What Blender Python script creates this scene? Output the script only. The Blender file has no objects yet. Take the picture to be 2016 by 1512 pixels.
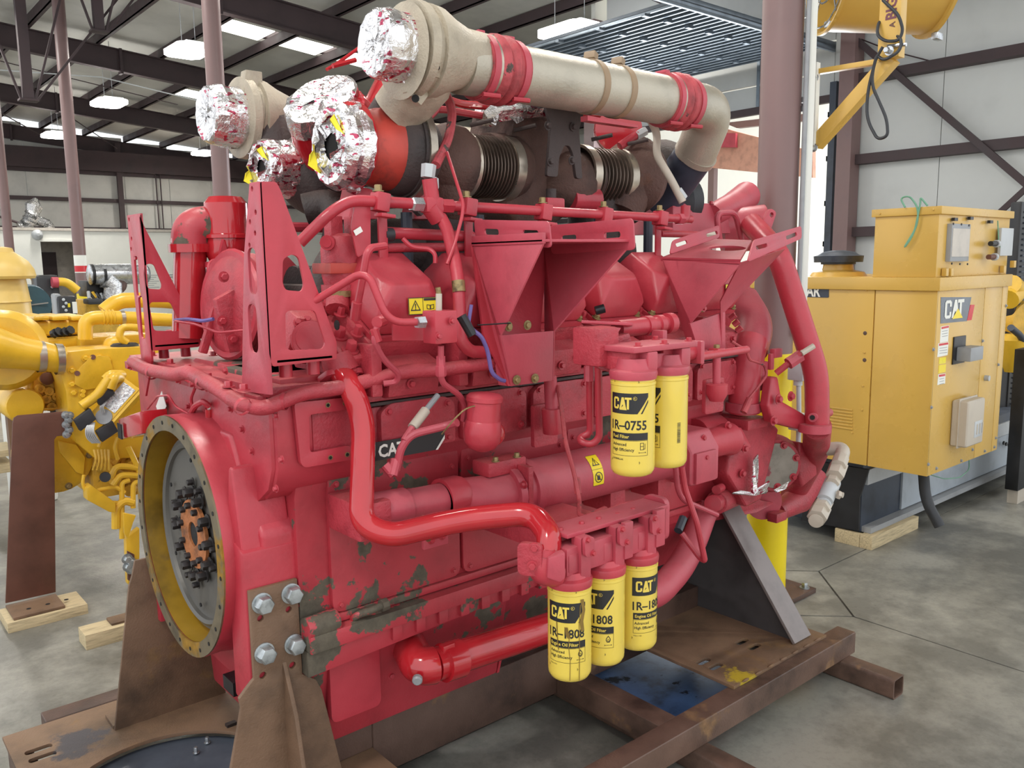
import bpy, bmesh, math, random
from math import sin, cos, pi, radians, sqrt, atan2, hypot
from mathutils import Vector, Matrix
from mathutils.geometry import tessellate_polygon
random.seed(7)
S = bpy.context.scene
COL = S.collection
V = Vector

# ------------------------------------------------------------------ camera, world, lights
YAW, PIT, ROL, FPX, CH = radians(49.754), radians(8.214), radians(-0.742), 1650.4, 2.05
_Fh = V((cos(YAW), sin(YAW), 0)); _R0 = V((sin(YAW), -cos(YAW), 0)); _Z = V((0, 0, 1))
CF = cos(PIT)*_Fh - sin(PIT)*_Z; _U0 = sin(PIT)*_Fh + cos(PIT)*_Z
CR = cos(ROL)*_R0 + sin(ROL)*_U0; CU = cos(ROL)*_U0 - sin(ROL)*_R0
CO = V((0, 0, CH))
cam = bpy.data.cameras.new('camera'); camo = bpy.data.objects.new('camera', cam); COL.objects.link(camo)
m3 = Matrix((CR, CU, -CF)).transposed()
camo.matrix_world = Matrix.Translation(CO) @ m3.to_4x4()
cam.sensor_width = 36; cam.lens = 36*FPX/2016; cam.clip_start = .05; cam.clip_end = 300
S.camera = camo

W = bpy.data.worlds.new('world'); S.world = W; W.use_nodes = True
_n = W.node_tree.nodes; _b = _n['Background']
_b.inputs[0].default_value = (0.93, 0.965, 1.0, 1); _b.inputs[1].default_value = 1.25
S.view_settings.view_transform = 'Standard'; S.view_settings.look = 'None'
S.view_settings.gamma = 1.0; S.view_settings.use_curve_mapping = False
S.view_settings.exposure = 0.38

def area(name, loc, size, power, rot=(0, 0, 0), col=(1, 1, 1), sy=None):
    l = bpy.data.lights.new(name, 'AREA'); l.energy = power; l.color = col
    l.shape = 'RECTANGLE'; l.size = size; l.size_y = sy or size
    o = bpy.data.objects.new(name, l); COL.objects.link(o); o.location = loc; o.rotation_euler = rot
    return o
LAMPS = [(7.1, 19.2, 6.7), (7.4, 26.5, 6.7), (7.6, 33.9, 6.7), (14.0, 36.9, 6.85), (11.7, 12.0, 6.35),
         (7.0, 11.9, 6.8), (2.2, 19.2, 6.9), (2.2, 11.9, 6.9), (1.8, 4.3, 6.9), (6.4, 4.3, 6.7), (2.2, 26.5, 6.9), (-2.0, 1.0, 6.9)]
for p in LAMPS:
    area('high_bay_lamp', (p[0], p[1], p[2] - .12), .8, 125, col=(1, .965, .9))
area('door_daylight', (13.9, 10.4, 2.4), 5.0, 420, rot=(0, radians(90), 0), col=(.86, .93, 1), sy=5.2)   # daylight entering the open door
sun = bpy.data.lights.new('sun', 'SUN'); sun.energy = 7.0; sun.angle = radians(2); sun.color = (1, .96, .9)
so = bpy.data.objects.new('sun', sun); COL.objects.link(so); so.rotation_euler = V((.35, -.25, 1)).to_track_quat('Z', 'Y').to_euler()

def at(px, py, **k):
    """world point seen at photo pixel (px,py) on the plane X=, Y= or Z= const"""
    d = CF + CR*((px-1008)/FPX) + CU*((756-py)/FPX)
    (ax, v), = k.items(); i = 'XYZ'.index(ax)
    return CO + d*((v-CO[i])/d[i])

# ------------------------------------------------------------------ materials
def nod(t, typ, **kw):
    n = t.nodes.new(typ)
    for k, v in kw.items(): setattr(n, k, v)
    return n
def ramp(t, fac, stops):
    r = nod(t, 'ShaderNodeValToRGB'); e = r.color_ramp.elements
    while len(e) > 1: e.remove(e[-1])
    for i, (p, c) in enumerate(stops):
        el = e[0] if i == 0 else e.new(p)
        el.position = p; el.color = tuple(c)+(1,) if len(c) == 3 else c
    t.links.new(fac, r.inputs[0]); return r.outputs[0]
def noise(t, scale, detail=3, rough=.55, coord='Object', stretch=None, seed=0):
    tc = nod(t, 'ShaderNodeTexCoord'); mp = nod(t, 'ShaderNodeMapping')
    mp.inputs['Location'].default_value = (seed*3.1, seed*1.7, seed*2.3)
    if stretch: mp.inputs['Scale'].default_value = stretch
    t.links.new(tc.outputs[coord], mp.inputs[0])
    n = nod(t, 'ShaderNodeTexNoise'); n.inputs['Scale'].default_value = scale
    n.inputs['Detail'].default_value = detail; n.inputs['Roughness'].default_value = rough
    t.links.new(mp.outputs[0], n.inputs['Vector']); return n.outputs[0]
def mixc(t, fac, a, b, mode='MIX'):
    m = nod(t, 'ShaderNodeMix', data_type='RGBA', blend_type=mode)
    for s, v in ((m.inputs[0], fac), (m.inputs[6], a), (m.inputs[7], b)):
        if isinstance(v, (int, float)): s.default_value = v
        elif isinstance(v, tuple): s.default_value = v+(1,) if len(v) == 3 else v
        else: t.links.new(v, s)
    return m.outputs[2]
def mat(name, col, rough=.5, metal=0., var=.12, vs=6., bump=0., bs=60., chips=None, dust=None, spec=.5, coat=0., emit=None, stretch=None, seed=1, chipx=False):
    """chips=(colour, scale, threshold, width) ; dust=(colour, amount)"""
    m = bpy.data.materials.new(name); m.use_nodes = True; t = m.node_tree
    b = t.nodes['Principled BSDF']
    c2 = tuple(max(0, x*(1-var*2.2)) for x in col); c3 = tuple(min(1, x*(1+var)+var*.02) for x in col)
    f = noise(t, vs, 4, .6, stretch=stretch, seed=seed)
    c = ramp(t, f, [(.28, c2), (.5, col), (.75, c3)])
    if dust:
        g = nod(t, 'ShaderNodeNewGeometry'); sx = nod(t, 'ShaderNodeSeparateXYZ'); t.links.new(g.outputs['Normal'], sx.inputs[0])
        mr = nod(t, 'ShaderNodeMapRange'); mr.inputs[1].default_value = .1; mr.inputs[2].default_value = 1.0
        mr.inputs[3].default_value = .12*dust[1]; mr.inputs[4].default_value = dust[1]; t.links.new(sx.outputs[2], mr.inputs[0])
        n2 = noise(t, 9, 4, .7, seed=seed+3)
        mu = nod(t, 'ShaderNodeMath', operation='MULTIPLY'); t.links.new(mr.outputs[0], mu.inputs[0]); t.links.new(n2, mu.inputs[1])
        c = mixc(t, mu.outputs[0], c, dust[0])
    rin = rough
    if chips:
        n3 = noise(t, chips[1], 6, .62, seed=seed+9)
        if chipx:   # the flaking is worst at the rear end of the block
            tc = nod(t, 'ShaderNodeTexCoord'); sx = nod(t, 'ShaderNodeSeparateXYZ'); t.links.new(tc.outputs['Object'], sx.inputs[0])
            m1 = nod(t, 'ShaderNodeMapRange'); m1.inputs[1].default_value = -1.15; m1.inputs[2].default_value = -.55; m1.inputs[3].default_value = .075; m1.inputs[4].default_value = 0
            t.links.new(sx.outputs[0], m1.inputs[0]); ad = nod(t, 'ShaderNodeMath', operation='ADD'); t.links.new(n3, ad.inputs[0]); t.links.new(m1.outputs[0], ad.inputs[1]); n3 = ad.outputs[0]
        f3 = ramp(t, n3, [(chips[2], (0, 0, 0)), (chips[2]+chips[3], (1, 1, 1))])
        cc = ramp(t, noise(t, 25, 4, .6, seed=seed+5), [(.35, tuple(x*.6 for x in chips[0])), (.65, chips[0])])
        c = mixc(t, f3, c, cc)
        rr = nod(t, 'ShaderNodeMapRange'); rr.inputs[3].default_value = rough; rr.inputs[4].default_value = .8
        t.links.new(f3, rr.inputs[0]); t.links.new(rr.outputs[0], b.inputs['Roughness'])
    else:
        rr = nod(t, 'ShaderNodeMapRange'); rr.inputs[1].default_value = .3; rr.inputs[2].default_value = .7
        rr.inputs[3].default_value = max(.03, rough*.8); rr.inputs[4].default_value = min(1, rough*1.25)
        t.links.new(f, rr.inputs[0]); t.links.new(rr.outputs[0], b.inputs['Roughness'])
    t.links.new(c, b.inputs['Base Color'])
    b.inputs['Metallic'].default_value = metal; b.inputs['Specular IOR Level'].default_value = spec
    b.inputs['Coat Weight'].default_value = coat
    if bump:
        bn = nod(t, 'ShaderNodeBump'); bn.inputs['Strength'].default_value = bump; bn.inputs['Distance'].default_value = .01
        t.links.new(noise(t, bs, 4, .6, seed=seed+11), bn.inputs['Height']); t.links.new(bn.outputs[0], b.inputs['Normal'])
    if emit:
        b.inputs['Emission Color'].default_value = tuple(emit[0])+(1,); b.inputs['Emission Strength'].default_value = emit[1]
    return m
RC = (.45, .034, .052)
M = {}
M['red'] = mat('red_paint', RC, .36, var=.10, vs=5, bump=.12, bs=45, dust=((.48, .17, .18), .32), seed=1)
M['redworn'] = mat('red_paint_worn', (.42, .030, .046), .42, var=.12, vs=4, bump=.15, bs=40, dust=((.48, .20, .18), .45), chips=((.125, .105, .075), 3.4, .60, .012), seed=4, chipx=True)
M['redcast'] = mat('red_paint_cast', (.42, .032, .050), .45, var=.14, vs=9, bump=.35, bs=90, dust=((.48, .20, .18), .5), seed=2)
M['redgloss'] = mat('red_paint_gloss', (.46, .014, .022), .16, var=.08, vs=4, coat=.5, dust=((.5, .16, .14), .12), seed=3)
M['redhaze'] = mat('red_paint_hazy', (.46, .054, .080), .42, var=.10, vs=6, bump=.1, bs=60, dust=((.5, .24, .24), .5), seed=6)  # paler, pinker red: haze and highlights are put into the colour
M['pinkhose'] = mat('painted_rubber_hose', (.42, .06, .07), .6, var=.2, vs=14, bump=.4, bs=40, chips=((.10, .07, .06), 14, .60, .03))
M['yel'] = mat('yellow_engine_paint', (.74, .44, .025), .33, var=.09, vs=4, bump=.1, bs=50, dust=((.55, .42, .2), .3))
M['yelcast'] = mat('yellow_cast_paint', (.66, .38, .03), .45, var=.16, vs=9, bump=.4, bs=60, dust=((.4, .3, .15), .4), chips=((.10, .07, .03), 12, .66, .03))
M['yelbox'] = mat('yellow_cabinet_paint', (.62, .385, .085), .28, var=.03, vs=2, bump=.03, bs=300)
M['yelfilt'] = mat('filter_yellow', (.76, .565, .085), .26, var=.03, vs=3, coat=.25)
M['yelsafe'] = mat('safety_yellow', (.86, .66, .01), .38, var=.06, vs=4, chips=((.12, .07, .05), 7, .70, .01))
M['black'] = mat('black_paint', (.012, .012, .014), .4, var=.2)
M['print'] = mat('black_print', (.014, .014, .016), .35, var=.0)
M['rubber'] = mat('black_rubber', (.03, .032, .036), .55, var=.2, bump=.1)
M['navy'] = mat('blue_black_steel', (.035, .045, .065), .45, var=.3, vs=3, dust=((.25, .27, .3), .3))
M['rust'] = mat('rusty_plate_steel', (.165, .095, .056), .62, var=.28, vs=3.5, bump=.25, bs=120, chips=((.30, .17, .055), 2.1, .60, .10), dust=((.3, .2, .11), .3))
M['rustdk'] = mat('brown_mill_steel', (.09, .05, .036), .5, var=.3, vs=4, bump=.2, bs=120, chips=((.24, .13, .06), 5, .62, .08))
M['rustrail'] = mat('rusty_tube_steel', (.135, .078, .055), .5, var=.3, vs=4, bump=.2, bs=120, chips=((.27, .15, .07), 4, .60, .08))
M['rustred'] = mat('red_brown_primer', (.13, .05, .032), .55, var=.2, vs=3, bump=.1)
M['mauve'] = mat('mauve_brown_steel_paint', (.205, .125, .118), .42, var=.06, vs=2)
M['darkbeam'] = mat('dark_brown_beam_paint', (.055, .034, .036), .6, var=.15, vs=2)
M['exh'] = mat('burnt_brown_casting', (.105, .055, .042), .7, var=.35, vs=4, bump=.5, bs=90, chips=((.20, .085, .045), 2.6, .56, .12))
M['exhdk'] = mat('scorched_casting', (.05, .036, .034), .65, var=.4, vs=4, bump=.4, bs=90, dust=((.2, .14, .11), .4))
M['scorch'] = mat('scorched_red_cone', (.42, .045, .03), .5, var=.3, vs=5, chips=((.07, .04, .035), 4, .56, .14))
M['alu'] = mat('cast_aluminium', (.46, .42, .34), .42, metal=.45, var=.12, vs=4, bump=.2, bs=110)
M['alucast'] = mat('tan_cast_aluminium', (.44, .38, .29), .52, metal=.25, var=.14, vs=6, bump=.35, bs=110)
M['clampst'] = mat('clamp_steel', (.50, .44, .36), .32, metal=.75, var=.2)
M['chrome'] = mat('zinc_plated_steel', (.52, .54, .56), .28, metal=.85, var=.15, vs=20)
M['boltst'] = mat('galvanised_bolt', (.42, .45, .46), .38, metal=.7, var=.2, vs=30)
M['steel'] = mat('bare_flywheel_steel', (.13, .122, .11), .45, metal=.45, var=.12, vs=3, bump=.05)
M['orange'] = mat('rust_orange_hub', (.38, .13, .04), .7, var=.3, vs=14, bump=.4, bs=90)
M['blackbolt'] = mat('oiled_black_bolt', (.035, .03, .03), .35, var=.4, vs=30, metal=.4)
M['brass'] = mat('brass_bolt', (.30, .22, .10), .45, metal=.5, var=.3, vs=40)
M['grey'] = mat('grey_metal', (.30, .31, .32), .45, var=.1)
M['lgrey'] = mat('light_grey_enamel', (.48, .50, .51), .4, var=.06)
M['white'] = mat('white_wall_paint', (.80, .80, .74), .7, var=.03, vs=1)
M['beige'] = mat('beige_moulded_case', (.50, .44, .36), .42, var=.05)
M['wood'] = mat('pale_pine_lumber', (.55, .44, .26), .7, var=.18, vs=8, bump=.3, bs=80, stretch=(1, 12, 12))
M['insul'] = mat('white_vinyl_insulation', (.56, .55, .51), .6, var=.07, vs=1.2, bump=.3, bs=3)
M['insul2'] = mat('grey_vinyl_insulation', (.58, .59, .57), .5, var=.06, vs=.8, bump=.4, bs=2)
M['duct'] = mat('crinkled_foil_duct', (.6, .6, .6), .25, metal=.9, var=.25, vs=30, bump=1, bs=50)
M['slab'] = mat('dark_blue_door_panel', (.10, .12, .145), .4, metal=.3, var=.15, vs=2)
M['slabrib'] = mat('blue_grey_door_rib', (.20, .235, .27), .35, metal=.5, var=.1)
M['lamp'] = mat('lamp_diffuser', (1, 1, 1), .5, var=0, emit=((1, .98, .93), 14))
M['sky'] = mat('translucent_skylight', (.9, .9, .86), .5, var=0, emit=((1, .99, .93), 3.2))
M['green'] = mat('green_wire', (.16, .36, .24), .5)
M['bluep'] = mat('blue_oily_sheet', (.06, .13, .30), .3, var=.4, vs=7, chips=((.01, .012, .02), 5, .60, .04))
M['signg'] = mat('green_sign', (.02, .22, .10), .4, var=0)
M['redsign'] = mat('red_sign_print', (.6, .02, .03), .4, var=0)
M['glass'] = mat('dark_lens', (.04, .07, .09), .15, var=.1)
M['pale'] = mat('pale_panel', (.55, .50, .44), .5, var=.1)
M['ground'] = mat('sunlit_gravel_yard', (.62, .60, .55), .9, var=.1, vs=2)
M['bluehose'] = mat('dusty_blue_cover', (.03, .085, .12), .45, var=.2)
M['purple'] = mat('violet_wire', (.13, .09, .28), .5, var=.2)
M['bore'] = mat('open_bore_interior', (.008, .007, .007), .8, var=0)
# foil with red print
def foil():
    m = mat('printed_aluminium_foil', (.78, .76, .76), .22, metal=.92, var=.12, vs=12, bump=1.0, bs=22)
    t = m.node_tree; b = t.nodes['Principled BSDF']
    src = b.inputs['Base Color'].links[0].from_socket
    a = ramp(t, noise(t, 34, 1.5, .4, stretch=(1, 1, 2.2), seed=21), [(.60, (0, 0, 0)), (.62, (1, 1, 1))])
    z = ramp(t, noise(t, 6, 1, .4, seed=31), [(.47, (0, 0, 0)), (.50, (1, 1, 1))])
    mm = mixc(t, 1.0, a, z, 'MULTIPLY')
    t.links.new(mixc(t, mm, src, (.50, .08, .14)), b.inputs['Base Color'])
    return m
M['foil'] = foil()
M['fyel'] = mat('yellow_tape', (.85, .72, .03), .4, var=.1)
# concrete
def concrete():
    m = mat('polished_concrete', (.27, .262, .235), .38, var=.20, vs=.9, bump=.12, bs=50)
    t = m.node_tree; b = t.nodes['Principled BSDF']; src = b.inputs['Base Color'].links[0].from_socket
    s = ramp(t, noise(t, 2.2, 6, .68, seed=8), [(.42, (.62, .62, .60)), (.60, (1.06, 1.05, 1.0))])
    c = mixc(t, 1.0, src, s, 'MULTIPLY')
    s2 = ramp(t, noise(t, 30, 3, .7, seed=14), [(.25, (.75, .75, .74)), (.5, (1, 1, 1))])
    c = mixc(t, .7, c, s2, 'MULTIPLY')
    t.links.new(c, b.inputs['Base Color']); return m
M['conc'] = concrete()
def rustplate():
    m = bpy.data.materials['rusty_plate_steel'].copy(); m.name = 'rusty_base_plate'
    t = m.node_tree; b = t.nodes['Principled BSDF']; src = b.inputs['Base Color'].links[0].from_socket
    def blob(px, py, z, r, col, src, sd):
        tc = nod(t, 'ShaderNodeTexCoord'); p = at(px, py, Z=z) - SK
        n = noise(t, 9, 4, .7, seed=sd)
        d = nod(t, 'ShaderNodeVectorMath', operation='DISTANCE'); d.inputs[1].default_value = p
        t.links.new(tc.outputs['Object'], d.inputs[0])
        a = nod(t, 'ShaderNodeMath', operation='MULTIPLY_ADD'); a.inputs[1].default_value = .35; t.links.new(n, a.inputs[0])
        t.links.new(d.outputs['Value'], a.inputs[2])
        f = ramp(t, a.outputs[0], [(r+.165, (1, 1, 1)), (r+.20, (0, 0, 0))])
        return mixc(t, f, src, col)
    c = blob(150, 1462, .225, .085, (.055, .047, .05), src, 3)
    c = blob(1462, 1335, .225, .06, (.46, .33, .02), c, 5)
    t.links.new(c, b.inputs['Base Color']); return m

# ------------------------------------------------------------------ mesh builder
def ortho(d):
    d = V(d).normalized(); a = V((0, 0, 1)) if abs(d.z) < .9 else V((1, 0, 0))
    u = d.cross(a).normalized(); return d, u, d.cross(u).normalized()
def fillet(pts, r, n=5, closed=False):
    """round the corners of a polyline"""
    pts = [V(p) for p in pts]; out = []; N = len(pts)
    for i, p in enumerate(pts):
        if not closed and i in (0, N-1): out.append(p); continue
        a, b = pts[i-1], pts[(i+1) % N]
        da, db = (a-p), (b-p); la, lb = da.length, db.length
        rr = r[i] if isinstance(r, (list, tuple)) else r
        k = min(rr, la*.48, lb*.48)
        if k < 1e-5: out.append(p); continue
        s, e = p+da.normalized()*k, p+db.normalized()*k
        for j in range(n+1):
            t = j/n; out.append(s*(1-t)**2 + p*2*t*(1-t) + e*t*t)
    return out
class MB:
    def __init__(s): s.v = []; s.f = []
    def add(s, vs, fs):
        o = len(s.v); s.v += [V(v) for v in vs]; s.f += [tuple(i+o for i in f) for f in fs]; return s
    def frame(s, o, u, v, w, du, dv, dw):
        """box from corner o along u,v,w"""
        o, u, v, w = V(o), V(u).normalized()*du, V(v).normalized()*dv, V(w).normalized()*dw
        P = [o, o+u, o+u+v, o+v, o+w, o+u+w, o+u+v+w, o+v+w]
        return s.add(P, [(0, 3, 2, 1), (4, 5, 6, 7), (0, 1, 5, 4), (1, 2, 6, 5), (2, 3, 7, 6), (3, 0, 4, 7)])
    def box(s, a, b):
        a, b = V(a), V(b); lo = V(map(min, a, b)); hi = V(map(max, a, b)); d = hi-lo
        return s.frame(lo, (1, 0, 0), (0, 1, 0), (0, 0, 1), *d)
    def cbox(s, c, size, rot=(0, 0, 0)):
        from mathutils import Euler
        R = Euler(rot).to_matrix(); sx, sy, sz = size; c = V(c)
        return s.frame(c - R@V((sx/2, sy/2, sz/2)), R@V((1, 0, 0)), R@V((0, 1, 0)), R@V((0, 0, 1)), sx, sy, sz)
    def prism(s, pts, ext):
        """pts: list of 3D coplanar points; ext: extrusion vector"""
        pts = [V(p) for p in pts]; ext = V(ext); n = len(pts)
        tri = tessellate_polygon([pts])
        vs = pts + [p+ext for p in pts]
        fs = [t for t in tri] + [tuple(i+n for i in reversed(t)) for t in tri]
        fs += [(i, (i+1) % n, (i+1) % n+n, i+n) for i in range(n)]
        return s.add(vs, fs)
    def plate(s, outer, holes, o, u, v, th, nrm=None):
        """2D outline with holes in frame (o,u,v), thickness th along normal"""
        o, u, v = V(o), V(u).normalized(), V(v).normalized(); n = V(nrm) if nrm else u.cross(v).normalized()
        loops = [outer]+list(holes); P3 = [[V((a[0], a[1], 0)) for a in L] for L in loops]
        tri = tessellate_polygon(P3); flat = [p for L in P3 for p in L]; N = len(flat)
        A = [o+u*p.x+v*p.y for p in flat]; B = [p+n*th for p in A]
        fs = [t for t in tri]+[tuple(i+N for i in reversed(t)) for t in tri]; k = 0
        for L in loops:
            m = len(L)
            fs += [(k+i, k+(i+1) % m, k+(i+1) % m+N, k+i+N) for i in range(m)]; k += m
        return s.add(A+B, fs)
    def ring(s, c, u, v, r, n): return [c+u*(r*cos(2*pi*i/n))+v*(r*sin(2*pi*i/n)) for i in range(n)]
    def lathe(s, o, d, prof, n=24, cap=True):
        """prof: (distance along d, radius)"""
        o = V(o); d, u, v = ortho(d); vs = []; fs = []
        for t, r in prof: vs += s.ring(o+d*t, u, v, max(r, 1e-4), n)
        for k in range(len(prof)-1):
            for i in range(n):
                a, b = k*n+i, k*n+(i+1) % n; fs.append((a, b, b+n, a+n))
        if cap:
            fs.append(tuple(reversed(range(n)))); fs.append(tuple((len(prof)-1)*n+i for i in range(n)))
        return s.add(vs, fs)
    def cyl(s, a, b, r, n=16, r2=None):
        a, b = V(a), V(b); return s.lathe(a, b-a, [(0, r), ((b-a).length, r if r2 is None else r2)], n)
    def tube(s, pts, r, n=12, cap=True):
        pts = [V(p) for p in pts]; q = [pts[0]]
        for p in pts[1:]:
            if (p-q[-1]).length > 1e-5: q.append(p)
        pts = q; N = len(pts); rs = r if isinstance(r, (list, tuple)) else [r]*N
        if len(rs) != N: rs = [rs[0]+(rs[-1]-rs[0])*i/(N-1) for i in range(N)]
        T = [(pts[min(i+1, N-1)]-pts[max(i-1, 0)]).normalized() for i in range(N)]
        _, u, v = ortho(T[0]); vs = []; fs = []
        for i in range(N):
            if i:
                ax = T[i-1].cross(T[i])
                if ax.length > 1e-7:
                    R = Matrix.Rotation(T[i-1].angle(T[i]), 3, ax); u = R@u
                u = (u-T[i]*u.dot(T[i])).normalized(); v = T[i].cross(u)
            vs += s.ring(pts[i], u, v, rs[i], n)
        for k in range(N-1):
            for i in range(n):
                a, b = k*n+i, k*n+(i+1) % n; fs.append((a, b, b+n, a+n))
        if cap: fs.append(tuple(reversed(range(n)))); fs.append(tuple((N-1)*n+i for i in range(n)))
        return s.add(vs, fs)
    def sph(s, c, r, n=16, m=9, sc=(1, 1, 1)):
        c = V(c); vs = []; fs = []
        for j in range(m+1):
            th = pi*j/m
            for i in range(n):
                a = 2*pi*i/n; vs.append(c+V((r*sc[0]*sin(th)*cos(a), r*sc[1]*sin(th)*sin(a), r*sc[2]*cos(th))))
        for j in range(m):
            for i in range(n):
                a, b = j*n+i, j*n+(i+1) % n; fs.append((a, a+n, b+n, b))
        return s.add(vs, fs)
    def bolt(s, c, d, r=.014, h=.014, washer=True, flange=None):
        d = V(d).normalized()
        if washer: s.lathe(c, d, [(0, r*1.55), (r*.25, r*1.55)], 12)
        return s.lathe(V(c)+d*(r*.2), d, [(0, r), (h*.85, r), (h, r*.85)], 6)
    def jitter(s, a, seed=1):
        rnd = random.Random(seed)
        s.v = [v+V((rnd.uniform(-a, a), rnd.uniform(-a, a), rnd.uniform(-a, a))) for v in s.v]; return s
def build(name, mb, m, parent=None, bev=0, label=None, sm=35, kind=None, seg=2):
    me = bpy.data.meshes.new(name); off = V((0, 0, 0)); p = parent
    while p is not None: off += V(p.location); p = p.parent
    me.from_pydata([tuple(v-off) for v in mb.v], [], mb.f)
    bm = bmesh.new(); bm.from_mesh(me)
    bmesh.ops.remove_doubles(bm, verts=bm.verts, dist=1e-6)
    bmesh.ops.recalc_face_normals(bm, faces=bm.faces)
    if bev:
        ed = [e for e in bm.edges if len(e.link_faces) == 2 and e.calc_face_angle(0) > .6]
        if ed: bmesh.ops.bevel(bm, geom=ed, offset=bev, segments=seg, profile=.6, affect='EDGES', clamp_overlap=True)
    bm.to_mesh(me); bm.free()
    me.polygons.foreach_set('use_smooth', [True]*len(me.polygons)); me.set_sharp_from_angle(angle=radians(sm))
    me.materials.append(M[m] if isinstance(m, str) else m)
    o = bpy.data.objects.new(name, me); COL.objects.link(o); o.parent = parent
    if label: o['label'] = label
    if kind: o['kind'] = kind
    return o
def thing(name, label, cat, loc=(0, 0, 0), group=None, kind=None):
    o = bpy.data.objects.new(name, None); COL.objects.link(o); o.location = loc
    o.empty_display_size = .1
    if kind: o['kind'] = kind
    else:
        o['label'] = label; o['category'] = cat
    if group: o['group'] = group
    return o
def tag(o, label, cat, group=None):
    o['label'] = label; o['category'] = cat
    if group: o['group'] = group
    return o
def copy_tree(o, parent=None):
    c = o.copy(); COL.objects.link(c); c.parent = parent
    for ch in [x for x in bpy.data.objects if x.parent == o]: copy_tree(ch, c)
    return c
def rrect(w, h, r, n=4, c=(0, 0)):
    P = [(-w/2, -h/2, 0), (w/2, -h/2, 0), (w/2, h/2, 0), (-w/2, h/2, 0)]
    return [(p.x+c[0], p.y+c[1]) for p in fillet(P, r, n, True)]
def rpoly(pts, r, n=4): return [(p.x, p.y) for p in fillet([(a, b, 0) for a, b in pts], r, n, True)]
def slot(cx, cy, L, w, n=5): return rrect(L, w, w/2*.98, n, (cx, cy))
def circ(cx, cy, r, n=16): return [(cx+r*cos(2*pi*i/n), cy+r*sin(2*pi*i/n)) for i in range(n)]
_tc = {}
def text2d(txt, h, bold=.0, sx=1.0, extr=0):
    """text as 2D triangles, cap height h, left-bottom at 0"""
    key = (txt, bold)
    if key not in _tc:
        cu = bpy.data.curves.new('t', 'FONT'); cu.body = txt; cu.size = 1; cu.offset = bold; cu.resolution_u = 2; cu.fill_mode = 'FRONT'
        o = bpy.data.objects.new('t', cu); COL.objects.link(o)
        bpy.context.view_layer.update()
        me = bpy.data.meshes.new_from_object(o)
        _tc[key] = ([tuple(v.co) for v in me.vertices], [tuple(p.vertices) for p in me.polygons])
        bpy.data.objects.remove(o); bpy.data.curves.remove(cu); bpy.data.meshes.remove(me)
    vs, fs = _tc[key]; k = h/.72; x0 = min((v[0] for v in vs), default=0)
    return [((v[0]-x0)*k*sx, v[1]*k) for v in vs], fs
def flat_print(items, o, u, v, off=.0008):
    """items: (verts2d, faces, dx, dy) on a plane"""
    mb = MB(); o, u, v = V(o), V(u).normalized(), V(v).normalized(); n = u.cross(v).normalized()
    for vs, fs, dx, dy in items: mb.add([o+u*(a+dx)+v*(b+dy)+n*off for a, b in vs], fs)
    return mb
def poly2(pts):
    return list(pts), [tuple(t) for t in tessellate_polygon([[V((a, b, 0)) for a, b in pts]])]
def poly2h(outer, holes):
    L = [[V((a, b, 0)) for a, b in l] for l in [outer]+holes]
    return [p for l in [outer]+holes for p in l], [tuple(t) for t in tessellate_polygon(L)]
def raw(name, vs, fs, m, parent=None, label=None):
    off = V((0, 0, 0)); p = parent
    while p is not None: off += V(p.location); p = p.parent
    me = bpy.data.meshes.new(name); me.from_pydata([tuple(V(v)-off) for v in vs], [], fs); me.materials.append(M[m] if isinstance(m, str) else m)
    o = bpy.data.objects.new(name, me); COL.objects.link(o); o.parent = parent
    if label: o['label'] = label
    return o
def pipe(name, pts, r, m, parent, bend=.05, n=12, label=None, seg=6):
    """pts: (px,py,Y) triples or Vectors"""
    P = [p if isinstance(p, Vector) else at(p[0], p[1], Y=p[2]) for p in pts]
    return build(name, MB().tube(fillet(P, bend, seg), r, n), m, parent, label=label)
X1, Y1, Z1 = V((1, 0, 0)), V((0, 1, 0)), V((0, 0, 1))
SK = V((2.0, 2.95, 0))      # skid base
EN = V((2.3, 2.95, .34))    # engine base

# ================================================================== SETTING
XW, YB, XF = 14.0, 41.5, 24.0
def st(name): return thing(name, None, None, kind='structure')
# ---- floor: concrete slabs with open joints
fl = st('floor'); fl['kind'] = 'structure'
build('floor_bed', MB().box((-8, -8, -.10), (XF+.3, YB+.2, -.012)), mat('joint_dirt', (.07, .066, .058), .9), fl)
gx = [-3.2, 4.47, 12.15, XF]; gy = [-4.9, 2.76, 11.1, 18.6, 25.8, 33.4, YB]; g = .005; dd = .51
for i in range(3):
    for j in range(6):
        x0, x1, y0, y1 = gx[i]+g, gx[i+1]-g, gy[j]+g, gy[j+1]-g
        P = [(x0, y0), (x1, y0), (x1, y1), (x0, y1)]
        Q = []
        for k, (x, y) in enumerate(P):
            sx, sy = (1 if x == x0 else -1), (1 if y == y0 else -1)
            onc = (i == 0 and sx == -1) or (i == 1 and sx == 1)
            if onc: Q += ([(x, y+sy*dd), (x+sx*dd, y)] if k in (0, 2) else [(x+sx*dd, y), (x, y+sy*dd)])
            else: Q.append((x, y))
        build('concrete_slab', MB().prism([(a, b, -.02) for a, b in Q], (0, 0, .02)), 'conc', fl)
for y in gy[1:6]:
    r = dd-.008; build('concrete_slab', MB().prism([(4.47-r, y, -.02), (4.47, y-r, -.02), (4.47+r, y, -.02), (4.47, y+r, -.02)], (0, 0, .02)), 'conc', fl)
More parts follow.
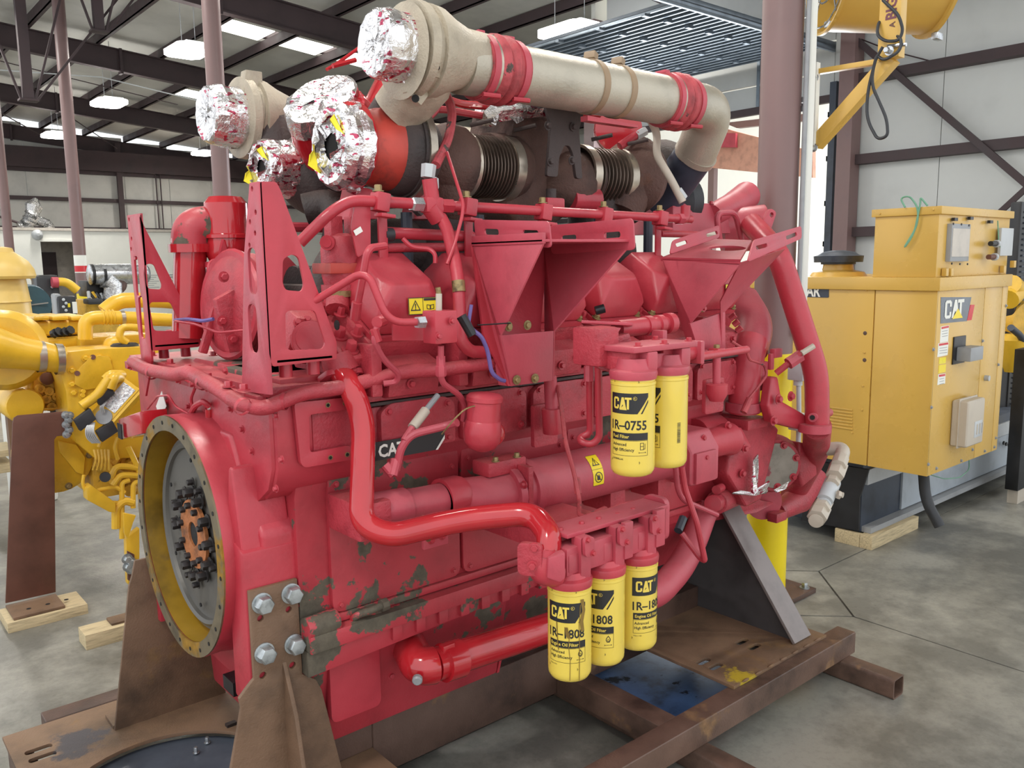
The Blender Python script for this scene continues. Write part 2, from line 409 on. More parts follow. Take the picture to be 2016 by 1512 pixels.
# ---- walls
def wallpart(name, a, b, m, par, bev=0): return build(name, MB().box(a, b), m, par, bev)
wb = st('wall_back')
def roofz(x): return 7.72-.085*(x-5)           # underside of rafters
for x in range(-4, 24, 2):
    wallpart('insulation_panel', (x+.01, YB, 0), (min(x+1.99, XF), YB+.12, roofz(x)+.6), 'insul', wb)
for z in (2.4, 3.72, 5.0, 6.2): wallpart('girt', (-4, YB-.2, z), (XF, YB, z+.16), 'darkbeam', wb)
for x in (4.5, 11.6, 18.6): wallpart('wall_post', (x, YB-.35, 0), (x+.22, YB-.2, 7.6), 'darkbeam', wb)
for x in (13.3, 13.5): build('conduit', MB().cyl((x, YB-.3, 3), (x, YB-.3, 7), .03, 8), 'darkbeam', wb)
wallpart('eave_beam', (-4, YB-.5, 6.35), (XF, YB-.21, 7.2), 'darkbeam', wb)
wr = st('wall_right'); DY0, DY1, DZ = 7.85, 13.2, 4.75
for y in [0.4, 1.8, 3.2, 4.6, 6.0]:
    wallpart('insulation_panel', (XW, y+.006, 0), (XW+.12, min(y+1.394, 7.56), 8.0), 'insul2', wr)
wallpart('insulation_panel', (XW, 7.40, 0), (XW+.12, 7.565, 8.0), 'insul2', wr)
for z in (2.42, 3.62, 4.93, 6.2): wallpart('girt', (XW-.2, 1.0, z), (XW, 7.4, z+.16), 'darkbeam', wr)
wallpart('wall_post', (XW-.35, 7.30, 0), (XW-.05, 7.56, 7.2), 'mauve', wr)
wallpart('insulation_panel', (XW, 7.57, 0), (XW+.1, DY0-.02, 7.8), 'insul2', wr)
wallpart('door_jamb', (XW-.12, DY0-.12, 0), (XW-.01, DY0, DZ+.3), 'navy', wr)
for z0, z1 in ((DZ+.02, DZ+.5), (DZ+.52, DZ+1.0), (DZ+1.02, DZ+1.5), (DZ+1.52, 8.0)):
    wallpart('header_panel', (XW, DY0, z0), (XW+.08, DY1, z1-.01), 'insul2', wr)
for y in (8.6, 9.3, 10.9): wallpart('header_stud', (XW-.05, y, DZ), (XW-.005, y+.06, 6.4), 'slabrib', wr)
wallpart('girt', (XW-.1, DY0, DZ-.03), (XW, DY1, DZ+.10), 'darkbeam', wr)
wallpart('wall_post', (XW-.4, DY1, 0), (XW-.05, DY1+.3, 7.2), 'mauve', wr)
for y in range(14, 41, 3): wallpart('insulation_panel', (XF, y-.49, 0), (XF+.12, y+2.49, 8.0), 'insul', wr)
for z in (2.42, 3.62, 4.93, 6.2): wallpart('girt', (XF-.2, DY1+.3, z), (XF, YB, z+.16), 'darkbeam', wr)
wallpart('return_wall', (XW-.05, DY1+.30, 0), (XF+.12, DY1+.42, 8.0), 'white', wr)
p0, p1, p2 = at(1655, 62, X=XW-.25), at(2014, 368, X=XW-.25), at(1955, 422, X=XW-.25)
build('diagonal_brace', MB().frame(p0, p1-p0, X1, (p1-p0).cross(X1), (p1-p0).length, .05, .10), 'darkbeam', wr)
build('diagonal_brace', MB().frame(p1, (p2-p1), X1, (p2-p1).cross(X1), (p2-p1).length*1.6, .05, .08), 'darkbeam', wr)
pk = at(1862, 128, X=XW-.06)
build('cable', MB().tube([p0+V((.1, 0, 0)), (p0+pk)/2+V((0, 0, -.05)), pk], .012, 6), 'darkbeam', wr)
# ---- ceiling: insulated panels, purlins, rafters, skylights
ce = st('ceiling')
def zc(x): return roofz(x)+.86
def bayY(): return [-2, 2.8, 11.1, 18.6, 25.8, 33.4, YB]
by = bayY()
for j in range(len(by)-1):
    for x in [-3.2, -1.5, .2, 1.9, 3.6, 5.3, 7.0, 8.7, 10.4, 12.1]+([13.8, 15.5, 17.2, 18.9, 20.6, 22.3] if j >= 2 else []):
        x1 = min(x+1.7, XF if j >= 2 else XW+.1); sk = (j == 3 and x in (8.7, 10.4, 12.1)) or (j == 4 and x in (10.4, 12.1))
        zz = zc(x)+.02; z2 = zc(x1)+.02
        ya, yb = by[j], by[j+1]
        if sk:
            ym = ya+(3.0 if j != 4 else 4.2); yn = ym+1.1
            build('skylight_panel', MB().prism([(x+.12, ym, zz), (x1-.12, ym, z2), (x1-.12, yn, z2), (x+.12, yn, zz)], (0, 0, .03)), 'sky', ce)
            build('insulation_panel', MB().prism([(x, ya, zz), (x1, ya, z2), (x1, ym-.02, z2), (x, ym-.02, zz)], (0, 0, .08)), 'insul', ce)
            build('insulation_panel', MB().prism([(x, yn+.02, zz), (x1, yn+.02, z2), (x1, yb, z2), (x, yb, zz)], (0, 0, .08)), 'insul', ce)
        else:
            build('insulation_panel', MB().prism([(x, ya, zz), (x1, ya, z2), (x1, yb, z2), (x, yb, zz)], (0, 0, .08)), 'insul', ce)
for xs, xe, ya, yb in ((-3.3, XW+.2, -2.1, YB+.2), (XW+.2, XF+.2, DY1+.3, YB+.2)):
    build('roof_sheet', MB().prism([(xs, ya, zc(xs)+.14), (xe, ya, zc(xe)+.14), (xe, yb, zc(xe)+.14), (xs, yb, zc(xs)+.14)], (0, 0, .05)), 'darkbeam', ce)
for x in [-3.2, -1.5, .2, 1.9, 3.6, 5.3, 7.0, 8.7, 10.4, 12.1, 13.7, 15.5, 17.2, 18.9, 20.6, 22.3]:
    ys = -2 if x < 14 else DY1+.4
    mb = MB().frame((x-.04, ys, zc(x)-.26), X1, Y1, Z1, .025, YB-ys, .26)
    mb.frame((x-.04, ys, zc(x)-.26), X1, Y1, Z1, .11, YB-ys, .025); build('purlin', mb, 'darkbeam', ce)
for y in by[1:]:
    mb = MB(); xe = XW-.1 if y < 14 else XF-.1
    for (h0, h1, w) in ((0, .03, .22), (.03, .57, .02), (.57, .6, .22)):
        z0, z1 = roofz(-3.2), roofz(xe)
        mb.prism([(-3.2, y-w/2, z0+h0), (xe, y-w/2, z1+h0), (xe, y-w/2, z1+h1), (-3.2, y-w/2, z0+h1)], (0, w, 0))
    build('rafter', mb, 'darkbeam', ce)
    build('splice_plate', MB().box((7.55, y-.13, roofz(7.6)-.06), (7.62, y+.13, roofz(7.6)+.62)), 'darkbeam', ce)
for x, y, zb, zt in ((3.68, 18.25, 5.2, 7.6), (4.98, 18.1, 6.6, 7.6)):
    mb = MB().box((x-.09, y-.07, zb), (x+.09, y+.07, zt)); mb.box((x-.16, y-.12, zb-.04), (x+.16, y+.12, zb))
    for s in (-1, 1): mb.frame((x+s*.12-.02, y-.03, zb), V((s*.3, 0, 1)), Y1, X1, (zt-zb)*1.04, .06, .04)
    build('hanger_bracket', mb, 'darkbeam', ce, .005)
    build('hanger_strut', MB().frame((x+.15, y, zb+.02), V((.75, 0, 1)), Y1, X1, (zt-zb)*1.2, .06, .05), 'darkbeam', ce)
for k, (x, y) in enumerate(((2, 33), (5, 33.2), (8, 34.5))): build('tie_rod', MB().cyl((x, y, 7.7), (x+3.5, y+6, 7.3), .02, 6), 'darkbeam', ce)
build('sprinkler_cable', MB().tube([at(0, 138, Y=22.0), at(200, 152, Y=22.0), at(405, 202, Y=22.0)], .014, 6), 'lgrey', ce)
build('sprinkler_cable', MB().tube([at(0, 120, Y=23.0), at(350, 206, Y=23.0)], .012, 6), 'darkbeam', ce)
# ---- overhead sectional door, open and stored flat under the roof
dr = st('door_1')
zD, xa, xb = 5.62, 9.75, 13.75
n = 8
for i in range(n):
    x0 = xa+(xb-xa)*i/n; x1 = xa+(xb-xa)*(i+1)/n
    mb = MB().box((x0+.008, DY0, zD), (x1-.008, DY1+.1, zD+.045))
    p = build('door_panel', mb, 'slab', dr)
    rb = MB()
    for q in (.08, .40, .74):
        xx = x0+(x1-x0)*q; rb.box((xx-.02, DY0, zD-.035), (xx+.02, DY1+.1, zD))
    build('door_rib', rb, 'slabrib', p)
    for y in (8.4, 9.3, 10.2, 11.1, 12.0, 12.9):
        build('hinge', MB().box((x0-.05, y, zD-.075), (x0+.07, y+.07, zD-.036)), 'slabrib', p)
for y in (DY0-.10, DY1+.14): build('door_track', MB().box((xa-1.2, y, zD-.10), (xb+.1, y+.05, zD-.02)).box((xa-1.2, y, zD-.02), (xb+.1, y+.012, zD+.06)), 'slabrib', dr, .004)
build('track_beam', MB().box((xa-1.6, DY0-.75, zD+.25), (XW-.1, DY0-.55, zD+.55)), 'navy', dr)
build('track_beam', MB().box((xa-1.6, DY0-1.35, zD+.3), (XW-.1, DY0-1.30, zD+.5)), 'grey', dr)
build('track_hanger', MB().box((xa-.1, DY0-.12, zD), (xa-.04, DY0-.06, 7.9)).box((xa+2, DY0-.12, zD), (xa+2.06, DY0-.06, 7.9)), 'slabrib', dr)
# yard seen through the door
yd = tag(build('gravel_yard', MB().box((XW+.4, -6, -.12), (60, 13.4, -.04)), 'ground'), 'bright sunlit gravel yard outside the open door', 'yard')
# orange-primed steel canopy in the doorway
cb = thing('steel_trailer', 'faded salmon steel beam with a mounting plate beyond the open door', 'steel beam', at(1500, 560, X=16.5).xyz*1.0)
q = [at(1395, 245, X=16.5), at(1600, 298, X=16.5), at(1600, 350, X=16.5), at(1395, 330, X=16.5)]
build('beam_web', MB().prism(q, (.12, 0, 0)), mat('salmon_primer', (.55, .28, .2), .6), cb)
q = [at(1415, 262, X=16.4), at(1448, 262, X=16.4), at(1448, 290, X=16.4), at(1415, 290, X=16.4)]
build('mounting_plate', MB().prism(q, (.08, 0, 0)), 'redhaze', cb)
q = [at(1425, 242, X=16.9), at(1600, 222, X=16.9), at(1600, 236, X=16.9), at(1450, 252, X=16.9)]
build('canopy_beam', MB().prism(q, (.15, 0, 0)), 'mauve', cb)
build('support_leg', MB().box(at(1400, 330, X=16.55)-V((0, .08, 0)), (16.7, at(1400, 330, X=16.55).y+.08, -.038)), 'mauve', cb)
# ---- office block in front of the back wall
of = st('wall_office'); YO = 35.0
for a, b in ((-4, 7.02), (8.2, 12.2), (12.21, 17), (17.01, 23.9)):
    wallpart('office_panel', (a, YO, 0), (b, YO+.12, 3.44), 'white', of)
wallpart('office_header', (7.02, YO, 3.05), (8.2, YO+.12, 3.44), 'white', of)
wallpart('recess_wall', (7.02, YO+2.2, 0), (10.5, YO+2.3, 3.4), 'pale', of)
wallpart('recess_side', (7.0, YO+.12, 0), (7.04, YO+2.2, 3.4), 'white', of)
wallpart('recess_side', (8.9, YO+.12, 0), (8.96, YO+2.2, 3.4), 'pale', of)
wallpart('inner_door', (7.3, YO+2.1, 0), (7.95, YO+2.19, 2.7), 'darkbeam', of)
wallpart('door_trim', (6.96, YO-.03, 3.05), (8.26, YO, 3.13), 'white', of)
wallpart('office_roof', (-4, YO-.05, 3.45), (23.9, YO+6, 3.55), 'pale', of)
build('corner_light', MB().lathe(at(75, 462, Y=YO-.15), -Y1, [(-.12, .2), (0, .16), (.08, .05)], 10), 'lgrey', of)
# ---- columns (round steel pipe columns on the grid line)
for k, (y, h) in enumerate(((2.76, 6.35), (11.12, 7.75), (18.66, 7.75), (25.8, 7.75))):
    near = k == 0; cx = 4.415 if near else 4.43; y = 2.80 if near else y
    c = thing('steel_column', ['stout mauve-brown round pipe column beside the red engine, yellow painted at its foot',
        'mauve-brown round pipe column rising behind the silver foil cap at the left rear of the red engine',
        'mauve-brown round pipe column with a red and white sticker, in front of the white office',
        'mauve-brown round pipe column farthest left in the picture'][k], 'column', (cx, y, 0), 'round pipe columns')
    top = 8.1
    if near: col0 = c
    build('pipe_shaft', MB().cyl((cx, y, .03), (cx, y, top), .115, 28), 'mauve', c)
    build('base_plate', MB().box((cx-.22, y-.22, 0), (cx+.22, y+.22, .03)), 'rustdk' if near else 'yelsafe', c, .003)
    build('yellow_sleeve', MB().cyl((cx, y, .031), (cx, y, 1.50 if near else 1.55), .121, 28), 'yelsafe', c)
    if near:
        for sx in (-1, 1):
            for sy in (-1, 1): build('anchor_bolt', MB().bolt((cx+sx*.17, y+sy*.17, .03), Z1, .02, .03), 'boltst', c)
    if k == 2:
        s = at(164, 525, X=4.33); build('sticker', MB().lathe((cx, y, s.z-.12), Z1, [(0, .1165), (.35, .1165)], 28, False), 'white', c)
        build('red_sticker', MB().lathe((cx, y, s.z-.10), Z1, [(0, .117), (.12, .117)], 28, False), 'redsign', c)
# downspout and conduit beside the near column
ds = col0
build('conduit_channel', MB().cbox((4.487, 2.655, 4.6), (.042, .03, 6.0), (0, 0, radians(-40))), 'white', ds, .006)
build('thin_conduit', MB().cyl((4.440, 2.655, 1.6), (4.440, 2.655, 7.6), .014, 10), 'grey', ds)
for px, py in ((1583, 197), (1585, 215)): build('strap', MB().cbox(at(px, py, X=4.50), (.05, .03, .03)), 'grey', ds)
jb = col0
pA, pB = at(1572, 728, X=4.345), at(1573, 830, X=4.345)
build('junction_box', MB().cbox(pA, (.07, .10, .12)), 'lgrey', jb, .008); build('junction_box', MB().cbox(pB, (.07, .10, .10)), 'lgrey', jb, .008)
build('conduit', MB().cyl(pA, pB, .014, 10), 'lgrey', jb)
build('conduit_hub', MB().cyl(pA-V((0, 0, .06)), pA-V((0, 0, .09)), .025, 12), 'lgrey', jb)
build('conduit_stub', MB().cyl(pB, pB-V((0, 0, .35)), .014, 10), 'lgrey', jb)
# ---- high-bay lights in view
for k, (x, y, z) in enumerate(LAMPS[:5]):
    t = thing('high_bay_light', ['large glowing high-bay light just left of the column that stands behind the silver foil cap', 'glowing high-bay light just right of the sticker column',
        'glowing high-bay light low between the two leftmost columns', 'small distant glowing high-bay light left of the foil capped pipe', 'large glowing high-bay light above the silver top pipe, by the open door panels'][k], 'ceiling light', (x, y, z), 'high bay lights')
    build('housing', MB().box((x-.25, y-.55, z+.10), (x+.25, y+.55, z+.14)), 'lgrey', t, .01)
    build('diffuser', MB().prism([(x+a*1.0, y+b*1.0, z) for a, b in rpoly([(-.40, -.45), (-.25, -.62), (.25, -.62), (.40, -.45), (.40, .45), (.25, .62), (-.25, .62), (-.40, .45)], .03, 1)], (0, 0, .10)), 'lamp', t)
    for s in (-.4, .4): build('hanging_wire', MB().cyl((x, y+s, z+.12), (x, y+s, zc(x)-.02), .008, 5), 'grey', t)

# ================================================================== STEEL SKID UNDER THE ENGINE
sk = thing('steel_skid', 'rusty brown welded steel stand of tubes and plates carrying the red engine', 'engine stand', tuple(SK))
M['plate'] = rustplate()
def bar(name, a, b, m='rustdk', bev=.008, par=None): return build(name, MB().box(a, b), m, par or sk, bev, seg=3)
bar('side_beam', (1.24, 2.62, .226), (1.50, 2.70, .335)); bar('side_beam', (1.50, 2.62, .10), (3.50, 2.70, .335)); bar('side_beam', (1.50, 3.20, .10), (3.50, 3.28, .335))
bar('side_rail', (.40, 1.92, .10), (3.85, 2.02, .21), 'rustrail'); bar('side_rail', (.6, 3.70, .10), (3.85, 3.80, .21))
bar('cross_tube', (2.46, 2.02, .10), (2.57, 2.62, .205), 'rustrail'); bar('cross_tube', (2.46, 2.70, .10), (2.57, 3.20, .205)); bar('cross_tube', (2.46, 3.28, .10), (2.57, 3.70, .205))
def hollow(name, x0, x1, y0, y1):
    w = .101; t = .008; mb = MB()
    out = rrect(w, .1, .018, 4, (0, .05)); inn = rrect(w-2*t, .1-2*t, .012, 4, (0, .05))
    mb.plate(out, [inn], ((x0+x1)/2, y0, 0), X1, Z1, y1-y0, Y1)
    return build(name, mb, 'rustrail', sk)
hollow('foot_tube', 3.71, 3.82, 1.66, 4.1); hollow('foot_tube', 2.56, 2.66, 1.2, 4.1)
# right base plate with slots
def slotted(name, x0, x1, y0, y1, z, holes, th=.014):
    mb = MB().plate([(x0, y0), (x1, y0), (x1, y1), (x0, y1)], holes, (0, 0, z), X1, Y1, th); return build(name, mb, 'plate', sk, .002)
sl = []
for px, py in ((1460, 1263), (1485, 1273), (1385, 1302), (1409, 1312)):
    p = at(px, py, Z=.225); sl.append(slot(p.x, p.y, .085, .034))
for yy in (3.5, 3.62): sl += [slot(3.1, yy, .085, .034), slot(3.4, yy, .085, .034)]
sl.append(slot(3.03, 2.70, .085, .034)); sl.append(slot(2.99, 2.62, .085, .034))
slotted('base_plate', 2.915, 3.68, 1.985, 3.76, .211, sl)
for k in range(7): build('weld_bead', MB().sph((3.0+k*.1, 1.984, .226), .01, 8, 5, (2.6, .8, .6)), 'rust', sk)
# left base plate with the round opening
circ_pts = circ(.83, 2.88, .375, 40)
hs = [circ_pts]
for px, py in ((76, 1475), (84, 1490)):
    p = at(px, py, Z=.225); hs.append(slot(p.x, p.y, .095, .034))
slotted('base_plate', .44, 1.50, 2.02, 3.66, .211, hs)
bar('cross_channel', (.45, 2.02, .10), (.52, 3.64, .205)); bar('cross_channel', (1.42, 2.02, .10), (1.49, 2.60, .205))
build('cover_disc', MB().cyl((.83, 2.88, .175), (.83, 2.88, .185), .40, 40), 'navy', sk)
for px, py in ((386, 1482), (408, 1462)): build('stud', MB().bolt(at(px, py, Z=.19), Z1, .008, .022), 'chrome', sk)
p = at(455, 1428, Z=.225); build('clip', MB().box(p-V((.02, .012, 0)), p+V((.02, .012, .012))), 'exhdk', sk)
# rear end stand plates
def endplate(y, out, near):
    th = .016
    if near:
        P = [(.992, 1.034), (1.156, 1.034), (1.158, .70), (1.17, .69), (1.205, .665), (1.225, .62), (1.30, .235), (1.30, .21), (.84, .21), (.84, .235), (.905, .49), (.945, .655), (.94, .69), (.965, .715), (.992, .74)]
    else:
        P = [(.915, .90), (1.20, .90), (1.23, .62), (1.24, .222), (.788, .218), (.885, .80), (.90, .84)]
    hl = [circ(1.025, .935, .011, 10), circ(1.122, .937, .011, 10), circ(1.022, .742, .012, 10), circ(1.125, .742, .012, 10)] if near else []
    return build('end_plate', MB().plate(P, hl, (0, y, 0), X1, Z1, th, -Y1), 'rust', sk, .003)
ep = endplate(2.486, -1, True); ep2 = endplate(3.425, 1, False)
build('stiffener', MB().prism([(1.09, 2.486, .80), (1.09, 2.40, .60), (1.09, 2.32, .225), (1.09, 2.486, .225)], (.014, 0, 0)), 'rust', ep, .002)
build('foot_flange', MB().box((.80, 2.30, .225), (1.34, 2.486, .239)), 'rust', ep, .002)
build('foot_flange', MB().box((.788, 3.425, .225), (1.24, 3.54, .239)), 'rust', ep2, .002)
for x, z in ((1.031, .986), (1.131, .991), (1.030, .818), (1.132, .816)):
    build('hex_bolt', MB().lathe((x, 2.470, z), -Y1, [(0, .034), (.006, .034)], 20).lathe((x, 2.464, z), -Y1, [(0, .030), (.028, .030), (.034, .026)], 6), 'boltst', sk, .0015)
# front end stand: sloping bar and triangular web
a, b = V((3.46, 2.47, .80)), V((3.46, 2.035, .225))
d = (b-a)
build('sloping_bar', MB().frame(a, d, X1, d.cross(X1), d.length, .145, .016), mat('grey_brown_flat_bar', (.22, .19, .18), .4, metal=.3, var=.1), sk, .003)
build('web_plate', MB().prism([(3.50, 2.05, .225), (3.50, 2.47, .80), (3.50, 3.43, .80), (3.50, 3.86, .225)], (.016, 0, 0)), mat('dark_web_plate', (.05, .045, .045), .6, var=.2), sk)
build('mount_pad', MB().box((3.42, 2.47, .79), (3.62, 3.43, .83)), 'rustdk', sk, .003)
a2 = V((3.46, 3.43, .80)); b2 = V((3.46, 3.865, .225)); d2 = b2-a2
build('sloping_bar', MB().frame(a2, d2, X1, X1.cross(d2), d2.length, .145, .016), 'rust', sk, .003)
# oily blue sheet on the floor
qq = [at(1120, 1345, Z=0), at(1180, 1300, Z=0), at(1290, 1270, Z=0), at(1420, 1290, Z=0), at(1445, 1360, Z=0), at(1330, 1405, Z=0)]
tag(build('blue_sheet', MB().prism([V((2.68, 2.06, .001)), V((3.48, 2.06, .001)), V((3.6, 2.72, .001)), V((3.5, 3.12, .001)), V((2.68, 3.15, .001))], (0, 0, .006)), 'bluep'), 'oily blue sheet lying on the floor inside the rusty stand', 'floor sheet')

# ================================================================== ENGINE
en = thing('industrial_engine', 'huge red-painted V-type diesel engine with silver pipes and yellow filters on a rusty stand', 'engine', tuple(EN))
YC = 2.95
def R(name, mb, m='red', par=None, bev=0, label=None, sm=35, seg=2): return build(name, mb, m, par or en, bev, label, sm, seg=seg)
bolt_me = {}
def bolts(pts, d, r=.012, h=.012, m='red', par=None, washer=True, name='bolt'):
    key = (tuple(round(x, 3) for x in V(d)), r, h, m, washer)
    for p in pts:
        p = V(p); par_ = par or en
        if key not in bolt_me:
            o = build(name, MB().bolt((0, 0, 0), d, r, h, washer), m, None); me = o.data; bolt_me[key] = me; bpy.data.objects.remove(o)
        o = bpy.data.objects.new(name, bolt_me[key]); COL.objects.link(o); o.parent = par_
        off = V((0, 0, 0)); q = par_
        while q is not None: off += V(q.location); q = q.parent
        o.location = p-off
# ---- block, pan
blk = R('crankcase', MB().prism([(1.16, 2.47, .80), (1.16, 2.47, 1.30), (1.16, 2.43, 1.42), (1.16, 2.43, 1.62), (1.16, 2.62, 1.70), (1.16, 3.28, 1.70), (1.16, 3.5, 1.62), (1.16, 3.5, 1.42), (1.16, 3.43, 1.30), (1.16, 3.43, .80)], (2.34, 0, 0)), 'redworn', bev=.008)
for i in range(4):
    x0 = 1.27+i*.55; mb = MB().plate(rpoly([(0, 0), (.535, 0), (.535, .50), (.10, .56), (0, .50)] if i == 0 else [(0, 0), (.535, 0), (.535, .47), (0, .50)], .04), [], (x0, 2.47, .885), X1, Z1, .022, -Y1)
    c = R('inspection_cover', mb, 'redworn', blk, .003)
    bolts([(x0+.03, 2.448, .91), (x0+.505, 2.448, .91), (x0+.03, 2.448, 1.33), (x0+.505, 2.448, 1.31)], -Y1, .008, .008, par=blk, m='redworn')
R('gasket_rail', MB().box((1.16, 2.44, .855), (3.45, 3.46, .882)), 'redworn', bev=.003)
# pan
pan = R('oil_pan', MB().prism([(1.16, 2.58, .345), (1.16, 3.32, .345), (1.16, 3.42, .80), (1.16, 2.48, .80)], (.92, 0, 0)), 'redworn', bev=.012)
R('pan_sump_end', MB().prism([(2.08, 2.58, .345), (2.20, 2.56, .80), (2.20, 3.34, .80), (2.08, 3.32, .345)], (.012, 0, 0)), 'redworn', pan)
mb = MB().prism([(2.07, 2.60, .36), (2.45, 2.60, .52), (2.62, 2.50, .80), (2.07, 2.50, .80)], (0, .7, 0)); R('pan_slope', mb, 'redworn', pan)
R('pan_shallow', MB().prism([(2.5, 2.56, .56), (2.5, 3.34, .56), (2.5, 3.42, .82), (2.5, 2.48, .82)], (.93, 0, 0)), 'redworn', pan, .01)
R('pan_flange', MB().box((1.16, 2.40, .79), (2.62, 3.5, .85)), 'redworn', bev=.006)
fl_ = R('flange_skirt', MB().prism([(1.16, 2.43, .70), (1.16, 2.43, .79), (2.35, 2.43, .79), (2.35, 2.43, .755)], (0, .06, 0)), 'redworn', bev=.004)
for i in range(9):
    x = 1.48+i*.10; z = .735-.0*i
    R('flange_lug', MB().box((x, 2.415, .735), (x+.04, 2.50, .79)), 'redworn', fl_, .004)
    bolts([(x+.07, 2.44, .78)], -Z1, .009, .014, m='redworn', par=fl_)
for x in (1.45, 1.72, 1.92): R('pan_rib', MB().prism([(x, 2.55, .50), (x, 2.505, .70), (x, 2.505, .72), (x, 2.58, .72)], (.012, 0, 0)), 'redworn', pan)
# oil drain elbow and tube on the pan
R('elbow_flange', MB().plate(rrect(.20, .24, .03, 4, (1.37, .585)), [], (0, 2.525, 0), X1, Z1, .03, -Y1), 'red', bev=.004)
bolts([at(752, 1213, Y=2.54), at(815, 1195, Y=2.54), at(770, 1330, Y=2.54)], -Y1, .010, .010)
e0 = at(790, 1275, Y=2.54)
pts = fillet([at(800, 1262, Y=2.56), at(826, 1315, Y=2.36), at(880, 1303, Y=2.34), at(1090, 1232, Y=2.36)], .13, 10)
el = R('suction_elbow', MB().tube(pts[:13], .066, 26), 'redgloss', label='glossy bright red pipe elbow')
R('oil_suction_pipe', MB().tube([pts[12], at(1000, 1262, Y=2.35), at(1090, 1232, Y=2.38), at(1250, 1190, Y=2.5)], .060, 26), 'redgloss', label='glossy bright red pipe')
R('pipe_coupling', MB().tube([at(872, 1305, Y=2.345), at(905, 1295, Y=2.345)], .070, 26), 'redgloss', el)
R('coupling_lug', MB().cbox(at(880, 1275, Y=2.33), (.05, .03, .03)), 'redgloss', el, .003)
R('drain_plug', MB().lathe(at(822, 1336, Y=2.31), V((-.6, -.75, -.1)), [(0, .018), (.014, .018), (.02, .013)], 14), 'grey', el)
# dipstick / breather small tubes low left
pipe('dipstick_tube', [(690, 1228, 2.46), (700, 1212, 2.42), (742, 1197, 2.40), (757, 1190, 2.40)], .013, 'redworn', en, .02)
R('dipstick_boss', MB().cyl(at(683, 1240, Y=2.48), at(683, 1262, Y=2.46), .026, 12), 'redworn', bev=.003)
R('tube_fitting', MB().cyl(at(750, 1193, Y=2.40), at(762, 1188, Y=2.40), .022, 8), 'redworn')
R('boss_plate', MB().plate(rpoly([(0, 0), (.05, -.05), (.09, 0), (.09, .09), (0, .09)], .015), [], at(668, 1270, Y=2.50), X1, Z1, .02, -Y1), 'redworn', bev=.003)
bolts([at(683, 1265, Y=2.46)], -Y1, .012, .012, m='brass')
R('starter_nose', MB().cyl(at(600, 1240, Y=2.44), at(662, 1220, Y=2.44), .040, 18), 'redworn', bev=.004)
bolts([at(620, 1280, Y=2.52), at(600, 1298, Y=2.50)], -Y1, .013, .014, m='redworn')
# ---- flywheel housing
FX, FZ = .95, 1.10; FC = V((FX, 2.985, FZ))
def ringy(o, r_out, r_in, th, n=64): return MB().plate(circ(0, 0, r_out, n), [circ(0, 0, r_in, n)], o, Y1, Z1, th, X1)
fh = R('flywheel_housing', MB().lathe(FC, X1, [(0, .432), (.01, .435), (.06, .432), (.12, .442), (.16, .45), (.16, .40), (.12, .39), (0, .384)], 72, False), 'red')
R('machined_rim', ringy(FC-X1*.004, .433, .380, .006), mat('yellowed_bare_rim', (.19, .15, .09), .4, metal=.5, var=.25, vs=8, chips=((.40, .22, .03), 3.5, .50, .08)), fh)
for i in range(24):
    a = 2*pi*(i+.4)/24; R('rim_hole', MB().cyl(FC+V((-.0055, cos(a)*.408, sin(a)*.408)), FC+V((-.0042, cos(a)*.408, sin(a)*.408)), .0075, 8), 'bore', fh)
R('inner_wall', MB().lathe(FC+X1*.004, X1, [(0, .380), (.13, .372)], 64, False), mat('oily_yellow_inner_wall', (.27, .155, .012), .35, var=.25, vs=5, chips=((.10, .06, .02), 3.4, .56, .12)), fh)
R('back_wall', MB().cyl(FC+X1*.145, FC+X1*.16, .385, 48), 'yelcast', fh)
for i in range(14):
    a = radians(100+i*14); R('casting_boss', MB().sph(FC+V((.13, cos(a)*.335, sin(a)*.335)), .034, 10, 6, (1, 1.1, .9)), 'yelcast', fh)
fw = R('flywheel', MB().lathe(FC+V((.055, -.02, 0)), X1, [(.07, .335), (.0, .335), (-.006, .325), (.0, .312), (.012, .308), (.016, .29), (.012, .17), (.016, .12), (.016, .06), (.06, .055)], 72, False), 'steel')
R('ring_gear', MB().lathe(FC+V((.065, -.02, 0)), X1, [(0, .35), (.03, .35), (.03, .335), (0, .335), (0, .35)], 120, False), 'steel', fw)
R('orange_hub', MB().plate(circ(0, 0, .125, 40), [circ(0, 0, .045, 24)], FC+V((.060, -.02, 0)), Y1, Z1, .012, -X1), 'orange', fw)
R('hub_bore', MB().cyl(FC+V((.055, -.02, 0)), FC+V((.057, -.02, 0)), .044, 24), 'bore', fw)
fp = FC+V((.058, -.02, 0))
for i in range(12):
    a = 2*pi*i/12; p = fp+V((0, cos(a)*.155, sin(a)*.155)); bolts([p], -X1, .017, .030, m='blackbolt', par=fw)
for i in range(10):
    a = 2*pi*(i+.3)/10; p = fp+V((0, cos(a)*.105, sin(a)*.105)); bolts([p], -X1, .012, .026, m='blackbolt', par=fw, washer=False)
for i in range(16):
    a = 2*pi*(i+.1)/16
    if i % 4 < 2: bolts([fp+V((0, cos(a)*.193, sin(a)*.193))], -X1, .011, .02, m='blackbolt', par=fw)
for i in range(6):
    a = 2*pi*(i+.5)/6; R('tapped_hole', MB().cyl(fp+V((-.002, cos(a)*.27, sin(a)*.27)), fp+V((.002, cos(a)*.27, sin(a)*.27)), .008, 8), 'bore', fw)
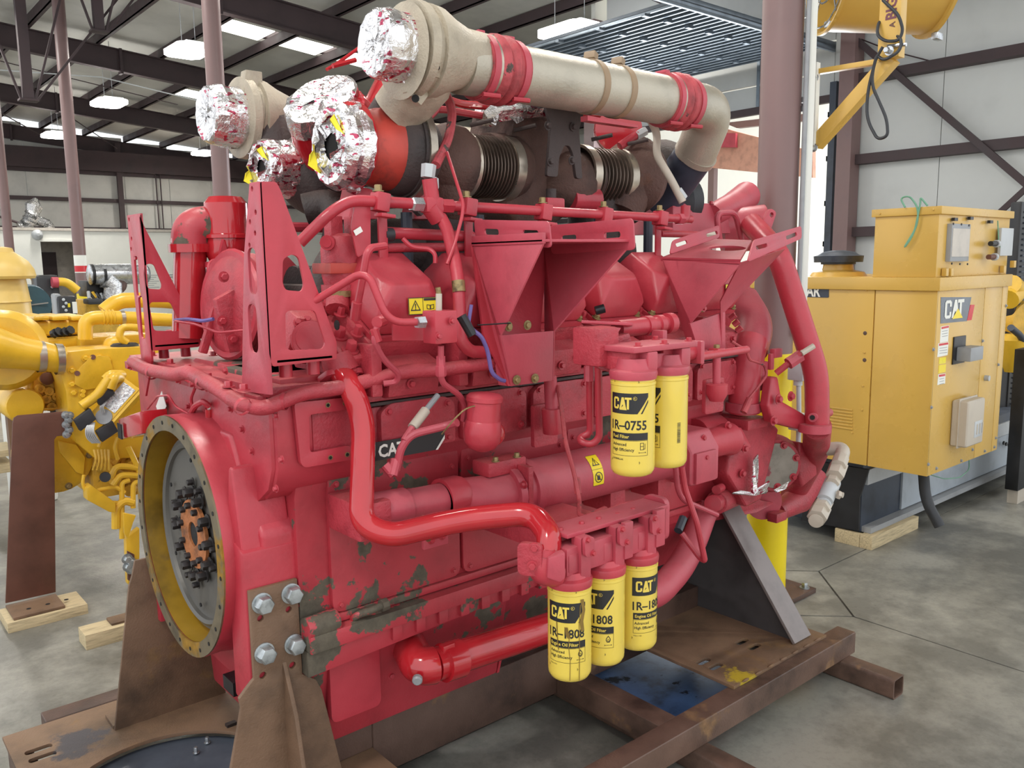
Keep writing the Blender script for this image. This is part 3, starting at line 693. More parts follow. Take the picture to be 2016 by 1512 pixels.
# housing body with feet
mb = MB().prism([(1.05, 2.49, .66), (1.05, 2.49, 1.20), (1.05, 2.62, 1.34), (1.05, 2.70, 1.50), (1.05, 3.18, 1.50), (1.05, 3.28, 1.34), (1.05, 3.41, 1.20), (1.05, 3.41, .66), (1.05, 3.2, .60), (1.05, 2.70, .60)], (.14, 0, 0))
R('housing_body', mb, 'red', fh, .02, seg=3)
for y0, y1, s in ((2.486, 2.62, 1), (3.38, 3.425, -1)):
    mb = MB().prism([(.985, y0, .63), (.985, y0, 1.155), (.985, y1 if s > 0 else y0, 1.19), (.985, y1, 1.19 if s > 0 else 1.155), (.985, y1, .63)], (.185, 0, 0))
    R('mounting_foot', mb, 'red', fh, .008)
R('foot_gusset', MB().prism([(.99, 2.50, 1.15), (.99, 2.62, 1.18), (.99, 2.575, 1.42), (.99, 2.55, 1.42)], (.17, 0, 0)), 'red', fh, .012, seg=3)
R('housing_bore_boss', MB().lathe(at(418, 850, X=1.08), V((-.2, -.25, 1)), [(-.02, .03), (.0, .026)], 18), 'brass', fh)
R('speed_sensor', MB().cyl(at(412, 838, X=1.06), at(412, 805, X=1.06), .014, 12), 'redgloss', fh); R('sensor_tip', MB().cyl(at(412, 808, X=1.06), at(411, 796, X=1.06), .007, 8), 'white', fh)
pp = at(488, 952, X=1.08)
R('zinc_plug', MB().lathe(pp, V((-1, -.5, 0)), [(0, .028), (.006, .028), (.006, .02), (.03, .02), (.034, .015)], 6), 'boltst', fh)
R('rubber_shim', MB().cbox(at(463, 1345, X=1.03), (.05, .09, .05)), 'black', fh)
# ---- rear gear housing
GX = 1.075
gh = R('gear_housing', MB().prism([(GX, 2.40, 1.655), (GX, 2.40, 1.43), (GX, 2.43, 1.36), (GX, 2.50, 1.31), (GX, 2.7, 1.29), (GX, 3.3, 1.29), (GX, 3.6, 1.31), (GX, 3.72, 1.42), (GX, 3.72, 1.655)], (.30, 0, 0)), 'red', bev=.018, seg=3)
R('housing_flange', MB().prism([(GX-.012, 2.41, 1.655), (GX-.012, 2.41, 1.43), (GX-.012, 2.445, 1.355), (GX-.012, 2.53, 1.30), (GX-.012, 3.55, 1.30), (GX-.012, 3.70, 1.42), (GX-.012, 3.70, 1.655)], (.03, 0, 0)), 'red', gh, .004)
R('top_plate', MB().box((GX-.03, 2.395, 1.655), (GX+.32, 3.74, 1.685)), 'redcast', gh, .004)
pts = [at(x, y, X=GX-.012) for x, y in ((478, 845), (497, 888), (490, 931), (545, 818), (556, 905), (545, 962), (330, 790), (372, 800), (455, 805), (446, 730), (432, 770))]
bolts(pts, -X1, .0085, .010, par=gh)
tp = [at(x, y, Z=1.685) for x, y in ((318, 664), (345, 667), (365, 672), (385, 680), (398, 690), (420, 700), (445, 712), (430, 690), (410, 668), (445, 680), (300, 700), (335, 716), (370, 728), (410, 745), (450, 762), (480, 768))]
bolts(tp, Z1, .012, .016, par=gh)
for x, y in ((335, 655), (362, 650), (386, 662), (408, 655), (435, 655), (455, 668)):
    p = at(x, y, Z=1.72); R('standoff', MB().cyl((p.x, p.y, 1.685), (p.x, p.y, 1.735), .02, 12), 'red', gh, .002)
R('edge_flange', MB().box((GX-.05, 2.40, 1.63), (GX-.02, 3.74, 1.662)), 'redcast', gh, .004)
for k in range(9): bolts([(GX-.05, 2.50+k*.145, 1.645)], -X1, .010, .012, par=gh)
# side frame plate
o = V((0, 2.40, 0))
CP = lambda L: [(at(560+a/3.024, 760+b/3.024, Y=2.40).x, at(560+a/3.024, 760+b/3.024, Y=2.40).z) for a, b in L]
R('frame_pocket', MB().box((1.20, 2.396, 1.44), (1.372, 2.41, 1.62)), 'redcast', gh)
R('side_frame', MB().plate(rpoly(CP([(35, 95), (370, 60), (378, 130), (125, 165), (130, 390), (365, 345), (392, 390), (378, 430), (100, 478), (75, 455)]), .014), [], (0, 2.394, 0), X1, Z1, .020, -Y1), 'red', gh, .003)
for x, z in CP([(235, 108), (337, 96), (250, 418), (350, 400)]): R('frame_hole', MB().cyl((x, 2.3725, z), (x, 2.3745, z), .0085, 12), 'brass', gh); R('frame_hole', MB().cyl((x, 2.3715, z), (x, 2.3726, z), .0055, 10), 'bore', gh)
# white diamond + red tail box at far left
dq = [at(x, y, X=GX-.026) for x, y in ((318, 770), (327, 800), (316, 826), (307, 800))]
R('diamond_sticker', MB().prism(dq, (.002, 0, 0)), 'white', gh)
q = at(232, 835, X=.99)
R('lamp_box', MB().frame(at(236, 866, X=.93), at(322, 842, X=.93)-at(236, 866, X=.93), Z1, X1, .30, .085, .10), 'redgloss', bev=.005, label='bright red open sheet-metal box')
R('box_opening', MB().cbox(at(240, 850, X=.925)+V((-.002, .02, .0)), (.004, .05, .06)), 'bore')
# ---- wiring looms
pipe('wiring_harness', [at(262, 712, X=.99), at(290, 728, X=.97), at(345, 738, X=.96), at(372, 732, X=.96), at(430, 765, X=.97), at(470, 795, X=.98), at(520, 805, X=1.02), at(555, 790, X=1.08), at(600, 772, Y=2.36), at(660, 765, Y=2.34), at(735, 748, Y=2.32), at(800, 730, Y=2.28), at(870, 728, Y=2.25), at(960, 716, Y=2.24), at(1030, 704, Y=2.26)], .024, 'redcast', en, .05, 12)
for k in range(4):
    o2 = [(300, 733), (400, 752), (478, 800)][k % 3] if k < 3 else (560, 790)
    p = at(o2[0], o2[1], X=.965 if k < 3 else 1.085); R('cable_tie', MB().lathe(p, V((.2, -1, -.3)) if k < 3 else V((.5, -.5, 0)), [(-.006, .027), (.006, .027)], 14, False), 'red')
pipe('small_wire', [at(290, 805, X=1.0), at(310, 780, X=.98), at(332, 778, X=.98), at(345, 800, X=1.0), at(385, 822, X=1.04)], .004, 'red', en, .02, 6)
pipe('small_wire', [at(345, 735, X=1.0), at(385, 760, X=1.03), at(375, 785, X=1.03), at(382, 815, X=1.04)], .006, 'red', en, .02, 6)
pipe('small_hose', [at(375, 815, X=1.04), at(385, 798, X=1.03), at(400, 790, X=1.03), at(412, 800, X=1.05)], .011, 'red', en, .02, 8)
# ---- two tall A-shaped brackets
def aframe(x, flange, fslots, fholes, panel, pholes, base_px, mf):
    """folded sheet bracket: narrow flange on plane X=x, wide cut-out panel on the plane of the fold"""
    yf = (at(*flange[1], X=x).y+at(*flange[2], X=x).y)/2
    def f2(L): return [(at(a, b, X=x).y, at(a, b, X=x).z) for a, b in L]
    def p2(L): return [(at(a, b, Y=yf).x, at(a, b, Y=yf).z) for a, b in L]
    FL = f2(flange); FL[1] = (yf, FL[1][1]); FL[2] = (yf, FL[2][1])
    hl = []
    for cx, cy_, w, h in fslots: c = at(cx, cy_, X=x); hl.append([(c.y+p[0], c.z+p[1]) for p in rrect(w, h, w*.45, 4)])
    for cx, cy_ in fholes: c = at(cx, cy_, X=x); hl.append(circ(c.y, c.z, .008, 10))
    fr = R('tall_bracket', MB().plate(FL, hl, (x, 0, 0), Y1, Z1, .008, X1), mf, bev=.0012)
    PN = p2(panel); PN[0] = (x+.003, PN[0][1]); PN[-1] = (x+.003, PN[-1][1])
    R('side_panel', MB().plate(rpoly(PN, .008), [rpoly(p2(q), .012, 3) for q in pholes], (0, yf, 0), X1, Z1, .009, Y1), 'red', fr, .0015)
    q = p2(base_px); z = (q[0][1]+q[1][1])/2
    R('base_flange', MB().box((q[0][0], yf, z), (q[1][0], yf+.12, z+.01)), 'red', fr, .0015)
    L = q[1][0]-q[0][0]
    for k in (.3, .8): R('spacer', MB().cyl((q[0][0]+L*k, yf+.06, z-.05), (q[0][0]+L*k, yf+.06, z), .020, 12), 'red', fr)
    bolts([(q[0][0]+L*.3, yf+.06, z+.01), (q[0][0]+L*.8, yf+.06, z+.01)], Z1, .012, .014, par=fr)
    return fr
aframe(1.02, [(491, 360), (511, 357), (531, 777), (476, 770), (480, 505)], [(497, 534, .055, .135), (498, 647, .062, .145)], [(496, 372), (503, 418), (492, 437), (502, 459), (491, 483)],
       [(511, 357), (544, 358), (553, 375), (663, 674), (663, 707), (537, 722), (521, 700)],
       [[(557, 510), (575, 500), (588, 506), (599, 560), (595, 574), (562, 571), (556, 558)], [(562, 616), (570, 611), (620, 611), (641, 676), (636, 687), (571, 690), (563, 684)]], [(545, 716), (655, 705)], 'redhaze')
aframe(1.02, [(250, 424), (264, 422), (311, 714), (286, 780), (262, 560)], [(270, 545, .05, .16), (279, 625, .055, .17)], [(254, 432), (259, 470), (258, 490), (265, 508)],
       [(264, 422), (275, 424), (284, 446), (384, 640), (396, 672), (392, 683), (311, 690)],
       [[(283, 525), (291, 519), (303, 520), (319, 560), (317, 570), (290, 568)], [(294, 600), (298, 595), (336, 595), (358, 647), (353, 652), (303, 651)]], [(305, 686), (392, 676)], 'red')
# lacing wire
pipe('violet_wire', [at(345, 630, X=1.12), at(370, 628, X=1.1), at(400, 632, X=1.1), at(420, 628, X=1.12)], .007, 'purple', en, .02, 6)
pipe('loose_wire', [at(345, 632, X=1.1), at(385, 638, X=1.1), at(430, 655, X=1.14), at(480, 650, X=1.2)], .005, 'red', en, .02, 6)
# ---- coolant elbow and thermostat riser at the far left
yE = 3.40
R('riser_pipe', MB().cyl(at(371, 665, Y=yE), at(375, 485, Y=yE), .063, 26), 'redgloss')
eb = R('riser_elbow', MB().tube(fillet([at(375, 492, Y=yE), at(376, 446, Y=yE), at(432, 440, Y=yE-.02)], .12, 10), .074, 24), 'redworn', label='red pipe elbow with chipped paint')
R('elbow_collar', MB().lathe(at(375, 487, Y=yE), Z1, [(-.02, .066), (-.02, .084), (.012, .084), (.012, .066)], 24), 'redgloss', eb)
R('collar_lug', MB().cbox(at(350, 474, Y=yE), (.05, .03, .02)), 'redgloss', eb, .003)
R('collar', MB().lathe(at(420, 440, Y=yE-.01), X1, [(-.012, .082), (.012, .082)], 24), 'redgloss', eb)
th = R('thermostat_housing', MB().lathe(at(450, 500, Y=yE-.05), Z1, [(-.03, .075), (0, .088), (.06, .084), (.062, .094), (.075, .094), (.08, .084), (.20, .084), (.225, .065)], 26), 'redgloss', bev=0)
R('housing_clamp', MB().lathe(at(450, 520, Y=yE-.05), Z1, [(-.012, .086), (-.012, .098), (.01, .098), (.01, .086)], 26), 'red', th)
R('clamp_bracket', MB().prism([at(440, 470, Y=yE-.15), at(455, 512, Y=yE-.15), at(446, 520, Y=yE-.15), at(432, 505, Y=yE-.15)], (0, .02, 0)), 'red', th)
# pump volute under thermostat
tv = R('rear_volute', MB().lathe(at(462, 600, Y=3.10), V((-1, -.15, .1)), [(-.14, .14), (-.06, .20), (.02, .195), (.05, .15), (.06, .10)], 30), 'redcast')
R('volute_rib', MB().cbox(at(425, 605, Y=3.15), (.03, .03, .36), (0, .35, 0)), 'redcast', tv, .006)
R('volute_bracket', MB().prism([at(425, 590, Y=3.0), at(478, 560, Y=3.0), at(486, 690, Y=3.0), at(452, 695, Y=3.0)], (0, .04, 0)), 'redcast', tv, .006)
R('volute_ring', MB().lathe(at(462, 600, Y=3.10), V((-1, -.15, .1)), [(.0, .205), (.02, .21), (.03, .20)], 30), 'red', tv)
bolts([at(437, 632, Y=2.99), at(458, 668, Y=2.99), at(440, 545, Y=2.99)], -Y1, .013, .013, par=tv)
pipe('vent_tube', [at(440, 512, Y=3.28), at(412, 515, Y=3.28), at(412, 540, Y=3.26), at(430, 600, Y=3.2)], .010, 'red', en, .04, 8)
# small pump seen through the bracket window
mp = R('governor_pump', MB().lathe(at(610, 672, Y=2.48), V((-.35, -1, .35)), [(-.12, .05), (0, .055), (.0, .062), (.03, .062), (.03, .048), (.034, .048)], 24), 'red', bev=.002)
R('pump_body', MB().cbox(at(590, 655, Y=2.58), (.12, .14, .14), (.3, .2, 0)), 'redcast', mp, .012)
bolts([at(586, 636, Y=2.5), at(605, 630, Y=2.5), at(580, 665, Y=2.5)], V((-.2, -.8, .5)), .010, .012, par=mp)
# rear cover block below brackets
R('rear_cover', MB().box((1.12, 2.44, 1.66), (1.42, 2.92, 1.70)), 'redworn', bev=.004)

# ---- cylinder heads and valve covers, two banks
VX = [1.535, 1.88, 2.22, 2.56, 2.90, 3.24]
def bankpt(x, s, a, b):
    """a: outward-down along the head top, b: up-outward normal; s=-1 near bank, +1 far bank"""
    c30, s30 = cos(radians(30)), sin(radians(30))
    return V((x, YC+s*(.50+a*c30+b*s30), 1.93-a*s30+b*c30))
for s in (-1, 1):
    for k, x in enumerate(VX):
        hd = []; w = .15
        mb = MB()
        P = [bankpt(x-w, s, -.17, -.06), bankpt(x-w, s, .155, -.06), bankpt(x-w, s, .155, -.22), bankpt(x-w, s, .10, -.36), bankpt(x-w, s, -.17, -.36)]
        mb.prism(P, (2*w, 0, 0)); h = R('cylinder_head', mb, 'redcast', None, .012, seg=2)
        # cover: chamfered casting
        mb = MB(); L0 = [(-.137, -.15), (.137, -.15), (.137, .15), (-.137, .15)]
        def loop(pts, b): return [bankpt(x+u, s, v, b) for u, v in pts]
        o1 = rpoly([(-.140, -.155), (.140, -.155), (.140, .155), (-.140, .155)], .03, 2)
        n1 = len(o1)
        o2 = rpoly([(-.132, -.148), (.132, -.148), (.132, .146), (-.132, .146)], .035, 2)
        o3 = rpoly([(-.105, -.125), (.112, -.125), (.112, .06), (.075, .105), (-.055, .105), (-.105, .04)], .012, 1)
        vs = loop(o1, -.06)+loop(o1, -.042)
        fs = [(i, (i+1) % n1, (i+1) % n1+n1, i+n1) for i in range(n1)]+[tuple(range(n1, 2*n1)), tuple(range(n1))]
        R('cover_flange', MB().add(vs, fs), 'red', h)
        # hull body
        bm = bmesh.new()
        for p in loop(o2, -.042)+loop([(-.130, -.145), (.130, -.145), (.130, .142), (-.130, .142)], .03)+loop([(-.085, -.13), (.09, -.13), (.10, .05), (.075, .09), (-.06, .09), (-.10, .03)], .115): bm.verts.new(p)
        bmesh.ops.convex_hull(bm, input=bm.verts); bmesh.ops.dissolve_limit(bm, angle_limit=radians(4), verts=bm.verts, edges=bm.edges)
        bm.verts.index_update(); me_v = [v.co.copy() for v in bm.verts]; me_f = [tuple(v.index for v in f.verts) for f in bm.faces]; bm.free()
        cv = R('valve_cover', MB().add(me_v, me_f), 'red', None, .014, sm=40, seg=3)
        nn = bankpt(0, s, 0, 1)-bankpt(0, s, 0, 0)
        if s < 0:
            bolts([bankpt(x-.12, s, .135, -.040), bankpt(x+.12, s, .135, -.040)], nn, .012, .014, m='brass', par=cv)
            bolts([bankpt(x-.165, s, .10, -.06), bankpt(x-.165, s, -.02, -.06)], nn, .014, .03, par=h)
            R('intake_block', MB().prism([(x-.10, 2.32, 1.62), (x-.10, 2.30, 1.72), (x-.10, 2.40, 1.76), (x-.10, 2.45, 1.60)], (.20, 0, 0)), 'redcast', h, .008)
            R('injector_boss', MB().box((x-.17, 2.30, 1.63), (x-.13, 2.42, 1.80)), 'redcast', h, .008)
            bolts([(x-.02, 2.305, 1.66), (x+.06, 2.305, 1.69)], -Y1, .011, .012, par=h)
# end face of the first head with big stud heads
hb = R('head_end_block', MB().prism([bankpt(1.30, -1, -.20, -.10), bankpt(1.30, -1, .17, -.10), bankpt(1.30, -1, .17, -.22), bankpt(1.30, -1, .02, -.38), bankpt(1.30, -1, -.20, -.30)], (.10, 0, 0)), 'redcast', bev=.014, seg=3)
nn = bankpt(0, -1, 0, 1)-bankpt(0, -1, 0, 0)
bolts([bankpt(1.34, -1, .05, -.10), bankpt(1.34, -1, -.10, -.10), bankpt(1.34, -1, .13, -.10)], nn, .019, .03, par=hb)
R('core_plug', MB().cyl(at(664, 640, X=1.298), at(664, 640, X=1.298)-X1*.003, .016, 16), 'bore', hb)
# camshaft / side covers between heads and crankcase
sc = R('side_cover_row', MB().box((1.38, 2.375, 1.42), (3.42, 2.45, 1.585)), 'redcast', bev=.008)
for k in range(6):
    x0 = 1.42+k*.335
    R('side_cover', MB().plate(rpoly([(0, 0), (.30, 0), (.30, .14), (.26, .165), (.04, .165), (0, .14)], .015), [], (x0, 2.375, 1.43-.003*k), X1, Z1, .03, -Y1), 'redcast', sc, .005)
    bolts([(x0+.03, 2.345, 1.45), (x0+.27, 2.345, 1.45), (x0+.03, 2.345, 1.57), (x0+.27, 2.345, 1.57)], -Y1, .009, .01, par=sc)
R('side_rail_strip', MB().box((1.38, 2.355, 1.592), (3.42, 2.45, 1.602)), 'exhdk', sc)
R('upper_ledge', MB().box((1.36, 2.36, 1.605), (3.42, 2.47, 1.63)), 'redcast', sc, .004)
# nameplate with lettering
o = at(735, 908, Y=2.335); u = (at(848, 880, Y=2.335)-o)
npk = R('name_plate', MB().plate([(0, 0), (.255, 0), (.285, .035), (.285, .062), (0, .062)], [], o, X1, Z1, .003, -Y1), 'print')
t, f = text2d('CAT', .042, .03, .9)
np2 = flat_print([(t, f, .018, .010), (*poly2([(.245, .0), (.255, 0), (.285, .035), (.285, .048)]), 0, 0)], o+V((0, -.0035, 0)), X1, Z1)
raw('plate_lettering', np2.v, np2.f, 'white', npk)
# ---- oil cooler / exchanger line
cz = 1.215; cy = 2.30
ox = R('oil_cooler', MB().lathe((1.93, cy, cz), X1, [(0, .085), (.02, .098), (.05, .10), (.052, .112), (.085, .112), (.087, .104), (.2, .102), (.86, .102), (.88, .110), (.91, .110), (.91, .09)], 40), 'redhaze')
R('cooler_neck', MB().tube([(1.62, cy, cz+.02), (1.70, cy, cz+.02), (1.80, cy, cz), (1.95, cy, cz)], [.070, .070, .082, .088], 28), 'redhaze', ox)
R('neck_flange', MB().lathe((1.90, cy, cz), X1, [(0, .105), (.03, .105)], 30), 'redhaze', ox)
R('neck_collar', MB().lathe((1.62, cy, cz+.03), X1, [(0, .066), (.0, .074), (.07, .074), (.09, .066)], 28), 'red', ox)
R('inlet_tube', MB().cyl((1.44, cy, cz+.035), (1.64, cy, cz+.03), .058, 26), 'redhaze', ox)
R('inlet_collar', MB().cyl((1.33, cy, cz+.04), (1.47, cy, cz+.035), .066, 26), 'redhaze', ox)
R('inlet_block', MB().box((1.26, 2.23, 1.19), (1.38, 2.44, 1.31)), 'redcast', ox, .012)
R('hex_plug', MB().lathe((1.315, 2.228, 1.235), -Y1, [(0, .030), (.008, .030), (.008, .018), (.016, .018)], 20), 'red', ox)
R('cooler_rib', MB().box((1.935, cy-.10, cz-.11), (1.96, cy+.10, cz+.11)), 'redcast', ox, .006)
for k, (a, z) in enumerate(((0, 0), (1, 1), (2, 1), (3, 0))): pass
bolts([(1.915, cy-.10, cz+.05), (1.915, cy-.08, cz-.08), (1.925, cy-.03, cz+.10)], -X1, .010, .014, par=ox)
R('top_lug', MB().box((1.80, cy-.04, cz+.08), (1.98, cy+.06, cz+.135)), 'redcast', ox, .012)
bolts([(1.84, cy-.03, cz+.135), (1.94, cy-.03, cz+.135)], Z1, .010, .014, m='brass', par=ox)
R('saddle_clamp', MB().box((1.50, 2.235, 1.11), (1.60, 2.25, 1.17)), 'redhaze', ox, .003)
bolts([(1.53, 2.235, 1.14), (1.575, 2.235, 1.145)], -Y1, .010, .010, par=ox)
R('cooler_end_box', MB().prism([(2.83, 2.17, 1.09), (2.83, 2.17, 1.24), (2.83, 2.22, 1.315), (2.83, 2.42, 1.315), (2.83, 2.42, 1.09)], (.20, 0, 0)), 'redhaze', ox, .016, seg=3)
R('box_cover', MB().box((2.85, 2.155, 1.10), (2.99, 2.172, 1.235)), 'redhaze', ox, .004)
bolts([at(1385, 862, Y=2.2), at(1390, 900, Y=2.16)], -Y1, .010, .010, par=ox)
R('outlet_pipe', MB().lathe((3.02, cy, 1.215), X1, [(0, .062), (.10, .062), (.12, .068), (.22, .068), (.24, .078), (.27, .078)], 26), 'red', ox)
for x in (2.75, 2.45): R('cooler_foot', MB().box((x, 2.28, 1.03), (x+.09, 2.44, 1.13)), 'redcast', ox, .006)
# round corner tab + second smaller pipe behind the end box
R('behind_dome', MB().lathe(at(1400, 850, Y=2.42), X1, [(-.12, .08), (.05, .08), (.10, .05)], 20), 'red', ox)
# warning label on the cooler (curved)
def warn_items(w, h, both=True, vert=False):
    """black print items for a warning label with bottom-left at 0"""
    it = []
    def tri(cx, cy_, s): 
        a = [(cx-s, cy_-s*.75), (cx+s, cy_-s*.75), (cx, cy_+s)]; k = .74
        b = [(cx+(p[0]-cx)*k, cy_-s*.08+(p[1]-cy_+s*.08)*k) for p in a]
        it.append((*poly2h(a, [b]), 0, 0)); it.append((*poly2([(cx-s*.06, cy_-s*.38), (cx+s*.06, cy_-s*.38), (cx+s*.10, cy_+s*.38), (cx-s*.10, cy_+s*.38)]), 0, 0))
        it.append((*poly2(circ(cx, cy_-s*.50, s*.09, 8)), 0, 0))
    def frame(x0, y0, x1, y1, t): it.append((*poly2h([(x0, y0), (x1, y0), (x1, y1), (x0, y1)], [[(x0+t, y0+t), (x1-t, y0+t), (x1-t, y1-t), (x0+t, y1-t)]]), 0, 0))
    def book(cx, cy_, s):
        for q in (-1, 1):
            a = [(cx, cy_-s*.6), (cx+q*s, cy_-s*.45), (cx+q*s, cy_+s*.6), (cx, cy_+s*.45)]; k = .70; mx, my = cx+q*s*.5, cy_
            it.append((*poly2h(a, [[(mx+(p[0]-mx)*k, my+(p[1]-my)*k) for p in a]]), 0, 0))
    def hand(cx, cy_, s):
        it.append((*poly2h(circ(cx, cy_, s, 20), [circ(cx, cy_, s*.84, 20)]), 0, 0))
        it.append((*poly2([(cx-s*.4, cy_-s*.5), (cx+s*.3, cy_-s*.5), (cx+s*.35, cy_), (cx+s*.25, cy_+s*.6), (cx+s*.05, cy_+s*.1), (cx-s*.1, cy_+s*.6), (cx-s*.25, cy_+s*.1), (cx-s*.45, cy_+s*.45)]), 0, 0))
        it.append((*poly2([(cx-s*.65, cy_+s*.55), (cx-s*.55, cy_+s*.65), (cx+s*.65, cy_-s*.55), (cx+s*.55, cy_-s*.65)]), 0, 0))
    tb = w*.02
    frame(0, 0, w, h, tb)
    if vert:
        tri(w/2, h*.74, w*.34); it.append((*poly2([(0, h*.5), (w, h*.5), (w, h*.5+tb), (0, h*.5+tb)]), 0, 0)); hand(w/2, h*.25, w*.36)
    else:
        tri(w*.24, h*.5, h*.36); it.append((*poly2([(w*.49, 0), (w*.49+tb*.7, 0), (w*.49+tb*.7, h), (w*.49, h)]), 0, 0)); book(w*.75, h*.42, h*.26)
        it.append((*poly2([(w*.53, h*.80), (w*.97, h*.80), (w*.97, h*.94), (w*.53, h*.94)]), 0, 0))
    return it
def warn(name, o, u, v, w, h, par, vert=False, wrap=None):
    u, v = V(u).normalized(), V(v).normalized(); n_ = u.cross(v).normalized()
    it = warn_items(w, h, True, vert); f = wrap or (lambda a, b, off: V(o)+u*a+v*b+n_*off)
    N = 8; vs = [f(w*i/N, h*j/N, .001) for j in range(N+1) for i in range(N+1)]
    fs = [(j*(N+1)+i, j*(N+1)+i+1, (j+1)*(N+1)+i+1, (j+1)*(N+1)+i) for j in range(N) for i in range(N)]
    b = raw(name, vs, fs, 'yelsafe', par, 'yellow and black warning label')
    P, F = [], []
    for vv, ff, dx, dy in it: o_ = len(P); P += [f(a+dx, c+dy, .0022) for a, c in vv]; F += [tuple(i+o_ for i in g_) for g_ in ff]
    raw('label_print', P, F, 'print', b); return b
def cwrap(x0, a0, r): return lambda a, b, off: V((x0+a, cy-cos(a0+b/r)*(r+off), cz+sin(a0+b/r)*(r+off)))
warn('warning_label', None, X1, Z1, .058, .125, ox, True, cwrap(2.265, radians(-12), .1025))
# warning label on first cover and others
for k, (px, py, w) in enumerate(((797, 606, .115), (1112, 638, .06), (1426, 620, .09))):
    s = -1; x = VX[[0, 3, 5][k]]
    x0 = [x-.02, 2.235, x-.0][k]
    warn('warning_label', bankpt(x0, s, .1455, .033), X1, bankpt(0, s, .090, .115)-bankpt(0, s, .142, .03), w, .056, en)
# ---- big glossy red lube pipe
pipe('lube_pipe', [at(655, 715, Y=2.42), at(690, 758, Y=2.33), at(716, 830, Y=2.30), at(711, 1030, Y=2.24), at(768, 1056, Y=2.17), at(905, 1022, Y=2.06), at(1050, 1010, Y=1.90), at(1084, 1056, Y=1.79), at(1074, 1102, Y=1.78)], .0385, 'redgloss', en, .12, 26, label='glossy bright red bent pipe', seg=10)
R('pipe_sleeve', MB().tube([at(838, 1040, Y=2.135), at(872, 1031, Y=2.12)], .0412, 26), 'redgloss')
R('pipe_band', MB().tube([at(836, 1041, Y=2.136), at(840, 1040, Y=2.134)], .0425, 26), 'brass')
vs_ = R('valve_stem_housing', MB().lathe(at(668, 716, Y=2.40), V((.25, -.3, -1)), [(-.03, .05), (0, .056), (.03, .056)], 20), 'redcast')
R('collar_flange', MB().plate(rpoly([(-.075, -.03), (.075, -.03), (.06, .035), (-.06, .04)], .02), [], at(672, 735, Y=2.39), V((1, -.2, 0)), V((0, -.8, .5)), .018), 'red', vs_, .004)
bolts([at(685, 697, Y=2.40), at(693, 735, Y=2.36)], V((0, -.5, .9)), .014, .018, par=vs_)
# ---- water drop shaped breather can
bc = at(947, 850, Y=2.12)
cn = R('breather_can', MB().lathe(bc-V((0, 0, .065)), V((.06, -.05, 1)), [(0, .018), (.012, .045), (.035, .060), (.07, .063), (.10, .058), (.104, .055), (.165, .055), (.168, .060), (.182, .060), (.190, .052), (.196, .02)], 30), 'red')
R('can_bulge', MB().sph(bc+V((.045, .0, -.012)), .045, 18, 10), 'redgloss', cn)
R('can_handle', MB().tube([at(957, 795, Y=2.11), at(950, 784, Y=2.11)], .010, 8), 'redhaze', cn)
R('wing_nut', MB().lathe(at(948, 800, Y=2.10), Z1, [(0, .016), (.01, .016), (.012, .008), (.022, .008)], 8), 'chrome', cn)
pipe('can_wire', [at(955, 797, Y=2.09), at(920, 801, Y=2.1), at(893, 826, Y=2.1), at(870, 855, Y=2.15)], .0025, 'brass', cn, .03, 5)
pipe('breather_hose', [at(900, 832, Y=2.14), at(880, 838, Y=2.18), at(810, 855, Y=2.22), at(790, 880, Y=2.24), at(780, 925, Y=2.26)], .0135, 'redhaze', en, .04, 10)
R('hose_tee', MB().cyl(at(758, 915, Y=2.27), at(775, 935, Y=2.25), .016, 10), 'redhaze'); R('hose_tee', MB().cyl(at(780, 905, Y=2.26), at(772, 936, Y=2.25), .018, 10), 'redhaze')
pipe('gauge_line', [at(868, 680, Y=2.10), at(868, 752, Y=2.12), at(905, 778, Y=2.16), at(917, 800, Y=2.18), at(912, 828, Y=2.2)], .010, 'redhaze', en, .03, 10)
R('line_fitting', MB().lathe(at(868, 720, Y=2.11), Z1, [(-.035, .013), (-.03, .017), (0, .017), (0, .014), (.03, .014)], 6), 'redhaze')
vl = R('drain_valve', MB().cyl(at(812, 842, Y=2.24), at(838, 808, Y=2.26), .017, 12), 'beige'); R('valve_stem', MB().cyl(at(838, 808, Y=2.26), at(862, 778, Y=2.27), .010, 10), 'grey', vl); R('valve_fitting', MB().cyl(at(795, 868, Y=2.23), at(812, 842, Y=2.24), .012, 10), 'redhaze', vl)
# manifold block with clear sight tube
sb = R('sensor_block', MB().cbox(at(866, 643, Y=2.10), (.082, .07, .10)), 'red', bev=.006)
R('sight_tube', MB().cyl(at(864, 612, Y=2.10), at(864, 578, Y=2.10), .010, 10), 'beige', sb); R('sight_cap', MB().cyl(at(864, 578, Y=2.10), at(862, 566, Y=2.10), .008, 8), 'brass', sb)
bolts([at(890, 632, Y=2.055), at(864, 662, Y=2.055)], -Y1, .008, .008, par=sb)
R('block_bracket', MB().plate([(0, 0), (.14, -.01), (.15, .07), (0, .06)], [], at(772, 670, Y=2.22), X1, Z1, .006, -Y1), 'red', sb)
pipe('steel_line', [at(620, 592, Y=2.30), at(705, 540, Y=2.20), at(728, 545, Y=2.16), at(765, 635, Y=2.12), at(830, 634, Y=2.10)], .0115, 'red', en, .05, 12)
R('line_nut', MB().lathe(at(820, 635, Y=2.10), X1, [(0, .018), (.026, .020)], 6), 'chrome')
pipe('injector_line', [at(758, 484, Y=2.28), at(730, 488, Y=2.26), at(722, 500, Y=2.26), at(712, 560, Y=2.28), at(700, 620, Y=2.32)], .012, 'red', en, .03, 10)
R('line_union', MB().cyl(at(703, 595, Y=2.30), at(699, 628, Y=2.32), .017, 10), 'red')
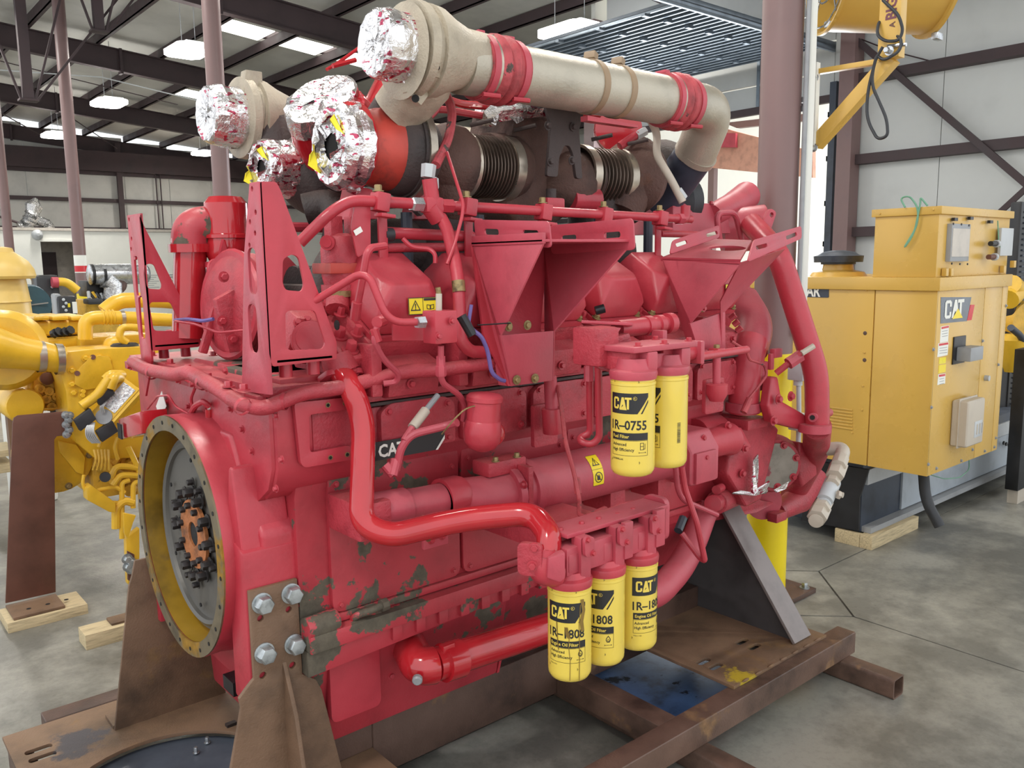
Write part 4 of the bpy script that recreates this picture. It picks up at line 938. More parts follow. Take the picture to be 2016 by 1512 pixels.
pipe('signal_hose', [at(742, 645, Y=2.20), at(735, 670, Y=2.2), at(755, 708, Y=2.22), at(785, 735, Y=2.24), at(782, 752, Y=2.26), at(755, 755, Y=2.28)], .010, 'redhaze', en, .03, 8)
R('hose_elbow', MB().cyl(at(742, 635, Y=2.21), at(756, 630, Y=2.24), .018, 10), 'red'); R('hose_nut', MB().cyl(at(736, 648, Y=2.20), at(744, 672, Y=2.20), .014, 8), 'red')
# coolant vent pipe running down from the rail
pipe('vent_pipe', [at(868, 428, Y=2.44), at(880, 450, Y=2.40), at(903, 545, Y=2.26), at(906, 670, Y=2.22), at(925, 692, Y=2.22), at(985, 695, Y=2.26)], .0215, 'red', en, .09, 16, seg=8)
R('pipe_tape', MB().tube([at(902, 553, Y=2.256), at(904, 575, Y=2.248)], .0222, 16), 'brass')
pipe('thin_line', [at(880, 300, Y=2.5), at(912, 400, Y=2.35), at(910, 425, Y=2.33), at(896, 478, Y=2.3), at(880, 520, Y=2.3)], .006, 'red', en, .02, 8)
pipe('black_red_lead', [at(918, 625, Y=2.16), at(930, 650, Y=2.12), at(948, 662, Y=2.1), at(960, 690, Y=2.1), at(968, 735, Y=2.1), at(985, 748, Y=2.1), at(994, 750, Y=2.1)], .007, 'purple', en, .02, 8)
pipe('cut_lead', [at(922, 640, Y=2.14), at(928, 600, Y=2.14)], .006, 'purple', en); R('lead_plug', MB().cyl(at(908, 622, Y=2.14), at(930, 660, Y=2.12), .017, 10), 'black')
pipe('thin_cord', [at(940, 640, Y=2.12), at(1005, 636, Y=2.12)], .0025, 'black', en, n=5)
# ---- rail tube with clamp blocks
ry = 2.44
pipe('fuel_rail', [at(590, 478, Y=ry+.05), at(650, 418, Y=ry), at(690, 394, Y=ry), at(1360, 432, Y=ry)], .0185, 'red', en, .10, 16)
for px, py in ((748, 398), (921, 408), (1070, 418), (1190, 424), (1300, 430)):
    p = at(px, py, Y=ry); cb_ = R('clamp_block', MB().cbox(p, (.05, .055, .062), (0, .15, 0)), 'red', bev=.006)
    R('clamp_foot', MB().cbox(p+V((.005, -.02, -.045)), (.055, .05, .012), (0, .1, 0)), 'red', cb_, .003)
    bolts([p+V((-.005, 0, .034))], Z1, .0125, .02, m='brass', par=cb_)
    R('clamp_arm', MB().frame(p+V((.01, .03, -.20)), V((0, 0, 1)), X1, Y1, .20, .035, .01), 'red', cb_, .002)
R('hex_union', MB().lathe(at(808, 402, Y=ry), X1, [(0, .021), (.006, .026), (.045, .026), (.05, .020)], 6), 'chrome')
R('rail_tee', MB().cbox(at(850, 404, Y=ry), (.075, .05, .055)), 'red', bev=.012)
R('tee_nut', MB().lathe(at(866, 405, Y=ry), X1, [(0, .026), (.05, .026)], 6), 'red')
R('tee_body', MB().tube([at(845, 408, Y=ry), at(862, 432, Y=ry)], .030, 14), 'red')
R('end_elbow', MB().tube(fillet([at(1340, 432, Y=ry), at(1349, 431, Y=ry), at(1350, 405, Y=ry)], .02), .022, 12), 'red')
R('end_nut', MB().lathe(at(1334, 431, Y=ry), X1, [(0, .026), (.03, .026)], 6), 'redhaze')
pipe('riser_tube', [at(852, 400, Y=ry), at(845, 352, Y=ry)], .026, 'red', en); R('riser_nut', MB().lathe(at(842, 350, Y=ry), V((.15, 0, 1)), [(0, .024), (.045, .026)], 6), 'lgrey')
pipe('lower_rail', [at(755, 458, Y=2.50), at(930, 466, Y=2.50)], .020, 'red', en); pipe('lower_rail', [at(760, 488, Y=2.50), at(930, 486, Y=2.50)], .016, 'redcast', en)
R('rubber_coupling', MB().cyl(at(755, 462, Y=2.49), at(772, 462, Y=2.49), .023, 14), 'rubber')
pipe('oil_line', [at(793, 470, Y=2.42), at(810, 487, Y=2.4), at(845, 490, Y=2.38), at(857, 500, Y=2.36), at(857, 518, Y=2.36)], .008, 'red', en, .02, 8)
pipe('lower_rail', [at(1300, 460, Y=2.50), at(1385, 462, Y=2.50)], .016, 'red', en); R('hex_union', MB().lathe(at(1385, 462, Y=2.50), X1, [(0, .022), (.07, .022)], 6), 'beige')
# thermostat tower left of the first cover
tw = R('regulator_tower', MB().lathe(at(672, 560, Y=2.55), Z1, [(-.06, .055), (-.03, .055), (-.03, .068), (0, .068), (.0, .058), (.03, .065), (.12, .065), (.16, .05), (.17, .03)], 20), 'redcast')
R('tower_collar', MB().cbox(at(672, 528, Y=2.55), (.15, .13, .035)), 'scorch', tw, .004)
for dx in (-.03, .045): R('tower_lug', MB().cbox(at(672, 447, Y=2.55)+V((dx, 0, 0)), (.045, .05, .07)), 'redcast', tw, .004)
R('tower_plug', MB().lathe(at(646, 478, Y=2.52), V((-.7, -.7, 0)), [(-.02, .025), (.012, .025), (.012, .016), (.016, .016)], 12), 'red', tw)
R('tower_bracket', MB().plate(rpoly([(0, 0), (.05, .03), (.055, .17), (.0, .18), (-.02, .10)], .01), [], at(702, 508, Y=2.45), X1, Z1, .008, -Y1), 'red', tw, .002)
R('paper_tag', MB().cbox(at(705, 455, Y=2.43), (.03, .002, .018), (0, -.5, 0)), 'white', tw)
pipe('tower_stem', [at(668, 560, Y=2.55), at(664, 610, Y=2.5)], .04, 'redcast', en)
R('stem_gasket', MB().lathe(at(667, 578, Y=2.53), Z1, [(-.01, .05), (.01, .052)], 16), 'brass')
# dark insulated hose sections behind the first cover
pipe('clamped_hose', [at(600, 412, Y=2.95), at(650, 400, Y=2.9), at(690, 460, Y=2.75), at(640, 540, Y=2.70), at(632, 600, Y=2.7)], .058, 'exhdk', en, .10, 20, label='dusty brown rubber hose')
R('hose_clamp', MB().lathe(at(640, 405, Y=2.92), V((1, -.3, -.4)), [(-.01, .063), (.01, .063)], 20, False), 'clampst')

# ---- V-shaped bracket consoles (folded sheet)
def tri_plate(name, pts, th, m='redhaze', par=None, bev=.002, holes=()):
    """flat plate through 3D points, with optional hole loops given in 3D"""
    pts = [V(p) for p in pts]; n = (pts[1]-pts[0]).cross(pts[2]-pts[0]).normalized()
    return R(name, MB().prism(pts, n*th), m, par, bev)
def strip(name, p0, p1, up, h, th, par, slots=2):
    """upright strip from p0 to p1 with slots"""
    p0, p1 = V(p0), V(p1); L = (p1-p0).length; u = (p1-p0).normalized(); n = u.cross(up).normalized()
    out = rpoly([(0, 0), (L, 0), (L, h), (0, h)], .018, 4)
    hl = [slot(L*q, h*.52, .075, .02) for q in (.24, .76)]
    return R(name, MB().plate(out, hl, p0, u, up, th), 'redhaze', par, .0015)
# first console
A = lambda px, py, y: at(px, py, Y=y)
yb_, yf_ = 2.36, 1.95
xL = A(930, 485, yb_).x; xR = xL+.34
zt = A(930, 482, yb_).z
c1 = R('console_bracket', MB().plate(rpoly([(-.015, 1.62), (.0, 1.62), (.015, 1.62), (.2, 1.62), (.215, 1.83), (.20, 1.84), (0, 1.84)], .004), [], (0, 0, 0), X1, Z1, .001), 'redhaze') if 0 else None
xm0, xm1 = A(985, 662, 2.15).x, A(1090, 660, 2.15).x
zb_ = A(1010, 760, 2.15).z; zm = A(988, 660, 2.15).z
c1 = R('console_bracket', MB().prism([(xm0, 2.15, zm+.0), (xm1, 2.15, zm), (xm1-.005, 2.15, zb_), (xm0+.045, 2.15, zb_)], (0, .01, 0)), 'redhaze', bev=.0015)
R('back_plate', MB().prism([(xL, yb_, zt), (xR+.02, yb_, zt), (xm1+.02, 2.24, zm), (xm1+.01, 2.16, zb_), (xm0+.04, 2.16, zb_), (xm0, 2.24, zm)], (0, .01, 0)), 'red', c1)
tri_plate('left_gusset', [(xL, yb_, zt), (xL, yf_+.04, zt), (xm0+.0, 2.15, zm), (xm0+.045, 2.15, zb_), (xm0+.03, 2.20, zb_)], .008, par=c1)
tri_plate('right_gusset', [(xR, yb_, zt), (xR, yf_-.03, zt), (xm1, 2.15, zm), (xm1-.005, 2.15, zb_), (xm1, 2.20, zb_)], .008, 'redhaze', c1)
R('top_shelf', MB().prism([(xL-.005, yb_, zt), (xR, yb_, zt), (xR, yf_-.03, zt), (xL-.005, yf_+.04, zt)], (0, 0, .009)), 'redhaze', c1, .002)
R('shelf_lip', MB().prism([(xL-.005, yf_+.04, zt-.005), (xL+.01, yf_+.04, zt-.005), (xL+.01, yb_, zt-.005), (xL-.005, yb_, zt-.005)], (0, 0, .035)), 'redhaze', c1, .002)
strip('slotted_strip', A(940, 480, 2.36), A(1088, 488, 1.98), V((.0, .12, 1)), .085, .007, c1)
strip('slotted_strip', A(1088, 500, 2.30), A(1252, 492, 1.90), V((-.05, .05, 1)), .105, .007, c1)
bolts([A(1001, 643, 2.145), A(1038, 640, 2.145), A(1017, 748, 2.145), A(1053, 745, 2.145)], -Y1, .011, .009, m='brass', par=c1)
# second console, turned further
D5 = lambda a, b, y: at(1280+a/2.1636, 400+b/2.1636, Y=y)
c2 = R('console_bracket', MB().prism([D5(170, 512, 2.15), D5(320, 462, 2.15), D5(320, 628, 2.15), D5(205, 622, 2.15)], (0, .01, 0)), 'redhaze', bev=.0015)
tri_plate('left_gusset', [D5(52, 242, 2.36), D5(385, 256, 1.97), D5(172, 510, 2.15), D5(205, 622, 2.15), D5(158, 602, 2.20)], .008, 'redhaze', c2)
tri_plate('right_gusset', [D5(385, 256, 1.97), D5(575, 197, 2.02), D5(320, 462, 2.16), D5(322, 628, 2.15), D5(306, 620, 2.15), D5(300, 420, 2.14)], .006, 'redhaze', c2)
tp_ = [D5(50, 236, 2.37), D5(385, 246, 1.97), D5(432, 165, 2.10), D5(250, 158, 2.42)]
o_ = tp_[0]; u_ = (tp_[1]-o_).normalized(); nn_ = u_.cross(tp_[3]-o_).normalized(); v_ = nn_.cross(u_)
def proj2(a, b):
    d = CF + CR*((1280+a/2.1636-1008)/FPX) + CU*((756-400-b/2.1636)/FPX); t_ = (o_-CO).dot(nn_)/d.dot(nn_); p = CO+d*t_-o_; return (p.dot(u_), p.dot(v_))
out = [proj2(50, 238), proj2(385, 248), proj2(432, 165), proj2(250, 158)]
R('top_shelf', MB().plate(out, [[proj2(330+80*cos(2*pi*k/20), 200+11*sin(2*pi*k/20)) for k in range(20)]], o_, u_, v_, .008), 'redhaze', c2)
R('shelf_dark_hole', MB().add([o_-nn_*.03+u_*p[0]+v_*p[1] for p in [proj2(330+84*cos(2*pi*k/20), 200+15*sin(2*pi*k/20)) for k in range(20)]], [tuple(range(20))]), 'redcast', c2) if 0 else None
R('shelf_front_lip', MB().prism([D5(50, 236, 2.365), D5(385, 248, 1.965), D5(385, 258, 1.965), D5(52, 246, 2.365)], (0, .008, 0)), 'redhaze', c2)
def strip4(L, par, sl):
    P = [D5(*p) for p in L]; o, u = P[0], (P[1]-P[0]).normalized(); n = u.cross(P[3]-P[0]).normalized(); v = n.cross(u)
    def pj(a, b):
        d = CF + CR*((1280+a/2.1636-1008)/FPX) + CU*((756-400-b/2.1636)/FPX); t_ = (o-CO).dot(n)/d.dot(n); q = CO+d*t_-o; return (q.dot(u), q.dot(v))
    hl = []
    for (a0, b0, a1, b1) in sl:
        A_, B_ = V((*pj(a0, b0), 0)), V((*pj(a1, b1), 0)); m = (A_+B_)/2; L_ = (B_-A_).length; an = atan2((B_-A_).y, (B_-A_).x)
        hl.append([(m.x+p[0]*cos(an)-p[1]*sin(an), m.y+p[0]*sin(an)+p[1]*cos(an)) for p in rrect(L_, .016, .0078, 4)])
    R('slotted_strip', MB().plate(rpoly([pj(a, b) for a, b, y in L], .018, 4), hl, o, u, v, .007), 'redhaze', par, .0012)
strip4([(80, 220, 2.30), (291, 148, 2.32), (290, 95, 2.34), (92, 160, 2.32)], c2, [(105, 182, 152, 166), (235, 140, 282, 126)])
strip4([(410, 252, 1.93), (640, 152, 1.97), (638, 98, 1.99), (436, 158, 1.95)], c2, [(445, 192, 492, 180), (573, 150, 618, 132)])
bolts([D5(228, 448, 2.13)], -Y1, .009, .009, par=c2)
# ---- spin-on filters
FT = {}
def wrapf(r, z0, a0=0):
    return lambda s_, t_, off: V(((r+off)*cos(a0+s_/r), (r+off)*sin(a0+s_/r), z0+t_))
def strips(items, w=.008):
    """cut 2D print into narrow vertical strips so that it can wrap round the can"""
    bm = bmesh.new()
    for vs, fs, dx, dy in items:
        vv = [bm.verts.new((a+dx, b+dy, 0)) for a, b in vs]
        for f in fs:
            try: bm.faces.new([vv[i] for i in f])
            except ValueError: pass
    xs = [v.co.x for v in bm.verts]; x = min(xs)+w
    while x < max(xs):
        bmesh.ops.bisect_plane(bm, geom=bm.verts[:]+bm.edges[:]+bm.faces[:], plane_co=(x, 0, 0), plane_no=(1, 0, 0)); x += w
    bm.verts.index_update(); r = ([(v.co.x, v.co.y) for v in bm.verts], [tuple(v.index for v in f.verts) for f in bm.faces]); bm.free(); return r
def cat_logo(h):
    """blocky letters C A T with a triangle under the A, bottom-left at 0"""
    s = h; w = .17*s*1.25; it = []
    C_ = [(0, .12), (.12, 0), (.50, 0), (.62, .12), (.62, .36), (.44, .36), (.44, .17), (.19, .17), (.19, .83), (.44, .83), (.44, .64), (.62, .64), (.62, .88), (.50, 1), (.12, 1), (0, .88)]
    A_ = [(.66, 0), (.84, 0), (.90, .22), (1.0, .40), (1.10, .22), (1.16, 0), (1.36, 0), (1.12, 1), (.90, 1)]
    T_ = [(1.20, 1), (1.20, .82), (1.40, .82), (1.40, 0), (1.60, 0), (1.60, .82), (1.82, .82), (1.82, 1)]
    for L in (C_, A_, T_): it.append((*poly2([(a*s*.92, b*s) for a, b in L]), 0, 0))
    it.append((*poly2([(.62*s, -.06*s), (1.30*s, -.06*s), (.96*s, .30*s)]), 0, 0))
    return it
def make_filter(kind, num, l1, H=.310, r=.0675):
    o = build('spin_on_filter', MB().lathe((0, 0, 0), Z1, [(0, .03), (.001, .050), (.006, .060), (.018, .0665), (.03, r), (H-.03, r), (H-.028, r+.0015), (H-.02, r+.0015), (H-.018, r-.001), (H-.004, r-.001), (H, r-.006)], 40), 'yelfilt', None)
    f = wrapf(r, 0); blk_, yl = [], []
    w = .125; h0, h1 = .198, .260     # logo plate
    blk_.append((*poly2([(-w/2, h0), (w*.22, h0), (w/2, h1-.012), (w/2, h1), (-w/2, h1)]), 0, 0))
    blk_.append((*poly2([(w*.30, h0), (w*.34, h0), (w/2, h0+.034), (w/2, h0+.042)]), 0, 0))
    for it in cat_logo(.036): yl.append((it[0], it[1], -w/2+.012, h0+.014))
    t = text2d('R', .006, .0); yl.append((*t, -w/2+.080, h0+.044)); yl.append((*poly2h(circ(-w/2+.0825, h0+.047, .0058, 12), [circ(-w/2+.0825, h0+.047, .0049, 12)]), 0, 0))
    t = text2d(num, .0285, .022, .88); blk_.append((*t, -w/2+.002, .150))
    blk_.append((*poly2([(-w/2+.004, .118), (w/2, .118), (w/2, .140), (-w/2+.004, .140)]), 0, 0))
    t = text2d(kind, .0105, .015, .95); yl.append((*t, -w/2+.010, .124))
    t = text2d('Advanced', .0095, .012, .95); blk_.append((*t, -w/2+.008, .100)); t = text2d('High Efficiency', .0095, .012, .95); blk_.append((*t, -w/2+.008, .084))
    blk_.append((*poly2h([(-w/2+.004, .070), (w/2, .070), (w/2, .117), (-w/2+.004, .117)], [[(-w/2+.005, .071), (w/2-.001, .071), (w/2-.001, .116), (-w/2+.005, .116)]]), 0, 0))
    cx = w/2-.018
    if kind.startswith('Fuel'):
        blk_.append((*poly2h([(cx-.008, .088), (cx+.004, .088), (cx+.004, .110), (cx-.008, .110)], [[(cx-.0065, .0895), (cx+.0025, .0895), (cx+.0025, .0985), (cx-.0065, .0985)], [(cx-.0065, .100), (cx+.0025, .100), (cx+.0025, .1085), (cx-.0065, .1085)]]), 0, 0))
        blk_.append((*poly2([(cx+.004, .090), (cx+.009, .090), (cx+.009, .107), (cx+.0075, .107), (cx+.0075, .0915), (cx+.004, .0915)]), 0, 0))
        t = text2d('CATERPILLAR', .0055, .012, .9); blk_.append((*t, -w/2+.006, .056))
    else:
        dr_ = [(cx, .112), (cx+.007, .102), (cx+.008, .096), (cx+.004, .089), (cx-.004, .089), (cx-.008, .096), (cx-.007, .102)]
        blk_.append((*poly2h(dr_, [[(cx+(a-cx)*.72, .098+(b-.098)*.72) for a, b in dr_]]), 0, 0)); blk_.append((*poly2h(circ(cx, .096, .004, 10), [circ(cx, .096, .0026, 10)]), 0, 0))
        t = text2d('Made in USA', .004, .0, .9); blk_.append((*t, -w/2+.006, .060))
    blk_.append((*poly2([(cx-.010, .0795), (cx+.010, .0795), (cx+.010, .0805), (cx-.010, .0805)]), 0, 0))
    for a in (-.012, .009): blk_.append((*poly2([(cx+a, .0775), (cx+a+.003, .080), (cx+a, .0825)]), 0, 0))
    for a, b in ((.030, .290), (.034, .045), (-w/2, .050), (-.05, .29)): blk_.append((*poly2([(a, b), (a+.0012, b), (a+.0012, b+.008), (a, b+.008)]), 0, 0)); blk_.append((*poly2([(a+.002, b+.003), (a+.004, b+.004), (a+.002, b+.005)]), 0, 0))
    for nm, its, mm, off in (('black_print', blk_, 'print', .0006), ('yellow_print', yl, 'yelfilt', .0012)):
        vs, fs = strips(its); raw(nm, [f(a, b, off) for a, b in vs], fs, mm, o)['kind'] = 'stuff'
    return o
f_oil = make_filter('Engine Oil Filter', '1R\u20131808', ''); f_fuel = make_filter('Fuel Filter', '1R\u20130755', '')
def put_filter(src, x, y, z, phi, lab, first=False):
    o = src if first else copy_tree(src); ang = YAW+pi-0  # direction towards the camera
    d = atan2(-y, -x)
    o.parent = en; o.location = V((x, y, z))-EN; o.rotation_euler = (0, 0, d+phi)
    o['label'] = lab; return o
oil = [(1.719, 1.77, .776, radians(-9)), (1.871, 1.77, .776, radians(-25)), (2.031, 1.77, .776, radians(40))]
fo = [put_filter(f_oil, *oil[0], 'leftmost yellow oil filter with oil drips', True), put_filter(f_oil, *oil[1], 'middle yellow oil filter'), put_filter(f_oil, *oil[2], 'rightmost yellow oil filter')]
ffu = [put_filter(f_fuel, 1.914, 1.69, 1.401, radians(-12), 'front yellow fuel filter', True), put_filter(f_fuel, 2.072, 1.69, 1.401, radians(-68), 'rear yellow fuel filter')]
# oil drips on the first oil filter and bar code on the rear fuel filter
r = .0675; fw_ = wrapf(r, 0); vs = []; fs = []
def wstrip(pts, w, off=.0016):
    for (a, b), (c, d) in zip(pts[:-1], pts[1:]):
        k = len(vs); vs.extend([fw_(a-w/2, b, off), fw_(a+w/2, b, off), fw_(c+w/2, d, off), fw_(c-w/2, d, off)]); fs.append((k, k+1, k+2, k+3))
wstrip([(.044, .255), (.040, .19), (.041, .10), (.040, .01)], .0022); wstrip([(.010, .17), (.008, .12), (.012, .08), (.011, .015)], .0018); wstrip([(-.03, .20), (-.028, .15), (-.024, .11)], .003)
wstrip([(.050, .27), (.056, .235), (.048, .20), (.052, .17)], .012); wstrip([(.000, .185), (.004, .16), (.010, .15)], .010)
dm = mat('dried_oil_drip', (.20, .12, .02), .3, var=.3)
o = raw('oil_drip', [Vv for Vv in vs], fs, dm, None); o.parent = fo[0]
vs = []; fs = []; f2 = wrapf(r, 0, radians(104)); rnd = random.Random(3); b = .085
while b < .150:
    w = rnd.choice((.0006, .0012, .0018)); k = len(vs); vs += [f2(-.006, b, .0008), f2(.006, b, .0008), f2(.006, b+w, .0008), f2(-.006, b+w, .0008)]; fs.append((k, k+1, k+2, k+3)); b += w+rnd.choice((.0008, .0014))
o = raw('bar_code', vs, fs, 'print', None); o.parent = ffu[1]
# ---- oil filter base casting
zt = .776+.310
B5 = lambda a, b: (1020+a/5.04, 960+b/5.04)
fb = R('filter_base', MB().box((1.668, 1.728, zt+.030), (2.12, 1.80, zt+.118)), 'redhaze', bev=.01, seg=2)
zs = at(*B5(455, 500), Y=1.745).z; xs0 = at(*B5(455, 500), Y=1.745).x+.012; xs1 = at(*B5(1480, 155), Y=1.745).x
R('base_cap_strip', MB().box((xs0, 1.742, zs-.006), (xs1, 1.85, zs+.008)), 'redhaze', fb, .003)
R('base_back', MB().box((xs0+.05, 1.80, zt+.02), (xs1-.02, 1.88, zs-.01)), 'redcast', fb, .008)
R('base_arm', MB().box((1.86, 1.92, zt-.02), (2.12, 2.46, zt+.07)), 'redcast', fb, .01)
for k in range(3):
    x, y = oil[k][0], oil[k][1]
    R('filter_head', MB().lathe((x, y, zt), Z1, [(-.012, .070), (.004, .072), (.012, .070), (.018, .058), (.035, .05)], 36), 'red', fb)
    wx = [at(a, 1090, Y=1.72).x for a in (1152, 1219, 1282)][k]
    R('head_web', MB().box((wx-.022, 1.715, zt+.010), (wx+.022, 1.76, zs-.004)), 'redhaze', fb, .006)
    c = at(*B5(*((682, 575), (1022, 468), (1342, 360))[k]), Y=1.705)
    R('oval_cover', MB().plate(rpoly([(-.018, -.030), (.014, -.038), (.024, .022), (-.006, .036), (-.020, .022)], .014), [], c, X1, Z1, .012, -Y1), 'redhaze', fb, .003)
    bolts([c+V((-.008, -.012, .022)), c+V((.014, -.012, -.024))], -Y1, .007, .008, par=fb, m='red')
    R('head_block', MB().box((x-.045, 1.725, zt+.040), (x-.005, 1.76, zt+.10)), 'redhaze', fb, .008)
bolts([at(*B5(a, b), Y=1.79) for a, b in ((420, 440), (630, 375), (800, 330), (985, 290), (1140, 240), (1300, 200), (1430, 170))], Z1, .009, .012, par=fb)
R('base_flange', MB().prism([at(*B5(300, 700), Y=1.74), at(*B5(470, 640), Y=1.70), at(*B5(470, 900), Y=1.70), at(*B5(420, 945), Y=1.71), at(*B5(290, 900), Y=1.74)], (0.012, .03, 0)), 'redhaze', fb, .006)
R('base_flange', MB().plate([(0, 0), (.045, 0), (.045, .125), (0, .125)], [], at(*B5(1372, 600), Y=1.71), X1, Z1, .02, Y1), 'redhaze', fb, .005)
R('base_flange', MB().plate([(0, 0), (.04, 0), (.04, .12), (0, .12)], [], at(*B5(1060, 720), Y=1.71), X1, Z1, .02, Y1), 'redhaze', fb, .005)
R('end_flange', MB().plate(rpoly([(0, 0), (.10, 0), (.10, .15), (0, .15)], .03), [], (xs1+.01, 1.76, zs-.13), Y1, Z1, .022, X1), 'redhaze', fb, .004)
R('inlet_elbow', MB().tube(fillet([at(1078, 1075, Y=1.89), at(1068, 1120, Y=1.86), at(1110, 1128, Y=1.80)], .06, 7), [.046]*3+[.05]*0 or .046, 20), 'redgloss', fb) if 0 else R('inlet_elbow', MB().tube(fillet([at(1076, 1088, Y=1.785), at(1062, 1124, Y=1.79), at(1100, 1128, Y=1.77)], .06, 7), .043, 20), 'red', fb)
R('elbow_clamp', MB().tube([at(1077, 1078, Y=1.785), at(1075, 1092, Y=1.785)], .046, 22), 'red', fb); R('elbow_flange', MB().plate(rrect(.075, .10, .02, 4, (0, 0)), [], at(1046, 1098, Y=1.80), V((.5, -.8, 0)), Z1, .02), 'redcast', fb, .004)
bolts([at(1052, 1078, Y=1.78), at(1048, 1114, Y=1.78)], V((-.7, -.7, 0)), .011, .012, par=fb)
pipe('sensor_harness', [at(1098, 760, Y=2.2), at(1105, 800, Y=2.15), at(1113, 870, Y=2.14), at(1130, 930, Y=2.12), at(1141, 985, Y=2.08), at(1140, 1015, Y=1.98), at(1165, 1020, Y=1.92), at(1220, 995, Y=1.96), at(1280, 983, Y=1.98), at(1316, 998, Y=1.95)], .0085, 'pinkhose', en, .03, 8)
R('harness_plug', MB().tube([at(1158, 1020, Y=1.93), at(1192, 1005, Y=1.94)], .016, 10), 'pinkhose'); R('harness_plug', MB().tube([at(1135, 940, Y=2.12), at(1138, 972, Y=2.1)], .013, 10), 'pinkhose')
for px, py in ((1205, 1012), (1262, 995)): R('harness_clip', MB().cbox(at(px, py, Y=1.93), (.05, .015, .006), (0, .3, .6)), 'redhaze')
# ---- fuel filter base
zf = 1.401+.310
gb = R('fuel_filter_base', MB().box((1.84, 1.76, zf+.02), (1.93, 1.88, zf+.14)), 'redcast', bev=.012)
B6 = lambda a, b: (900+a/3.024, 400+b/3.024)
R('casting_skirt', MB().prism([A(*B6(805, 740), 1.80), A(*B6(985, 740), 1.80), A(*B6(905, 850), 1.78), A(*B6(990, 920), 1.76), A(*B6(1070, 935), 1.73), A(*B6(1070, 1010), 1.73), A(*B6(990, 1030), 1.75), A(*B6(840, 985), 1.80)], (.01, .03, 0)), 'redhaze', gb, .008)
R('mount_shelf', MB().prism([A(*B6(740, 715), 1.86), A(*B6(1045, 730), 1.78), A(*B6(1045, 733), 1.98), A(*B6(760, 718), 2.10)], (0, 0, .010)), 'redhaze', gb, .002)
for x, y in ((1.914, 1.69), (2.072, 1.69)):
    R('filter_head', MB().lathe((x, y, zf), Z1, [(-.012, .070), (.004, .074), (.013, .072), (.018, .055), (.05, .048)], 36), 'redhaze', gb)
    R('head_web', MB().box((x+.005, y-.055, zf+.012), (x+.05, y+.02, zf+.07)), 'redhaze', gb, .006)
    R('head_neck', MB().box((x-.04, y-.02, zf+.012), (x+.03, y+.09, zf+.07)), 'redcast', gb, .01)
R('adapter_plate', MB().prism([(1.86, 1.64, zf+.070), (2.15, 1.63, zf+.070), (2.15, 1.78, zf+.070), (1.86, 1.79, zf+.070)], (0, 0, .018)), 'redhaze', gb, .004)
bolts([(1.90, 1.66, zf+.088), (2.01, 1.65, zf+.088), (2.13, 1.65, zf+.088), (2.10, 1.76, zf+.088)], Z1, .009, .01, par=gb)
R('stop_lever', MB().prism([A(1205, 665, 1.8), A(1240, 655, 1.8), A(1248, 680, 1.8), A(1225, 700, 1.8)], (0, .05, 0)), 'redcast', gb, .008)
R('valve_block', MB().box(at(1288, 725, Y=1.70)-V((.02, .03, .02)), at(1288, 725, Y=1.70)+V((.025, .0, .05))), 'redhaze', gb, .006)
tb_ = R('actuator_tube', MB().lathe(at(1215, 648, Y=1.86), V((1, -.02, 0.02)), [(0, .03), (.13, .03), (.13, .034), (.16, .034), (.162, .027), (.19, .027), (.192, .033), (.215, .033), (.217, .024), (.24, .024), (.242, .036), (.27, .036), (.272, .02)], 24), 'red', gb)
R('tube_post', MB().box(at(1300, 700, Y=1.80)-V((.012, .02, 0)), at(1300, 650, Y=1.80)+V((.012, .03, 0))), 'redhaze', gb, .003)
R('outlet_neck', MB().cyl((2.14, 1.71, zf+.04), (2.24, 1.71, zf+.04), .026, 16), 'red', gb); R('outlet_flange', MB().box((2.22, 1.67, zf+.005), (2.24, 1.75, zf+.08)), 'redhaze', gb, .004)
pipe('fuel_pipe', [at(1370, 704, Y=1.74), at(1470, 688, Y=1.80)], .014, 'red', en)
for k, (a, b_) in enumerate(((1165, 1187),)):
    pipe('fuel_hose', [at(1186, 665, Y=1.92), at(1178, 662, Y=1.92), at(1172, 690, Y=1.92), at(1178, 720, Y=1.92), at(1180, 862, Y=1.95), at(1165, 876, Y=1.97), at(1144, 870, Y=2.0), at(1142, 862, Y=2.02), at(1162, 852, Y=2.0), at(1161, 735, Y=1.96), at(1162, 715, Y=1.98)], .0125, 'red', en, .03, 12)
R('hose_end', MB().lathe(at(1160, 750, Y=1.96), Z1, [(0, .015), (.0, .018), (.05, .018), (.05, .015), (.09, .014)], 8), 'redhaze'); R('hose_end', MB().lathe(at(1173, 700, Y=1.92), Z1, [(0, .015), (.0, .018), (.045, .018)], 8), 'redhaze')
R('black_cap_sensor', MB().cyl(at(1172, 612, Y=2.10), at(1190, 607, Y=2.08), .016, 12), 'black')
# vertical drain pipe under the first console, oil filler tube etc
R('breather_standpipe', MB().cyl(at(1083, 740, Y=2.22), at(1086, 812, Y=2.22), .024, 16), 'redhaze'); R('standpipe_socket', MB().cyl(at(1087, 803, Y=2.22), at(1090, 852, Y=2.22), .040, 20), 'red', bev=.003)
R('socket_plate', MB().plate(rrect(.12, .16, .01, 2, (0, 0)), [], at(1068, 835, Y=2.30), X1, Z1, .02), 'redcast', bev=.004)
R('filler_pipe', MB().cyl(at(1411, 755, Y=2.10), at(1411, 700, Y=2.10), .017, 14), 'redhaze'); fp_ = R('filler_socket', MB().lathe(at(1411, 780, Y=2.10), Z1, [(-.02, .03), (.01, .045), (.05, .045), (.055, .035)], 18), 'red')
R('socket_flange', MB().plate(rrect(.13, .15, .012, 2, (0, 0)), [], at(1400, 778, Y=2.17), X1, Z1, .02), 'redcast', fp_, .003); R('filler_cross', MB().cbox(at(1411, 693, Y=2.10), (.05, .05, .035)), 'red', fp_, .006)
